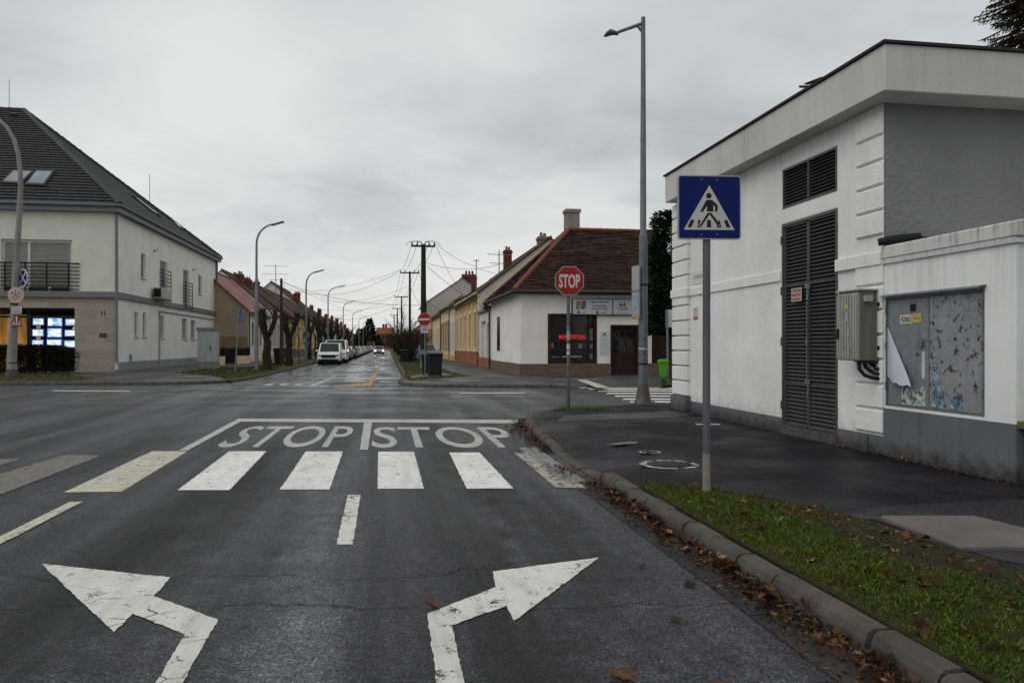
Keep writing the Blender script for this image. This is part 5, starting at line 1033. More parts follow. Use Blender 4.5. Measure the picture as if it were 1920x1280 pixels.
pbox('gate_leaf', (RA_ + .2, RA_ + .26, gB1 - o0[1], gB1 - o0[0], .12, gz - .56), PAL, gt); pbox('gate_door', (RA_ + .2, RA_ + .26, gB1 - o1[1], gB1 - o1[0], .12, gz - .76), BRN, gt)
# right: ornate yellow house with the bare gable above the shop
yB0, yB1 = onA(898, RA_), onA(855.5, RA_); L = yB1 - yB0; ye = zA(876, 560, RA_); gd = 2 * (onB(1032, yB0) - RA_); yr = zB(1032, 446, yB0) - ye
t, rf = house('ornate ochre terraced house with white window surrounds and bare cream gable', RA_, yB0, yB1, ye, yr, gd, 1, OCH, ROOF2, TER, row(5, 1.15, 1.35, 3.75), dict(gable=CRG, surround=CRM, trim=CRM, plinth=1.05, frame=BRN, verge=.12, chim=((1.2, gd / 2 - .3, .45, .36, plaster('old_stack', (.20, .16, .13), .9, .5, 12, .5, (.06, .05, .05), .5)), (8, 3.2, 1.4, .3, REDB))))
for i in range(6): b = min(yB0 + L * i / 5, yB1 - .4); pbox('pilaster', (RA_ - .09, RA_, b, b + .4, 1.05, ye - .42), CRM, t)
antenna(t, onB(937, yB0), yB0 + .3, zB(937, 560, yB0), zB(937, 468, yB0) - zB(937, 560, yB0), ((.3, 1.7), (.9, 1.3))); antenna(t, onB(893, yB0 + 9), yB0 + 9, ye + .3, 2.9, ((.1, .5),))
# right: onward
b = yB1; nb = onA(843.5, RA_); house('narrow pale house with arched gable between ochre houses', RA_, b, nb, 5.4, 2.6, 8, 1, PAL, ROOF2, OCH, row(3, .9, 1.1, 3.6), dict(frame=GPL, trim=OCH)); b = nb
nb = onA(827, RA_); house('rose trimmed ochre house with red surrounds', RA_, b, nb, 5.5, 2.4, 8, 1, CRM, ROOF2, OCH, row(4, 1.1, 1.3, 3.7), dict(surround=PNK, frame=BRN, chim=((9, 3.4, 1.6, .3, REDB),))); b = nb
nb = onA(811, RA_); house('long pale ochre house with brown wooden shutters', RA_, b, nb, 5.3, 2.6, 8, 1, CRM, ROOF2, GPL, row(5, 1.1, 1.3, 3.5), dict(frame=BRN)); b = nb
nb = onA(800.5, RA_); house('orange house with brick red window frames', RA_, b, nb, 5.5, 2.8, 8, 1, OCH, ROOF2, TER, row(4, 1.2, 1.3, 3.6), dict(frame=PNK, surround=PNK)); b = nb
te = zA(800.5, 560, RA_) - .4; ta = onB(866, b); tz = zB(866, 521, b)
t, rf = house('tall grey gabled house with red chimneys on the right', RA_, b, b + 22, te, tz - te, 2 * (ta - RA_), 1, PAL, ROOF2, GPL, row(4, 1.3, 1.3, 3.4) + row(4, 1.3, 4.7, 6.8), dict(gable=plaster('grey_gable', (.46, .44, .40), .9, .3, 16, .4, (.25, .23, .2), .3), verge=.15, vergemat=plain('green_verge', (.18, .25, .20), .7)))
for px, w in ((880, 1.0), (871, .6)):
    a_ = onB(px, b + 3); z = zB(px, 515 if px == 880 else 521, b + 3); mb = MB(); mb.box(a_ - w, a_ + w, b + 3 - .5, b + 3 + .5, te + 1, z); mb.box(a_ - w - .1, a_ + w + .1, b + 2.4, b + 3.6, z - .5, z - .25)
    for d in (-.5, 0, .5): mb.box(a_ + d * w - .15, a_ + d * w + .15, b + 2.9, b + 3.2, z, z + .6)
    part('chimney', mb, REDB, rf)
b += 22
pal_r = [(OCH, 'ochre'), (GRY, 'grey'), (YEL, 'yellow'), (WHT, 'white'), (BRN, 'brown'), (PAL, 'pale'), (PNK, 'rose'), (CRM, 'cream')]
for i, (ln, e, r) in enumerate(((18, 4.6, 3.4), (16, 5.2, 3), (20, 4.2, 3.6), (18, 5, 3), (22, 4.6, 3.4), (24, 5.5, 3), (26, 4.8, 3.2))):
    m_, c = pal_r[i]; house('distant %s house low behind the bare shrubs, right row' % c, RA_, b, b + ln, e, r, 9, 1, m_, ROOF2, GPL, row(4, 1.2, 1.2, 3.2)); b += ln
# left row
LA = -11.5; lb = onA(466, LA) - .2
re_ = zA(470, 581, LA); rr = 3.5
b1 = onA(505, LA)
t, rf = house('low red roofed house with old ochre gable wall and white front', LA, lb, b1, re_, rr, 7.6, -1, WHT, ROOFR, CRM, [(.2, 1.1, 1.5, 3.5), (.55, 1.1, 1.5, 3.5), (.85, 1.1, 1.5, 3.5)], dict(gable=OLDG, verge=.28, vergemat=plain('red_verge_sheet', (.30, .035, .028), .5), ridge=plain('dark_red_ridge', (.12, .03, .025), .6), frame=GPL, plinth=.5))
mb = MB(); mb.wall((LA - .05, lb - .03), (-1, 0), (0, -1), 6, 0, 2.3); part('bare_brick_patch', mb, m_blocks('bare_brick', (.34, .22, .13), (.24, .15, .09), (.30, .25, .18), .26, .08), t, recalc=False)
antenna(t, onB(517, lb + 14), lb + 14, 6.5, zB(517, 497, lb + 14) - 6.5, ((.1, 2.4), (.9, 2.6), (1.5, 1.2)))
b = b1; b1 = onA(528, LA); t, rf = house('white fronted house with dark brown roof and red chimneys', LA, b, b1, 5.0, 3.9, 9, -1, WHT, ROOF2, OCH, row(4, 1.1, 1.4, 3.6), dict(frame=GPL, surround=WHT, gutmat=WHT, chim=((1.0, 6.0, .6, .28, REDB), (3.5, 3.4, .9, .32, REDB), (7, 3.2, .8, .34, REDB))))
b = b1; b1 = onA(550, LA); house('brown house with white pilasters behind the second pollard tree', LA, b, b1, 5.2, 4.2, 10, -1, BRN, ROOF2, GPL, row(4, 1.2, 1.4, 3.7), dict(surround=CRM, frame=BRN, chim=((6, 3.6, .8, .3, REDB),)))
b = b1; b1 = onA(596, LA); house('long yellow house with brown cornice behind the parked van', LA, b, b1, 5.6, 3.4, 9, -1, YEL, ROOF2, GPL, row(8, 1.2, 1.4, 3.8), dict(surround=CRM, frame=BRN, trim=BRN, plinth=1.0))
b = b1; te = zA(596, 603, LA); ta = onB(508, b); tz = zB(508, 528, b)
t, rf = house('tall house with pale bare gable rising over the left row', LA, b, b + 26, te, tz - te, 2 * (LA - ta), -1, GRY, ROOF2, GPL, row(6, 1.2, 1.4, 3.6), dict(gable=plaster('pale_gable', (.56, .53, .46), .92, .3, 14, .4, (.35, .32, .27), .3), verge=.2, chim=((4, 4, 1.5, .4, REDB), (16, 5, 1.5, .4, REDB))))
b += 26
for i, (ln, e, r) in enumerate(((20, 5, 4.5), (18, 5.4, 4.2), (22, 4.6, 4.6), (20, 5.5, 4), (24, 5, 4.5), (26, 5.2, 4), (28, 5, 4))):
    m_, c = pal_r[(i + 3) % 8]; house('distant %s house far down the left row of houses' % c, LA, b, b + ln, e, r, 11, -1, m_, ROOF2 if i % 2 else ROOF3, GPL, row(5, 1.2, 1.3, 3.4), dict(chim=((5, 4, 1.5, .4, REDB),))); b += ln
# end of the street: red brick building
eb = 345.; e0, e1 = onB(707, eb), onB(737, eb); zt = zB(720, 626, eb)
eh = sthing('brick_building', 'red brick building with orange roof closing the end of the street', 'building', (e0 + e1) / 2, eb, 0)
mb = MB(); ops = [((i + .5) * (e1 - e0) / 4 - .6, (i + .5) * (e1 - e0) / 4 + .6, z, z + 1.6) for i in range(4) for z in (1.2, 4.2)]
mb.wall((e0, eb), (1, 0), (0, -1), e1 - e0, 0, zt, ops, .3); mb.wall((e0, eb + 14), (0, -1), (-1, 0), 14, 0, zt); mb.wall((e1, eb), (0, 1), (1, 0), 14, 0, zt); part('wall', mb, BRICK, eh, recalc=False)
for o in ops: pbox('window', (e0 + o[0], e0 + o[1], eb + .2, eb + .3, o[2], o[3]), GLASS, eh)
mb = MB(); zr = zB(720, 614, eb + 5); mb.add([(e0 - .4, eb - .4, zt), (e1 + .4, eb - .4, zt), (e1 + .4, eb + 5, zr), (e0 - .4, eb + 5, zr)], [(0, 1, 2, 3)], [[(0, 0), (8, 0), (8, 6), (0, 6)]]); mb.add([(e0 - .4, eb + 14, zt), (e1 + .4, eb + 14, zt), (e1 + .4, eb + 5, zr), (e0 - .4, eb + 5, zr)], [(0, 1, 2, 3)], [[(0, 0), (8, 0), (8, 6), (0, 6)]])
rf = part('roof', mb, ROOF3, eh, recalc=False)
for px in (719, 724): a_ = onB(px, eb + 5); mb = MB(); mb.box(a_ - .5, a_ + .5, eb + 4.5, eb + 5.5, zr - 1, zr + 1.6); part('chimney', mb, REDB, rf)
# ------------------------------------------------------------------ street furniture
G = .12
def fan(c, r, n=40, y=0, t0=0): return [(c[0] + r * math.cos(t0 + 2 * math.pi * k / n), y, c[1] + r * math.sin(t0 + 2 * math.pi * k / n)) for k in range(n)]
# tall lamp post by the crossing
X, Y = gp(1206, 755.5, G); lt = thing('lamp_post', 'tall grey lamp post with one arm at the pavement corner', 'lamp post', (X, Y, .11)); H = lambda py: zat(py, Y)
mb = MB(); mb.tube([(X, Y, .1), (X, Y, H(650)), (X, Y, H(443))], [.125, .112, .10], 20); mb.tube([(X, Y, H(443)), (X, Y, H(438)), (X, Y, H(250)), (X, Y, H(33))], [.10, .078, .068, .052], 18); pl = part('pole', mb, LPOLE, lt)
mb = MB(); mb.lathe([(.24, .0), (.20, .07), (.165, .2), (.135, .42), (.127, .46)], (X, Y, .1), 24); part('base_sleeve', mb, RUSTB, lt)
mb = MB(); rn = random.Random(4)
for k in range(90):
    t = rn.uniform(0, 6.28); r = rn.uniform(.17, .33); p = Vector((X + r * math.cos(t), Y + r * math.sin(t), .12)); s_ = rn.uniform(.03, .06); d = Vector((rn.uniform(-1, 1), rn.uniform(-1, 1), rn.uniform(-.2, .6))).normalized(); e = d.cross(Vector((0, 0, 1))).normalized()
    mb.poly([p, p + d * s_ + e * s_ * .4, p + d * s_ * 1.8, p + d * s_ - e * s_ * .4])
solo('fallen_leaves', mb, LITTER, kind='stuff', recalc=False)
mb = MB(); e = (X + (1152 - 1207) / F * Y, Y - .2, H(69)); s_ = (X, Y, H(44)); mb.tube([s_, e], [.045, .036], 10); mb.extr([(X - .05, Y - .01, H(52)), (X - .16, Y - .01, H(50)), (X - .05, Y - .01, H(62))], (0, .02, 0)); part('arm', mb, LPOLE, lt)
mb = MB(); v = [(1157, 69, .05), (1150, 66, .09), (1142, 65.5, .13), (1135, 69, .10), (1130, 73, .02)]; mb.smooth = True
rg = []
for px, py, w in v:
    cx = X + (px - 1206) / F * Y; cz = H(py + 2); rg.append([(cx, Y - .2 + w * math.cos(t), cz + w * .55 * math.sin(t)) for t in [2 * math.pi * k / 10 for k in range(10)]])
mb.add([q for r in rg for q in r], [(i * 10 + k, i * 10 + (k + 1) % 10, (i + 1) * 10 + (k + 1) % 10, (i + 1) * 10 + k) for i in range(4) for k in range(10)]); part('lamp_head', mb, S_GREY, lt)
for py, c in ((684, S_BLACK), (655, S_WHITE), (536, S_BLACK)): mb = MB(); z = H(py); mb.tube([(X, Y, z), (X, Y, z + (.05 if c is S_BLACK else .035))], [.1165 if py > 600 else .1085] * 2, 20, False); part('pole_band', mb, c, lt)
for py in (636, 663): mb = MB(); mb.disc((X + .01, Y - .114, H(py)), .018, 'y', 8, .03); part('pole_hole', mb, S_BLACK, lt)
# timetable panels hung on that post
for i, (y0, y1, m_, l) in enumerate(((498, 546, LGREY, 'upper white timetable case on the tall lamp post'), (547, 597, plain('lilac_sheet', (.30, .31, .42), .6, 0, .15, 6), 'lower lilac timetable case with orange foot on the tall lamp post'))):
    xa = X + (1187.5 - 1206) / F * Y; xb = X + (1197.5 - 1206) / F * Y; z0, z1 = H(y1), H(y0); t = thing('timetable_case', l, 'timetable', ((xa + xb) / 2, Y, z0))
    dx = Vector((.35, -.94, 0)); c = Vector(((xa + xb) / 2, Y, (z0 + z1) / 2)); n_ = Vector((.94, .35, 0))
    mb = MB(); mb.obox(c, dx * .17, n_ * .02, (0, 0, (z1 - z0) / 2 - .005)); part('case', mb, S_RIM, t); mb = MB(); mb.obox(c - n_ * .022, dx * .15, n_ * .003, (0, 0, (z1 - z0) / 2 - .05)); part('sheet', mb, m_, t)
    if i: mb = MB(); mb.obox((c.x, c.y, z0 + .03), dx * .172, n_ * .024, (0, 0, .04)); part('foot_band', mb, plain('orange_band', (.42, .22, .07), .5), t)
    mb = MB(); mb.tube([(c.x + .03, c.y, (z0 + z1) / 2), (X, Y, (z0 + z1) / 2)], .015, 6); part('bracket', mb, GALV, t)
# pedestrian crossing sign
X, Y = gp(1326.5, 922, G); ct = thing('crossing_sign', 'blue pedestrian crossing sign on a dark pole at the turf tip', 'road sign', (X, Y, G), R(3)); H = lambda py: zat(py, Y); ORI[ct.name] = Vector((0, 0, G))
mb = MB(); mb.tube([(0, .03, .05), (0, .03, H(336))], .036, 18); part('pole', mb, DKPOLE, ct)
mb = MB(); mb.tube([(0, .03, .11), (0, .03, .16), (0, .03, .47), (0, .03, .48)], [.044, .0385, .0375, .0375], 18); part('pole_foot', mb, m_rust('worn_pole_foot', (.20, .19, .16), .45, 8), ct)
zc = H(389.5); xc = 2.5 / F * Y; hs = .302; k = .6 / 580
def rrect(h, r, y, n=5):
    out = []
    for cx, cz, t0 in ((h - r, h - r, 0), (-h + r, h - r, 90), (-h + r, -h + r, 180), (h - r, -h + r, 270)):
        for i in range(n + 1): t = R(t0 + 90 * i / n); out.append((xc + cx + r * math.cos(t), y, zc + cz + r * math.sin(t)))
    return out
mb = MB(); mb.extr(rrect(hs, .03, -.022), (0, .02, 0)); part('sign_plate', mb, S_RIM, ct)
def pic(pts, y): return [(xc + (p[0] - 442) * k, y, zc - (p[1] - 436) * k) for p in pts]
mb = MB(); mb.poly(rrect(hs - .012, .022, -.0235)); part('sign_face', mb, S_BLUE, ct)
mb = MB(); mb.poly(pic([(440, 235), (204, 641), (673, 641)], -.0245)); part('triangle', mb, S_WHITE, ct)
mb = MB(); y = -.0255
mb.poly([(xc + (435 - 442) * k + 25 * k * math.cos(t), y, zc - (331 - 436) * k + 25 * k * math.sin(t)) for t in [2 * math.pi * i / 24 for i in range(24)]])
for q in ([(412, 370), (452, 368), (476, 378), (476, 475), (417, 475), (417, 420)], [(412, 370), (418, 420), (380, 480), (356, 476), (398, 398)], [(476, 378), (512, 412), (518, 430), (513, 478), (491, 476), (494, 432), (476, 416)],
          [(424, 487), (446, 487), (440, 505), (378, 592), (372, 604), (344, 606), (362, 584)], [(432, 487), (457, 487), (534, 582), (528, 600), (512, 606), (508, 590), (440, 500)],
          [(270, 551), (304, 551), (274, 619), (237, 619)], [(337, 552), (362, 552), (352, 575), (338, 608), (364, 610), (372, 619), (329, 619)], [(418, 552), (454, 552), (456, 619), (416, 619)], [(574, 551), (606, 551), (636, 619), (598, 619)], [(523, 556), (535, 552), (550, 619), (508, 619), (510, 606), (536, 604)]): mb.poly(pic(q, y))
part('pictogram', mb, S_BLACK, ct)
mb = MB()
for px, py in ((367, 187), (511, 187), (367, 684), (511, 684)): q = pic([(px, py)], -.026)[0]; mb.ball(q, .006, .003, .006, 8, 5)
part('rivet', mb, S_RIM, ct); mb = MB()
for z in (zc - .24, zc + .24): mb.box(-.05, .05, -.003, .075, z - .015, z + .015)
part('clamp', mb, GALV, ct)
# stop sign
X, Y = gp(1066, 769, G); st = thing('stop_sign', 'red STOP sign on a dark stickered pole at the kerb corner', 'road sign', (X, Y, G), R(2)); ORI[st.name] = Vector((0, 0, G)); H = lambda py: zat(py, Y)
mb = MB(); mb.tube([(0, .035, .05), (0, .035, H(503))], .036, 16); part('pole', mb, DKPOLE, st)
zc = H(526.5); xc = 1.5 / F * Y; ro = .335
mb = MB(); mb.extr(fan((xc, zc), ro, 8, -.02, R(22.5)), (0, .018, 0)); part('sign_plate', mb, S_RIM, st); mb = MB(); mb.poly(fan((xc, zc), ro - .018, 8, -.0215, R(22.5))); part('sign_face', mb, S_RED, st)
mb = MB(); mb.text('STOP', (xc, -.0225, zc - .005), (1, 0, 0), (0, 0, 1), 1, .03, .455, .295); part('lettering', mb, S_WHITE, st)
rn = random.Random(2)
for py, h, m_ in ((655, 20, S_WHITE), (634, 14, LGREY), (645, 8, S_BLACK), (665, 7, S_WHITE), (621, 9, GALV)):
    mb = MB(); z = H(py); mb.tube([(0, .035, z), (0, .035, z + h / F * Y)], .0372, 16, False); part('sticker', mb, m_, st)
mb = MB(); mb.tube([(0, .035, .1), (0, .035, .55)], .0385, 16); part('pole_foot', mb, RUSTB, st)
# sign post and green litter bin behind the crossing
X, Y = gp(1252, 717, G); bt = thing('sign_post', 'grey post with a small sign seen edge-on behind the white house corner', 'road sign', (X, Y, G)); ORI[bt.name] = Vector((0, 0, G)); H = lambda py: zat(py, Y)
mb = MB(); mb.tube([(0, 0, .05), (-.02, 0, H(582))], .04, 10); part('pole', mb, GALV, bt)
mb = MB(); mb.obox((.06, -.03, H(597)), (.09, -.06, 0), (.01, .015, 0), (0, 0, .33)); part('sign_plate', mb, LGREY, bt); mb = MB(); mb.obox((-.06, -.02, H(597)), (.03, -.01, 0), (.005, .01, 0), (0, 0, .33)); part('sign_edge', mb, S_GREY, bt)
GRB = plain('green_plastic', (.085, .33, .02), .45, 0, .12, 3)
nb = thing('litter_bin', 'bright green plastic litter bin on the post by the crossing', 'litter bin', (X - .18, Y - .05, H(706))); ORI[nb.name] = Vector((0, 0, 0))
mb = MB(); mb.add([(-.12, -.10, 0), (.12, -.10, 0), (.12, .1, 0), (-.12, .1, 0), (-.16, -.14, .52), (.16, -.14, .52), (.16, .14, .52), (-.16, .14, .52)], [(3, 2, 1, 0), (4, 5, 6, 7), (0, 1, 5, 4), (1, 2, 6, 5), (2, 3, 7, 6), (3, 0, 4, 7)]); part('body', mb, GRB, nb, bevel=.03, seg=2)
mb = MB(); mb.extr([(-.2, -.17, .52), (.18, -.17, .52), (.18, -.17, .58), (.08, -.17, .66), (-.1, -.17, .66), (-.2, -.17, .6)], (0, .33, 0)); part('lid', mb, GRB, nb, bevel=.02)
# street light with curved arm on the left row
def curved_lamp(name, label, px, py, top, head, Yd=None, group=None, lean=0):
    X, Y = gp(px, py, G) if Yd is None else ((px - CX) * Yd / F, Yd); H = zat(top, Y); t = thing(name, label, 'lamp post', (X, Y, G), 0, group); ORI[t.name] = Vector((0, 0, G))
    r = .8; w = (head - px) / F * Y + .0; mb = MB(); pts = [(0, 0, .05), (0, 0, H * .30), (0, 0, H * .31), (0, 0, H * .62), (0, 0, H * .63), (0, 0, H - r - .5)]; rr = [.115, .11, .105, .088, .068, .062]
    P0, P1, P2 = (0, H - r - .5), (.0, H - .30), (w - .55, H - .09)
    for i in range(1, 13): t_ = i / 12; pts.append((P0[0] * (1 - t_) ** 2 + 2 * t_ * (1 - t_) * P1[0] + P2[0] * t_ * t_, 0, P0[1] * (1 - t_) ** 2 + 2 * t_ * (1 - t_) * P1[1] + P2[1] * t_ * t_)); rr.append(.06 - .016 * t_)
    mb.tube(pts, rr, 12); part('pole', mb, GALV, t)
    mb = MB(); mb.obox(((w - .32), 0, H - .06), (.36, 0, .1), (0, .11, 0), (-.01, 0, .045)); part('lamp_head', mb, S_GREY, t, bevel=.03, seg=2); return t, X, Y
LMP = 'curved arm lamp posts along the left kerb'
l1, lx, ly = curved_lamp('lamp_post', 'nearest curved grey lamp post on the left grass verge', 481, 694, 417, 531, None, LMP)
l2, lx2, ly2 = curved_lamp('lamp_post', 'second curved lamp post, carrying sign backs, on the left verge', 574, 680, 507, 606, None, LMP)
for i, Yd in enumerate((87, 117, 149, 182, 214, 246, 280, 312)):
    a = -6.6; X = (a - Yd * SI) / CO; px = CX + X * F / Yd; H = 8.3; top = HY - (H - EYE) * F / Yd
    curved_lamp('lamp_post', ('third', 'fourth', 'fifth', 'sixth', 'seventh', 'eighth', 'ninth', 'tenth')[i] + ' curved lamp post along the row of parked cars', px, 0, top, px + 1.9 * F / Yd, Yd, LMP)
def backsign(X, Y, z, kind, r, label, yaw=0, parent_r=.1):
    t = thing('traffic_sign', label, 'road sign', (X, Y, z), R(yaw)); ORI[t.name] = Vector((0, 0, 0)); n = {'oct': 8, 'round': 28, 'tri': 3}[kind]
    mb = MB(); mb.extr(fan((0, 0), r, n, -.13, R(22.5 if n == 8 else -90 if kind == 'tri' else 0)), (0, .02, 0)); part('sign_plate', mb, S_GREY, t); mb = MB(); mb.box(-.05, .05, -.11, 0, -.03, .03); part('clamp', mb, GALV, t); return t
backsign(lx2 + .05, ly2 - .05, zat(628, ly2), 'round', .3, 'round grey sign back on the second curved lamp post'); backsign(lx2 + .05, ly2 - .05, zat(645, ly2), 'tri', .36, 'triangular grey sign back below the round one')
X, Y = gp(440, 699, G); s2 = thing('stop_sign', 'grey back of an octagonal sign on a leaning pole on the left verge', 'road sign', (X, Y, G)); ORI[s2.name] = Vector((0, 0, G)); z1 = zat(577, Y); dx = (449 - 440) / F * Y
mb = MB(); mb.tube([(0, 0, .0), (dx, 0, z1)], .035, 8); part('pole', mb, GALV, s2); mb = MB(); zc = zat(590, Y); mb.extr(fan((dx * .93, zc), .40, 8, .04, R(22.5)), (0, .02, 0)); part('sign_plate', mb, S_GREY, s2)
mb = MB(); mb.box(dx * .9 - .03, dx * .9 + .05, -.03, .04, zc - .2, zc - .16); part('clamp', mb, LGREY, s2)
# concrete lamp mast with traffic signs, far left
X, Y = gp(22, 709, G); cm_ = thing('lamp_mast', 'pale concrete lamp mast curving out of the picture at the far left', 'lamp post', (X, Y, G)); ORI[cm_.name] = Vector((0, 0, G)); W_ = Y / F; H = lambda py: zat(py, Y)
mb = MB(); mb.tube([(0, 0, .05), (.01, 0, H(665)), (.10, 0, H(600))], [.215, .19, .17], 16); mb.tube([(.09, 0, H(605)), (.17, 0, H(500)), (.30, 0, H(420)), (.38, 0, H(350)), (.36, 0, H(322)), (.28, 0, H(290)), (.1, 0, H(262)), (-.22, 0, H(238)), (-.62, 0, H(222)), (-1.2, 0, H(212))], [.15, .125, .112, .10, .092, .09, .085, .08, .075, .07], 14); part('pole', mb, m_metal('mast_concrete', (.22, .215, .205), .85, .6, (.10, .08, .06), 0), cm_)
mb = MB(); mb.obox((-1.7, 0, H(208)), (.45, 0, .06), (0, .14, 0), (0, 0, .07)); part('lamp_head', mb, S_GREY, cm_, bevel=.03)
for py in (681, 571): mb = MB(); mb.tube([(.02 if py > 600 else .11, 0, H(py)), (.02 if py > 600 else .11, 0, H(py) + .05)], 0.2 if py > 600 else .168, 16, False); part('pole_band', mb, S_BLACK, cm_)
mb = MB(); mb.tube([(.0, 0, .06), (.0, 0, .5)], [.225, .208], 16); part('pole_foot', mb, RUSTB, cm_)
def fsign(px, py, label): t = thing('traffic_sign', label, 'road sign', (X + (px - 22) * W_, Y, H(py))); ORI[t.name] = Vector((0, 0, 0)); return t
t = fsign(44, 521, 'round blue no stopping sign turned sideways on the concrete mast'); t.rotation_euler = (0, 0, R(-33)); r = 17 * W_
mb = MB(); mb.extr(fan((0, 0), r, 28, -.02), (0, .02, 0)); part('sign_plate', mb, S_WHITE, t); mb = MB(); mb.poly(fan((0, 0), r * .84, 28, -.022)); part('sign_face', mb, S_BLUE, t); mb = MB()
for s_ in (1, -1): mb.obox((0, -.025, 0), (r * .6, 0, r * .6 * s_), (0, .001, 0), (-r * .07 * s_, 0, r * .07))
part('cross_bars', mb, S_WHITE, t); mb = MB(); mb.box(-.28, .0, .001, .03, -.03, .03); part('clamp', mb, GALV, t)
t = fsign(38, 554, 'big faded round sign with small vehicles and red spokes on the concrete mast'); r = 15 * W_; mb = MB(); mb.extr(fan((0, 0), r, 32, -.30), (0, .02, 0)); part('sign_plate', mb, S_FADE, t)
mb = MB()
for a in (90, 212, 328): mb.obox((r * .33 * math.cos(R(a)), -.302, r * .0 + r * .33 * math.sin(R(a))), (r * .34 * math.cos(R(a)), 0, r * .34 * math.sin(R(a))), (0, .001, 0), (-r * .05 * math.sin(R(a)), 0, r * .05 * math.cos(R(a))))
part('spokes', mb, plain('spoke_red', (.20, .02, .02), .5), t); mb = MB()
for cx, cz in ((-.42, .24), (.42, .2), (0, -.5)):
    x, z = cx * r, cz * r; mb.box(x - .07, x + .07, -.3015, -.3, z - .012, z + .022); mb.box(x - .04, x + .02, -.3015, -.3, z + .022, z + .04)
    for d in (-.055, .055): mb.poly(fan((x + d * .8, z - .018), .016, 10, -.3012))
part('pictogram', mb, plain('faded_print', (.07, .06, .055), .6), t); mb = MB(); mb.box(-.22, -.05, -.28, 0, -.02, .02); part('clamp', mb, GALV, t)
t = fsign(39.5, 582, 'small white text plate between two signs on the concrete mast'); mb = MB(); mb.box(-9 * W_, 9 * W_, -.29, -.27, -6.5 * W_, 6.5 * W_); part('sign_plate', mb, S_WHITE, t)
mb = MB(); mb.text('KIVÉVE', (0, -.292, .06), (1, 0, 0), (0, 0, 1), 1, .02, .26, .07); mb.text('CÉLFORGALOM', (0, -.292, -.06), (1, 0, 0), (0, 0, 1), 1, .02, .36, .07); part('lettering', mb, S_BLACK, t); mb = MB(); mb.box(-.2, -.05, -.27, 0, -.02, .02); part('clamp', mb, GALV, t)
t = fsign(39, 602, 'red bordered triangular children warning sign on the concrete mast'); r = 14 * W_
def tri(r, y): return [(0, y, r), (-r * .78, y, -r * .72), (r * .78, y, -r * .72)]
mb = MB(); mb.extr(tri(r, -.28), (0, .02, 0)); part('sign_plate', mb, S_RED, t); mb = MB(); mb.poly(tri(r * .74, -.282)); part('sign_face', mb, S_WHITE, t); mb = MB()
for x, h in ((-.06, .2), (.06, .17)):
    mb.poly(fan((x, h * .5), .025, 10, -.284)); mb.poly([(x - .03, -.284, h * .35), (x + .03, -.284, h * .35), (x + .025, -.284, -.03), (x + .05, -.284, -.15), (x + .02, -.284, -.15), (x, -.284, -.05), (x - .03, -.284, -.15), (x - .05, -.284, -.15), (x - .025, -.284, -.03)])
part('pictogram', mb, S_BLACK, t); mb = MB(); mb.box(-.2, -.05, -.26, 0, -.02, .02); part('clamp', mb, GALV, t)
# no entry sign
X, Y = gp(797, 705, G); nt_ = thing('no_entry_sign', 'red round no entry sign with bicycle plate on a galvanised post', 'road sign', (X, Y, G)); ORI[nt_.name] = Vector((0, 0, G)); H = lambda py: zat(py, Y); xc = -1 / F * Y
mb = MB(); mb.tube([(0, .03, 0), (0, .03, H(588))], .033, 10); part('pole', mb, GALV, nt_); r = .3
mb = MB(); mb.extr(fan((xc, H(598.5)), r, 32, -.02), (0, .02, 0)); part('sign_plate', mb, S_RIM, nt_); mb = MB(); mb.poly(fan((xc, H(598.5)), r * .95, 32, -.022)); part('sign_face', mb, S_RED, nt_)
mb = MB(); mb.box(xc - r * .8, xc + r * .8, -.025, -.023, H(598.5) - .045, H(598.5) + .045); part('white_bar', mb, S_WHITE, nt_)
mb = MB(); mb.box(xc - .17, xc + .17, -.02, 0, H(624), H(610.5)); bp = part('bicycle_plate', mb, S_WHITE, nt_); mb = MB(); z = H(619)
for d in (-.07, .07): mb.lathe([(.055, -.022), (.055, -.024), (.042, -.024), (.042, -.022)], (xc + d, 0, z), 14, 'y')
for p, q in (((-.07, 0), (-.02, .07)), ((-.02, .07), (.05, .07)), ((.05, .07), (.0, 0)), ((0, 0), (-.07, 0)), ((.07, 0), (.05, .09))): mb.bar((xc + p[0], -.023, z + p[1]), (xc + q[0], -.023, z + q[1]), .012, .002, (0, 1, 0))
mb.box(xc - .13, xc + .13, -.0225, -.0205, H(613) - .012, H(613) + .012); part('pictogram', mb, S_BLACK, bp)
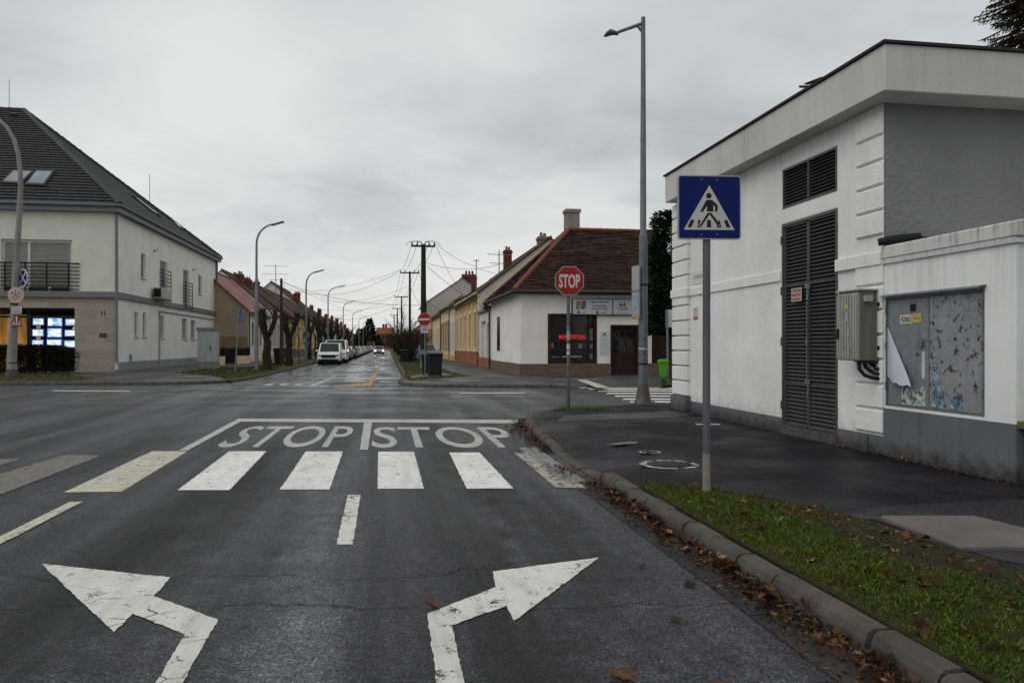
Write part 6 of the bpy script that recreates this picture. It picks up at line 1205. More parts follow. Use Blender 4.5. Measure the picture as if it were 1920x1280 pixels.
# wheelie bins
def bin_(label, X, Y, rz, s=1., group=None):
    t = thing('wheelie_bin', label, 'wheelie bin', (X, Y, G), rz, group); ORI[t.name] = Vector((0, 0, 0)); h = .92 * s; w = .30 * s; m_ = plain('bin_plastic', (.014, .015, .017), .5, 0, .2, 4)
    mb = MB(); mb.add([(-w * .78, -w * .8, .06), (w * .78, -w * .8, .06), (w * .78, w * .7, .06), (-w * .78, w * .7, .06), (-w, -w * 1.1, h), (w, -w * 1.1, h), (w, w * 1.1, h), (-w, w * 1.1, h)], [(3, 2, 1, 0), (4, 5, 6, 7), (0, 1, 5, 4), (1, 2, 6, 5), (2, 3, 7, 6), (3, 0, 4, 7)]); part('body', mb, m_, t, bevel=.03)
    mb = MB(); mb.extr([(-w * 1.08, -w * 1.25, h), (-w * 1.08, w * 1.15, h), (-w * 1.08, w * 1.15, h + .09), (-w * 1.08, 0, h + .11), (-w * 1.08, -w * 1.25, h + .04)], (w * 2.16, 0, 0)); part('lid', mb, m_, t, bevel=.012)
    for sx in (-1, 1): mb = MB(); mb.lathe([(0, 0), (.1, 0), (.1, .05), (0, .05)], (sx * w * .85 - .025, w * .8, .1), 14, 'x'); part('wheel', mb, RUBBER, t)
    mb = MB(); mb.tube([(-w * .8, w * 1.15, h + .03), (-w * .8, w * 1.4, h + .05), (w * .8, w * 1.4, h + .05), (w * .8, w * 1.15, h + .03)], .018, 6); part('handle', mb, m_, t); return t
X, Y = gp(816, 706, G); bin_('larger dark wheelie bin right of the no entry sign', X, Y, R(8), 1.08); X, Y = gp(803, 701, G); bin_('dark wheelie bin half hidden behind the larger one', X, Y, R(-4), 1.0)
X, Y = gp(757, 679, G); bin_('dark wheelie bin on the right verge beside a parked car', X, Y, R(5), 1.05); X, Y = gp(524, 683, G); bin_('dark wheelie bin by the wooden pole on the left pavement', X, Y, R(8), 1.25)
# concrete distribution cabinet
X, Y = gp(391, 692, G); et = thing('distribution_cabinet', 'pale grey concrete distribution cabinet beside the office house', 'utility cabinet', (X, Y, .1), R(14)); ORI[et.name] = Vector((0, 0, .1)); h = zat(616, Y) - .1; w = 18.5 / F * Y
mb = MB(); mb.box(-w, w, -.35, .35, 0, .52); part('base', mb, CONC, et, bevel=.015); mb = MB(); mb.box(-w * .97, w * .97, -.33, .33, .54, h); part('body', mb, LGREY, et, bevel=.012); mb = MB(); mb.extr([(-w * 1.06, -.42, h), (-w * 1.06, .42, h), (-w * 1.06, .42, h + .1), (-w * 1.06, -.42, h + .16)], (w * 2.12, 0, 0)); part('roof', mb, CONC, et, bevel=.01)
for x0, x1 in ((-w * .9, -.01), (.01, w * .9)): pbox('cabinet_door', (x0, x1, -.345, -.331, .6, h - .06), m_metal('scuffed_cabinet', (.33, .35, .36), .55, .5, (.14, .14, .14), 0), et)
mb = MB(); mb.box(.12, .16, -.365, -.346, 1.2, 1.5); part('handle', mb, BLACK, et); mb = MB(); mb.disc((0, -.347, h - .25), .05, 'y'); part('emblem', mb, S_WHITE, et)
# iron railing with gate in front of the red roofed house
p0, p1 = onA(409, -12.2), 0
X0, Y0 = gp(408, 684, G); X1, Y1 = gp(466, 681, G); ft = thing('railing', 'black iron railing with gate on a low wall before the ochre gable', 'fence', ((X0 + X1) / 2, (Y0 + Y1) / 2, G)); ORI[ft.name] = Vector(((X0 + X1) / 2, (Y0 + Y1) / 2, G))
A, B = Vector((X0, Y0, G)), Vector((X1, Y1, G)); zt = zat(653, Y0); mb = MB(); w_ = MB(); d = B - A
for u0, u1 in ((0, .18), (.56, 1.0)): p, q = A + d * u0, A + d * u1; w_ = MB(); w_.bar(p + Vector((0, 0, .3)), q + Vector((0, 0, .3)), .25, .62); part('low_wall', w_, CRM, ft)
mb = MB()
for i in range(46):
    u = i / 45; p = A + d * u; z0 = G + (.62 if (u < .18 or u > .56) else .08); mb.box(p.x - .022, p.x + .022, p.y - .015, p.y + .015, z0, zt)
for z in (zt - .08, G + .75): mb.bar(A + Vector((0, 0, z - G)), B + Vector((0, 0, z - G)), .04, .05)
part('bars', mb, BLACK, ft)
for u in (.0, .19, .55, 1.): p = A + d * u; pbox('post', (p.x - .09, p.x + .09, p.y - .09, p.y + .09, G, zt + .08), BLACK, ft)
# utility poles
BRWOOD = m_bark('brown_pole_wood', (.028, .020, .015), (.075, .052, .038), .3)
UP = []
def upole(label, px, Y, base_py, top_py, arms=(.0,), concrete=False, r=.14, armw=1.05):
    X = (px - CX) * Y / F; t = thing('utility_pole', label, 'utility pole', (X, Y, G)); ORI[t.name] = Vector((X, Y, G)); z1 = zat(top_py, Y); z0 = 1.0 if concrete else .0
    mb = MB(); mb.tube([(X, Y, z0), (X, Y, z1)], [r, r * .72], 12); part('pole', mb, BRWOOD if 'brown' in label else WOODP, t)
    if concrete: mb = MB(); mb.box(X - .17, X + .17, Y - .3, Y - .1, 0, 1.25); mb.box(X - .17, X + .17, Y + .1, Y + .3, 0, 1.25); part('concrete_foot', mb, CONC, t)
    for dz in arms:
        mb = MB(); z = z1 - .12 - dz; mb.obox((X, Y - .1, z), (armw * CO, armw * SI, 0), (0, .05, 0), (0, 0, .055)); ar = part('cross_arm', mb, WOODP, t)
        mb = MB()
        for u in (-.95, -.5, .5, .95): x, y = X + armw * CO * u, Y - .1 + armw * SI * u; mb.tube([(x, y, z + .05), (x, y, z + .12), (x, y, z + .16), (x, y, z + .24)], [.02, .05, .035, .045], 8); UP.append((t.name, u, (x, y, z + .22)))
        part('insulator', mb, S_BLACK, ar)
    return t, X, Y, z1
u1 = upole('nearest dark utility pole with crossarm and concrete foot behind the no entry sign', 794, 46, 692, 458, (.0,), True, .19, .70)
mb = MB(); t, X, Y, z1 = u1
for s_ in (-1, 1):
    for k in range(3): x0 = .1 + k * .14; mb.tube([(X + s_ * (x0 + (.5) * math.sin(a) * .6), Y - .12, z1 - .1 + .26 * math.sin(a * 1.0) + 0) if False else (X + s_ * (.05 + (.18 + .15 * k) * (1 - math.cos(a))), Y - .12, z1 - .1 + .28 * math.sin(a)) for a in [math.pi * i / 8 for i in range(9)]], .012, 5)
part('jumper_loops', mb, WIRE, t)
u2 = upole('second utility pole of the right row', 768.5, 66, 0, 509, (0,), False, .12, .80); u3 = upole('third utility pole of the right row', 753, 98, 0, 555, (0,), False, .12, .85); u4 = upole('fourth utility pole of the right row', 745, 130, 0, 577, (0,), False, .12, .85); u5 = upole('fifth utility pole of the right row', 739, 165, 0, 590, (0,), False, .12, .9)
v1 = upole('brown wooden pole without crossarm before the left houses', 527.5, 56, 0, 522, (), False, .13); v2 = upole('dark twin topped pole further along the left houses', 597, 92, 0, 578, (), False, .17); v3 = upole('far wooden pole on the left row', 634, 140, 0, 596, (0,), False, .13, .7)
# overhead wires
def wire(p, q, sag=.5, r=.012, group='overhead wires over the far street', label='thin dark wire strung between the poles and houses'):
    p, q = Vector(p), Vector(q); mb = MB(); n = 12; mb.tube([p.lerp(q, i / n) - Vector((0, 0, 4 * sag * (i / n) * (1 - i / n))) for i in range(n + 1)], r, 4, False); solo('wire', mb, WIRE, label, 'wire', group)
tips = {}
for n_, u, p in UP: tips.setdefault(n_, []).append(p)
ks = [u[0].name for u in (u1, u2, u3, u4, u5)]
for a_, b_ in zip(ks, ks[1:]):
    for p, q in zip(tips[a_], tips[b_]): wire(p, q, .35, .013)
def P3(px, py, Y): return ((px - CX) * Y / F, Y, zat(py, Y))
for p, q, s_ in ((tips[ks[0]][3], P3(893, 499, 60), .25), (tips[ks[0]][3], P3(868, 548, 56), .3), (P3(802, 494, 46), P3(937, 495, 51.6), .35), (P3(802, 500, 46), P3(920, 582, 47), .2), (P3(798, 560, 46), P3(850, 590, 62), .2), (P3(893, 502, 60), P3(1000, 522, 53), .2),
                (tips[ks[1]][0], P3(540, 541, 66), 1.2), (tips[ks[1]][0], P3(560, 545, 105), .6), (P3(771, 535, 66), P3(600, 560, 125), .9), (tips[ks[2]][0], P3(600, 556, 100), 1.0), (tips[ks[2]][0], P3(580, 598, 96), .8), (tips[ks[3]][0], P3(620, 600, 120), .7), (P3(527, 526, 56), P3(726, 596, 165), .9), (P3(527, 530, 56), P3(597, 582, 92), .5), (P3(597, 582, 92), P3(634, 598, 140), .5), (P3(527, 528, 56), P3(794, 572, 46), .5), (P3(597, 580, 92), P3(753, 566, 98), .5), (tips[ks[1]][3], P3(812, 600, 60), .2), (P3(770, 540, 66), P3(805, 592, 70), .3), (P3(634, 600, 140), tips[ks[3]][0], .5)): wire(p, q, s_, .012)
# ------------------------------------------------------------------ vehicles (front towards -y of their own frame)
def vehicle(name, label, cat, col, kind='car', group=None, lights=None):
    t = thing(name, label, cat, (0, 0, 0), 0, group); ORI[t.name] = Vector((0, 0, 0)); P = paint('car_paint_' + col[0], col[1])
    if kind == 'van': L, w, belt, roof, hood, wsx, rx, nose = 4.4, .86, 1.02, 1.72, .98, .95, 1.55, .70
    elif kind == 'bigvan': L, w, belt, roof, hood, wsx, rx, nose = 5.0, .95, 1.15, 2.0, 1.1, .8, 1.5, .75
    elif kind == 'box': L, w, belt, roof, hood, wsx, rx, nose = 6.0, 1.05, 1.3, 2.7, 1.25, .5, 1.2, .9
    else: L, w, belt, roof, hood, wsx, rx, nose = 4.2, .85, .90, 1.44, .86, 1.15, 1.9, .62
    vanlike = kind != 'car'; y0, y1 = -L / 2, L / 2; wb = L * .30
    # body shell: side outline swept across, narrowing at nose and tail
    prof = [(y0 + .03, .30), (y0, .48), (y0 + .04, nose), (y0 + .22, hood - .06), (y0 + wsx, belt + .02), (y1 - .04, belt + .04), (y1, belt - .1), (y1 - .02, .42), (y1 - .1, .30)]
    mb = MB(); xs = [(-w, .92), (-w + .06, 1.), (0, 1.), (w - .06, 1.), (w, .92)]; rings = []
    for x, s in xs: rings.append([(x, p[0] * (1 if s == 1 else .985) + (0 if abs(x) > .1 else (-.05 if p[0] < 0 else .03)), .30 + (p[1] - .30) * (1 if s == 1 else .93)) for p in prof])
    k = len(prof); mb.add([q for r in rings for q in r], [(i * k + j, i * k + (j + 1) % k, (i + 1) * k + (j + 1) % k, (i + 1) * k + j) for i in range(len(xs) - 1) for j in range(k)] + [tuple(range(k)), tuple(range(4 * k, 5 * k))]); body = part('body', mb, P, t, bevel=.03, seg=2)
    # cabin: glass house with roof skin and pillars
    a0, a1 = y0 + wsx - .02, y1 - (.12 if vanlike else .25); r0, r1 = y0 + rx, y1 - (.2 if vanlike else .95); wi = w - .05; wr = w - (.14 if vanlike else .20)
    base = [(-wi, a0, belt), (wi, a0, belt), (wi, a1, belt), (-wi, a1, belt)]; top = [(-wr, r0, roof - .05), (wr, r0, roof - .05), (wr, r1, roof - .05), (-wr, r1, roof - .05)]
    mb = MB(); mb.add(base + top, [(0, 1, 5, 4), (1, 2, 6, 5), (2, 3, 7, 6), (3, 0, 4, 7)]); part('window', mb, CGLASS, t)
    mb = MB(); mb.extr([(-wr - .02, r0 - .05, roof - .06), (wr + .02, r0 - .05, roof - .06), (wr + .02, r1 + .05, roof - .06), (-wr - .02, r1 + .05, roof - .06)], (0, 0, .07)); part('roof', mb, P, t, bevel=.03, seg=2)
    def pil(p, q, w_, d_): mb = MB(); mb.bar(p, q, w_, d_, (0, 1, 0)); part('pillar', mb, P, t)
    for i in range(4): pil(base[i], top[i], .09, .07)
    for s in (-1, 1):
        for u in ((.42, .75) if not vanlike else (.36,)):
            p = Vector(base[1 if s > 0 else 0]).lerp(Vector(base[2 if s > 0 else 3]), u); q = Vector(top[1 if s > 0 else 0]).lerp(Vector(top[2 if s > 0 else 3]), u); pil(p, q, .08, .06)
        if vanlike: mb = MB(); mb.add([(s * (wi + .004), y0 + L * .52, belt), (s * (wi + .004), a1, belt), (s * (wr + .004), r1, roof - .06), (s * (wr + .004), y0 + L * .52, roof - .06)], [(0, 1, 2, 3)]); part('side_panel', mb, P, t)
    mb = MB(); mb.box(-w * .62, w * .62, y0 - .075, y0 + .03, nose - (.14 if vanlike else .10), nose + (.10 if vanlike else .06)); part('grille', mb, TRIMB, t, bevel=.015)
    mb = MB(); mb.box(-w * .9, w * .9, y0 - .055, y0 + .1, .25, .44); part('bumper', mb, TRIMB, t, bevel=.03)
    pbox('number_plate', (-.26, .26, y0 - .07, y0 - .056, .46, .56), S_WHITE, t)
    for s in (-1, 1):
        mb = MB(); mb.extr([(s * w * .60, y0 - .06, nose - .03), (s * w * .93, y0 + .03, nose + .0), (s * w * .93, y0 + .12, nose + .14), (s * w * .60, y0 - .02, nose + .09)], (0, .06, 0)); part('headlight', mb, lights or LAMPG, t, bevel=.01)
        mb = MB(); mb.box(s * w * .72 - .07, s * w * .72 + .07, y0 - .065, y0 - .02, .36, .43); part('fog_lamp', mb, TRIMB, t)
        mb = MB(); mb.obox((s * (w + .12), y0 + wsx + .18, belt + .08), (.10, 0, 0), (0, .05, 0), (0, 0, .075)); part('mirror', mb, P if not kind == 'van' else P, t, bevel=.025)
        for y in (-wb, wb):
            mb = MB(); R_ = .31; mb.lathe([(.19, s * (w + .005)), (.28, s * (w + .01)), (R_, s * (w - .03)), (R_, s * (w - .2)), (.2, s * (w - .2))], (0, y, R_), 20, 'x'); wl = part('wheel', mb, RUBBER, t)
            mb = MB(); mb.lathe([(0, s * (w - .005)), (.09, s * (w + .0)), (.19, s * (w + .002))], (0, y, R_), 20, 'x'); part('rim', mb, RIM, wl)
            mb = MB(); mb.lathe([(.31, s * (w + .003)), (.37, s * (w + .004)), (.37, s * (w - .02))], (0, y, .32), 20, 'x'); part('wheel_arch', mb, TRIMB, t)
    mb = MB(); mb.box(-w * .9, w * .9, y0 + .2, y1 - .2, .16, .32); part('underbody', mb, TRIMB, t)
    for s in (-1, 1): pbox('wiper', (s * .2 - .25, s * .2 + .25, a0 - .03, a0 - .01, belt + .02, belt + .045), TRIMB, t)
    return t
PARK = 'vehicles parked along the left kerb'
def put(t, a, b, rz=0.): p = xy(a, b); t.location = (p[0], p[1], 0); t.rotation_euler = (0, 0, ROT + rz); return t
cars = []
WHITE = ('white', (.82, .83, .83)); v1_ = put(vehicle('parked_van', 'white small van at the head of the parked row', 'van', WHITE, 'van', PARK), -4.55, 64.2)
v2_ = put(vehicle('parked_van', 'second white van, parked right behind the first one', 'van', WHITE, 'bigvan', PARK), -4.45, 70.2)
cols = dict(black=(.02, .02, .022), red=(.26, .018, .014), silver=(.32, .33, .34), blue=(.03, .05, .10), grey=(.10, .105, .11), white=(.60, .61, .61), wine=(.12, .012, .015))
proto = {}
seq = ['black', 'red', 'white', 'black', 'silver', 'grey', 'white', 'black', 'silver', 'red', 'white', 'wine', 'silver', 'red', 'grey', 'white', 'black', 'silver', 'blue', 'white', 'red', 'grey', 'silver', 'white']
ordn = ['first', 'second', 'third', 'fourth', 'fifth', 'sixth', 'seventh', 'eighth', 'ninth', 'tenth', 'eleventh', 'twelfth', 'thirteenth', 'fourteenth', 'fifteenth', 'sixteenth', 'seventeenth', 'eighteenth', 'nineteenth', 'twentieth', '21st', '22nd', '23rd', '24th']
b = 75.6
for i, c in enumerate(seq):
    lab = '%s car, %s behind the two white vans' % (c, ordn[i]); a = -4.5 + random.uniform(-.12, .12); p = xy(a, b)
    if c not in proto: proto[c] = put(vehicle('parked_car', lab, 'car', (c, cols[c]), 'car', PARK), a, b)
    else: dup(proto[c], (p[0], p[1], 0), ROT + random.uniform(-.02, .02), lab)
    b += random.uniform(5.2, 6.2)
    if i == 20: b += 7
t = put(vehicle('parked_van', 'tall red box van standing above the far parked cars', 'van', ('scarlet', (.40, .03, .02)), 'box', PARK), -4.6, onA(696, -4.6))
HL = m_glow('lit_headlamp', (1., .97, .88), 9.)
oc = put(vehicle('oncoming_car', 'pale car driving towards the viewer with its headlights on', 'car', ('pale', (.45, .45, .44)), 'car', None, HL), -1.35, 132)
p = gp(794, 680, .0); t = vehicle('parked_car', 'silver blue car on the right verge behind the utility pole', 'car', ('ice', (.30, .34, .38)), 'car'); t.location = (p[0], p[1] + 2.2, .12); t.rotation_euler = (0, 0, R(16))
p = gp(770, 674, .0); t = vehicle('parked_car', 'dark car on the right verge half hidden by the utility pole', 'car', ('coal', (.018, .02, .022)), 'car'); t.location = (p[0], p[1] + 3, .12); t.rotation_euler = (0, 0, R(12))
# ------------------------------------------------------------------ vegetation
rn = random.Random(11)
def rv(): return Vector((rn.gauss(0, 1), rn.gauss(0, 1), rn.gauss(0, 1))).normalized()
def leafcard(mb, p, d, n, l, w):
    s = d.cross(n)
    if s.length < 1e-4: s = d.orthogonal()
    s.normalize(); mb.add([p, p + d * l * .5 + s * w * .5, p + d * l, p + d * l * .5 - s * w * .5], [(0, 1, 2, 3)])
# turf beside the near kerb
def inpoly(a, b, P):
    c = False; j = len(P) - 1
    for i in range(len(P)):
        if (P[i][1] > b) != (P[j][1] > b) and a < (P[j][0] - P[i][0]) * (b - P[i][1]) / (P[j][1] - P[i][1]) + P[i][0]: c = not c
        j = i
    return c
VG = [(2.47, -2), (3.82, -2), (3.82, 4.3), (3.70, 5.7), (3.36, 6.72), (2.6, 7.5), (2.45, 7.4)]
def bare(a, b): return mnoise.noise(Vector((a * 1.3, b * 1.1, 3))) * .6 + max(0, (a - 3.0) * 1.0) * (1 if b > 3.2 else .3)
mb = MB(); made = 0
while made < 47000:
    b = 2.0 + 5.6 * rn.random() ** 1.0; a = rn.uniform(2.44, 3.85)
    if rn.random() < .06: b = rn.uniform(-2, 2.2)
    if not inpoly(a, b, VG) or bare(a, b) > .06 + rn.random() * .34: made += .2; continue
    cl = mnoise.noise(Vector((a * 5, b * 5, 0))); h = rn.uniform(.008, .025) * (1.1 + 1.1 * cl) * (2. if rn.random() < .03 else 1); th = rn.uniform(0, 6.283); w = rn.uniform(.0018, .0042); ln = rn.uniform(.2, 1.3) * h; th2 = rn.uniform(0, 6.283)
    dx, dy = math.cos(th) * w, math.sin(th) * w; lx_, ly_ = math.cos(th2) * ln, math.sin(th2) * ln; z = .126
    mb.add([(a - dx, b - dy, z), (a + dx, b + dy, z), (a + dx * .6 + lx_ * .45, b + dy * .6 + ly_ * .45, z + h * .7), (a + lx_, b + ly_, z + h)], [(0, 1, 2), (0, 2, 3)]); made += 1
solo('grass', mb, BLADE, kind='stuff', street=True, recalc=False)
def tufts(n, poly, hmin, hmax, w, name='grass', mat=None):
    xs = [p[0] for p in poly]; ys = [p[1] for p in poly]; mb = MB(); k = 0
    while k < n:
        x, y = rn.uniform(min(xs), max(xs)), rn.uniform(min(ys), max(ys)); k += .25
        if not inpoly(x, y, poly): continue
        k += .75; h = rn.uniform(hmin, hmax) * (1 + .6 * mnoise.noise(Vector((x, y, 0)))); th = rn.uniform(0, 6.28); q = rn.uniform(-h, h) * .7; ww = w * rn.uniform(.6, 1.3)
        mb.add([(x - math.cos(th) * ww, y - math.sin(th) * ww, .125), (x + math.cos(th) * ww, y + math.sin(th) * ww, .125), (x + q, y + rn.uniform(-h, h) * .5, .125 + h)], [(0, 1, 2)])
    return solo(name, mb, mat or FARB, kind='stuff', recalc=False)
FARB = m_islands('verge_blades', (0, (.024, .036, .008)), (.5, (.048, .070, .015)), (.85, (.085, .095, .028)), (1, (.13, .11, .055)))
tufts(9000, LV[:10], .03, .10, .02); tufts(3500, [gp(-200, 715, .13), gp(0, 714, .13), gp(120, 714, .13), gp(178, 709, .13), gp(105, 700, .13), gp(-200, 700, .13)], .03, .10, .016)
tufts(5000, [xy(.95, 80), xy(.95, 41), gp(757, 706, .13), gp(765, 713, .13), gp(790, 711, .13), gp(880, 704.5, .13), gp(848, 698, .13), gp(828, 690, .13), xy(3.1, 52), xy(2.9, 80)], .03, .10, .02)
X, Y = gp(1075, 769, G); tufts(420, [(X - .5, Y - .28), (X + .75, Y - .22), (X + .8, Y + .25), (X - .3, Y + .25)], .03, .11, .006, 'grass', BLADE)
tufts(900, [gp(1238, 722, .13), gp(1262, 719, .13), gp(1330, 717, .13), gp(1330, 711, .13), gp(1240, 713, .13)], .04, .12, .014)
# dead leaves in the gutter, on the turf and along the white wall
def deadleaf(mb, p, s, tilt, yaw, curl):
    out = [(0, -.5), (.16, -.22), (.46, -.28), (.30, -.02), (.52, .16), (.22, .18), (.16, .36), (0, .62), (-.14, .34), (-.24, .2), (-.5, .2), (-.28, 0), (-.44, -.26), (-.15, -.22)]
    Mx = Matrix.Rotation(yaw, 3, 'Z') @ Matrix.Rotation(tilt, 3, 'X') @ Matrix.Rotation(rn.uniform(-.5, .5) * min(1, tilt * 2 + .3), 3, 'Y'); n = len(out)
    v = [p + Mx @ Vector((x * s * rn.uniform(.85, 1.1), y * s, curl * s * (abs(x) * 1.3 + max(0, y) * .6))) for x, y in out]; c = p + Mx @ Vector((0, 0, 0)); mb.add(v + [c], [(i, (i + 1) % n, n) for i in range(n)])
def crumb(mb, p, s):
    d = rv(); d.z *= .4; d.normalize(); leafcard(mb, p, d, Vector((rn.uniform(-.5, .5), rn.uniform(-.5, .5), 1)), s, s * rn.uniform(.3, .7))
mb = MB()
for k in range(330):                                                  # gutter drift
    b = 1.6 + 6.0 * rn.random(); wv = .19 + .10 * mnoise.noise(Vector((b * 1.7, 0, 5))); a = KA - abs(rn.gauss(0, wv * .5)) - .02
    if a < 1.2: continue
    dens = .55 + .6 * mnoise.noise(Vector((b * .9, 2, 0)))
    if rn.random() > dens + .35: continue
    h = max(0, .07 - (KA - a) * .16) * rn.random(); deadleaf(mb, Vector((a, b, .014 + h)), rn.choice((.035, .045, .055, .065, .08, .10)), abs(rn.gauss(0, .5)), rn.uniform(0, 6.28), rn.uniform(.05, .5))
for k in range(3300):
    b = 1.6 + 6.6 * rn.random(); a = KA - abs(rn.gauss(0, .11)) - .01; crumb(mb, Vector((a, b, .012 + max(0, .05 - (KA - a) * .2) * rn.random())), rn.uniform(.015, .05))
for k in range(150):
    b = rn.uniform(1.8, 7.2); a = rn.uniform(2.5, 3.8)
    if inpoly(a, b, VG): deadleaf(mb, Vector((a, b, .138 + rn.random() * .02)), rn.choice((.03, .04, .05, .06, .09)), abs(rn.gauss(0, .3)), rn.uniform(0, 6.28), rn.uniform(.1, .5))
for k in range(3000):
    b = rn.uniform(1.8, 7.2); a = rn.uniform(2.5, 3.84)
    if inpoly(a, b, VG) and bare(a, b) > .0 + rn.random() * .25: crumb(mb, Vector((a, b, .132 + rn.random() * .012)), rn.uniform(.015, .05))
for k in range(420):                                                  # foot of the white wall
    b = rn.uniform(AB0, dr[0]); crumb(mb, Vector((TA - .02 - abs(rn.gauss(0, .05)), b, .122)), rn.uniform(.015, .06))
for k in range(120): crumb(mb, Vector((TA - .1 - abs(rn.gauss(0, .12)), TB1 - rn.uniform(0, 1.2), .124)), rn.uniform(.015, .05))
for k in range(160):
    a, b = rn.uniform(-2.6, 2.0), rn.uniform(3, 11); crumb(mb, Vector((a, b, .008)), rn.uniform(.008, .03))
for k in range(60):
    a, b = rn.uniform(2.7, 6.1), rn.uniform(6.8, 13); crumb(mb, Vector((a, b, .124)), rn.uniform(.01, .035))
for a, b, s in ((1.86, 4.55, .10), (1.55, 4.0, .06), (1.05, 3.35, .14), (1.45, 3.2, .09), (1.7, 5.0, .07), (1.2, 3.05, .08)): deadleaf(mb, Vector((a, b, .012)), s, .1, rn.uniform(0, 6.28), .15)
solo('fallen_leaves', mb, LITTER, kind='stuff', street=True, recalc=False)
KP = resample(smooth([xy(KA, 10.4), xy(2.32, 11.6), xy(2.42, 13.0), (.20, 14.6), (.34, 15.9)], 2), .1); KN = normals(KP); mb = MB()
for k in range(900):
    i = rn.randrange(len(KP) - 6); f = i / len(KP); o = abs(rn.gauss(0, .17 * (1 - abs(f - .55)))); p = KP[i] - KN[i] * (o + .01); z = .012 + max(0, .06 - o * .15) * rn.random()
    if rn.random() < .16: deadleaf(mb, Vector((p.x, p.y, z)), rn.uniform(.04, .08), abs(rn.gauss(0, .4)), rn.uniform(0, 6.28), .3)
    else: crumb(mb, Vector((p.x, p.y, z)), rn.uniform(.02, .06))
for k in range(260):
    p = Vector(xy(2.05 + rn.gauss(0, .10), 8.9 + rn.gauss(0, .28))); crumb(mb, Vector((p.x, p.y, .03)), rn.uniform(.02, .05))
solo('fallen_leaves', mb, m_islands('wet_dead_leaves', (0, (.02, .009, .007)), (.5, (.055, .022, .016)), (.85, (.11, .05, .035)), (1, (.20, .12, .08)), rough=.5), kind='stuff', recalc=False)
mb = MB(); X, Y = gp(812, 1143); deadleaf(mb, Vector((X, Y, .014)), .115, .3, R(100), .5); solo('fallen_leaf', mb, plain('reddish_leaf', (.11, .045, .034), .7, 0, .3, 20), 'reddish dead leaf lying at the bend of the right arrow', 'leaf')
# pollard trees with knobbly stems
def pollard(label, X, Y, h, s, seed, group, shoots=40):
    r_ = random.Random(seed); t = thing('pollard_tree', label, 'tree', (X, Y, G), 0, group); ORI[t.name] = Vector((0, 0, G)); mb = MB(); n = 9; pts = []; rr = []
    for i in range(n): pts.append((r_.uniform(-.05, .05) * s, r_.uniform(-.05, .05) * s, G + h * .55 * i / (n - 1))); rr.append(s * (.30 - .08 * i / n + r_.uniform(-.035, .045)))
    mb.tube(pts, rr, 11); heads = []
    for k in range(3):
        a = k * 2.1 + r_.uniform(0, 1); p = Vector(pts[-1]); path = [p - Vector((0, 0, .15))]; rad = [s * .2]
        for j in range(5): p = p + Vector((math.cos(a) * s * .14 * (1.6 - j * .35), math.sin(a) * s * .14 * (1.6 - j * .35), h * .45 / 5)); path.append(p); rad.append(s * r_.uniform(.13, .22) * (1 if j < 4 else .8))
        mb.tube(path, rad, 9); heads.append(p)
        for j in range(7): q = path[r_.randrange(1, 6)] + Vector((r_.uniform(-1, 1), r_.uniform(-1, 1), r_.uniform(-.6, 1))) * s * .13; mb.ball(q, s * r_.uniform(.09, .17), None, None, 7, 5, .15)
    for j in range(16): q = Vector((r_.uniform(-1, 1), r_.uniform(-1, 1), 0)).normalized() * s * .24 + Vector((0, 0, G + h * r_.uniform(.05, .55))); mb.ball(q, s * r_.uniform(.06, .11), None, None, 6, 4, .2)
    mb.smooth = True; part('trunk', mb, BARK, t); mb = MB()
    for k in range(shoots):
        p = r_.choice(heads) + Vector((r_.uniform(-.12, .12), r_.uniform(-.12, .12), r_.uniform(-.5, .1))) * s; d = Vector((r_.gauss(0, .6), r_.gauss(0, .6), 1)).normalized(); l = r_.uniform(.15, .75) * s
        mb.tube([p, p + d * l * .5 + Vector((r_.uniform(-.04, .04), 0, 0)), p + d * l + Vector((r_.uniform(-.1, .1), 0, .03))], [.014, .010, .004], 4, False)
    part('shoots', mb, TWIG, t); return t
PG = 'pollarded street trees on the left verge'
for i, (px, py, top, s, l) in enumerate(((501, 693, 584, .80, 'nearest knobbly pollard tree right of the first lamp post'), (542, 686, 590, .85, 'second pollard tree beside the dark wheelie bin'))):
    X, Y = gp(px, py, G); pollard(l, X, Y, zat(top, Y) - G, s, 20 + i, PG, 55)
for i, (a, b) in enumerate(((-7.6, 78), (-7.4, 88), (-7.4, 97), (-7.4, 107), (-7.2, 120), (-7.2, 133), (-7.2, 148))):
    p = xy(a, b); pollard('%s pollard tree behind the parked cars' % ('third', 'fourth', 'fifth', 'sixth', 'seventh', 'eighth', 'ninth')[i], p[0], p[1], 4.2, .9, 40 + i, PG, 60)
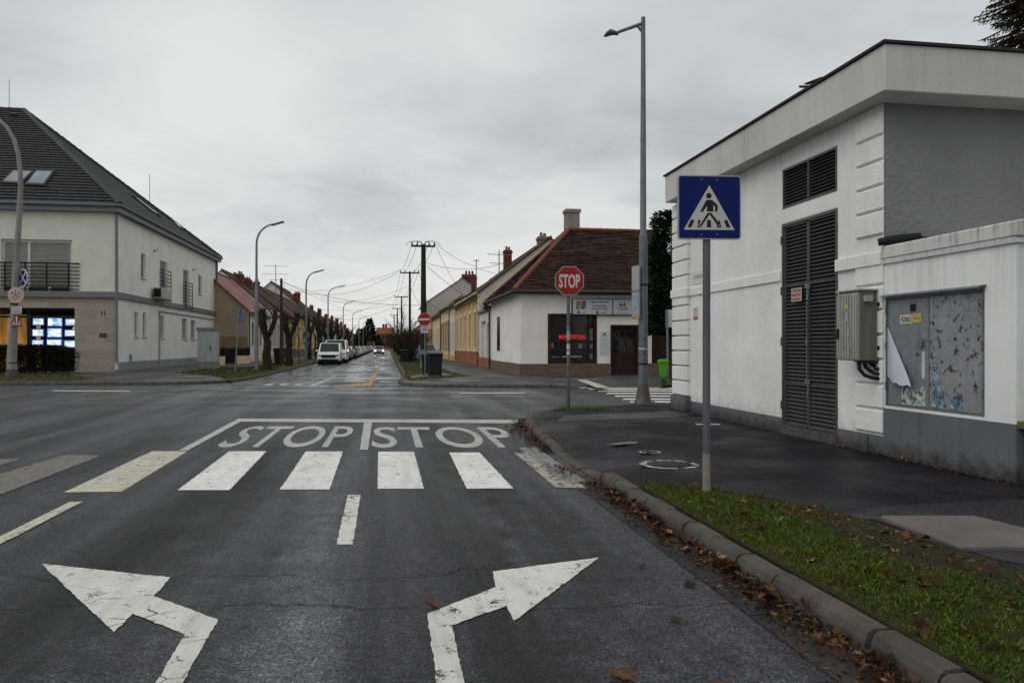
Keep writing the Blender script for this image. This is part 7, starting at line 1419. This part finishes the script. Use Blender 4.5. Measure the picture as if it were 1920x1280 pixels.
# bare trees and shrubs
def bare_tree(name, label, X, Y, h, spread, seed, group=None, n0=7, dens=1., stem=.12, base=0.):
    r_ = random.Random(seed); t = thing(name, label, 'tree' if name == 'bare_tree' else 'shrub', (X, Y, G), 0, group); ORI[t.name] = Vector((0, 0, 0)); tr = MB(); tw = MB()
    def grow(p, d, l, r, lev):
        q = p + d * l; m_ = (p + q) / 2 + Vector((r_.uniform(-1, 1), r_.uniform(-1, 1), 0)) * l * .08; (tr if lev < 1 else tw).tube([p, m_, q], [r, r * .8, r * .6], 5 if lev < 2 else 3, False)
        if lev >= 4: return
        for k in range(r_.randint(2, 4)):
            dd = (d + Vector((r_.gauss(0, .45) * spread, r_.gauss(0, .45) * spread, r_.uniform(-.1, .35)))).normalized(); grow(p + d * l * r_.uniform(.45, 1), dd, l * r_.uniform(.55, .8), r * .55, lev + 1)
    if name == 'bare_tree': grow(Vector((0, 0, base)), Vector((r_.uniform(-.05, .05), 0, 1)), h * .38, stem, 0)
    else:
        for k in range(n0): a = r_.uniform(0, 6.28); grow(Vector((math.cos(a) * .25, math.sin(a) * .25, 0)), Vector((r_.gauss(0, .3) * spread, r_.gauss(0, .3) * spread, 1)).normalized(), h * .36, stem * .4, 0)
    part('trunk' if name == 'bare_tree' else 'stems', tr, BARK, t, recalc=False); part('crown' if name == 'bare_tree' else 'twigs', tw, TWIG, t, recalc=False); return t
BS = 'bare shrubs on the right verge'; pr = []
for i in range(3): pr.append(bare_tree('bare_shrub', 'dense leafless brown shrub on the right verge of the far street', 0, 0, 3.9, 1.25, 70 + i, BS, 14, 1, .09))
spots = [(1.7, 66), (2.4, 71), (1.6, 76), (2.6, 81), (1.8, 86), (2.8, 91), (1.9, 96), (2.6, 102), (1.8, 108), (2.7, 114), (1.8, 120), (2.6, 128), (1.9, 136), (2.5, 146), (1.8, 156), (2.5, 168), (2., 182), (2.5, 198)]
for i, (a, b) in enumerate(spots):
    p = xy(a, b)
    if i < 3: pr[i].location = (p[0], p[1], G)
    else: dup(pr[i % 3], (p[0], p[1], G), i * 1.7, None, (1 + .1 * (i % 3),) * 3)
BT = 'bare street trees'
bt0 = bare_tree('bare_tree', 'leafless young tree on the right verge of the far street', 0, 0, 7.2, 1., 81, 'bare trees on the right verge', stem=.1)
for i, (a, b) in enumerate(((1.9, 92), (2., 112), (1.8, 135), (2., 160), (2., 190), (2., 225))):
    p = xy(a, b)
    if i == 0: bt0.location = (p[0], p[1], G)
    else: dup(bt0, (p[0], p[1], G), i * 2.1)
bt1 = bare_tree('bare_tree', 'leafless tree with fine crown on the left verge behind the parked row', 0, 0, 7., 1.1, 85, 'bare trees on the left verge', stem=.13)
for i, (a, b) in enumerate(((-8.2, 92), (-8., 112), (-7.6, 140), (-7.6, 165), (-7.6, 190), (-7.6, 220), (-7.6, 255))):
    p = xy(a, b)
    if i == 0: bt1.location = (p[0], p[1], G)
    else: dup(bt1, (p[0], p[1], G), i * 1.9)
X, Y = gp(562, 682, G); bare_tree('bare_tree', 'slim young leafless tree between second lamp post and second pollard', X, Y, 5.2, .9, 90, stem=.045)
# evergreens
def conifer(label, X, Y, h, r, seed, n, base=.15, lumpy=.3, card=(.16, .32), droop=.3, shape=1.):
    r_ = random.Random(seed); rn.seed(seed); t = thing('evergreen_tree', label, 'tree', (X, Y, G)); ORI[t.name] = Vector((0, 0, 0)); mb = MB(); mb.tube([(0, 0, 0), (.05, 0, h * .5), (0, 0, h * .97)], [.16, .1, .02], 8); part('trunk', mb, BARK, t); mb = MB()
    lobes = [(r_.uniform(0, 6.28), r_.uniform(.05, 1), r_.uniform(.7, 1.3)) for _ in range(60)]
    for k in range(n):
        u = base + (1 - base) * r_.random() ** 1.15; a = r_.uniform(0, 6.283); env = (r * (1 - u) ** shape * 1.15 + .08) * (1 if shape > .5 else min(1, .5 + u * .95)); lob = 1 + lumpy * mnoise.noise(Vector((math.cos(a) * 2.2, math.sin(a) * 2.2, u * h * 1.1 + seed))) * 2
        rr = env * lob * (r_.random() ** .45); p = Vector((math.cos(a) * rr, math.sin(a) * rr, u * h)); d = (Vector((math.cos(a), math.sin(a), -droop + r_.uniform(-.3, .7))) + rv() * .35).normalized(); leafcard(mb, p, d, rv(), r_.uniform(*card), r_.uniform(*card) * .34)
    part('crown', mb, NEEDLE, t, recalc=False); return t
conifer('dark evergreen tree beside the corner shop, behind the lamp post', *gp(1260, 709, G), 7.05, 1.18, 5, 10000, .26, .5, (.14, .34), .1, .36)
cx_, cy_ = (693 - CX) * 300 / F, 300; conifer('tall dark conifer at the far end of the left parked row', cx_, cy_, 11.8, 3.2, 6, 3500, .03, .25, (.7, 1.5), .35, .9)
for i, (px, Yd, h) in enumerate(((676, 240, 6.5), (684, 270, 7.5), (706, 320, 5.5))): conifer(('low dark evergreen left of the tall far conifer', 'dark evergreen touching the tall far conifer', 'dark evergreen right of the tall far conifer')[i], (px - CX) * Yd / F, Yd, h, 2.6, 30 + i, 1200, .03, .3, (.6, 1.3), .2, .7)
# spruce behind the transformer house
def spruce(label, X, Y, h, z0, seed):
    r_ = random.Random(seed); t = thing('spruce_tree', label, 'tree', (X, Y, G)); ORI[t.name] = Vector((0, 0, 0)); mb = MB(); mb.tube([(0, 0, 0), (0, 0, h)], [.24, .03], 10); part('trunk', mb, BARK, t); mb = MB(); bm_ = MB()
    z = z0
    while z < h - .3:
        for k in range(15):
            a = r_.uniform(0, 6.283); L = min((h - z) * .34 + .3, 1.62) * r_.uniform(.72, 1.04); p = Vector((0, 0, z + r_.uniform(-.1, .1))); path = [p]; d = Vector((math.cos(a), math.sin(a), .12)); m_ = 10
            for j in range(m_): d.z -= .06 - (.14 if j > 6 else 0); p = p + d * (L / m_); path.append(p.copy())
            bm_.tube(path, [.03 * (1 - j / (m_ + 1)) + .006 for j in range(m_ + 1)], 4, False)
            for j in range(1, m_ + 1):
                for s in (-1, 1):
                    for q in range(3):
                        tl = (.12 + .22 * (1 - j / m_)) * r_.uniform(.7, 1.2); base = path[j].lerp(path[j - 1], r_.random()); td = (Vector((-math.sin(a) * s, math.cos(a) * s, -.75)) + Vector((math.cos(a), math.sin(a), 0)) * .75).normalized(); e = base + td * tl
                        for c in range(max(3, int(tl / .045))):
                            u = c / max(3, int(tl / .045)); b_ = base.lerp(e, u); nd = (td + rv() * .75).normalized(); leafcard(mb, b_, nd, rv(), .065, .024)
                        bm_.tube([base, e], [.010, .005], 3, False); leafcard(mb, base.lerp(e, .5), td, Vector((0, 0, 1)), tl * .6, .022)
        z += .24
    part('branches', bm_, TWIG, t, recalc=False); part('crown', mb, NEEDLE, t, recalc=False)
rn.seed(3); spruce('dark spruce rising behind the flat roof of the transformer house', (1963 - CX) * 20.5 / F, 20.5, 14.6, 7.6, 9)
# clipped hedge in front of the office window
hx0, hy0 = gp(-160, 704, G); hx1, hy1 = gp(128, 701, G); hd = thing('hedge', 'dark clipped hedge below the lit office window', 'hedge', ((hx0 + hx1) / 2, hy1 + .5, G)); ORI[hd.name] = Vector(((hx0 + hx1) / 2, hy1 + .5, G)); zt = zat(647, hy1); mb = MB(); rn.seed(8)
for k in range(26000):
    x = rn.uniform(hx0, hx1); y = rn.uniform(hy1, hy1 + 1.1); top = zt + .10 * mnoise.noise(Vector((x * 1.6, y, 0))) - max(0, (x - hx1 + .9)) ** 2 * .5; z = G + (top - G) * rn.random() ** .6; fr = rn.random()
    if fr < .55: y = hy1 + abs(rn.gauss(0, .09)) + .06 * mnoise.noise(Vector((x * 2, z * 2, 5)))
    leafcard(mb, Vector((x, y, z)), rv(), rv(), rn.uniform(.05, .11), rn.uniform(.03, .06))
part('foliage', mb, HEDGEM, hd, recalc=False); 
for k in range(18): mb = MB(); x = rn.uniform(hx0, hx1 - .2); mb.tube([(x, hy1 + .5, G - .05), (x + rn.uniform(-.2, .2), hy1 + rn.uniform(.3, .7), G + .9)], [.025, .01], 5, False); part('stem', mb, BARK, hd)
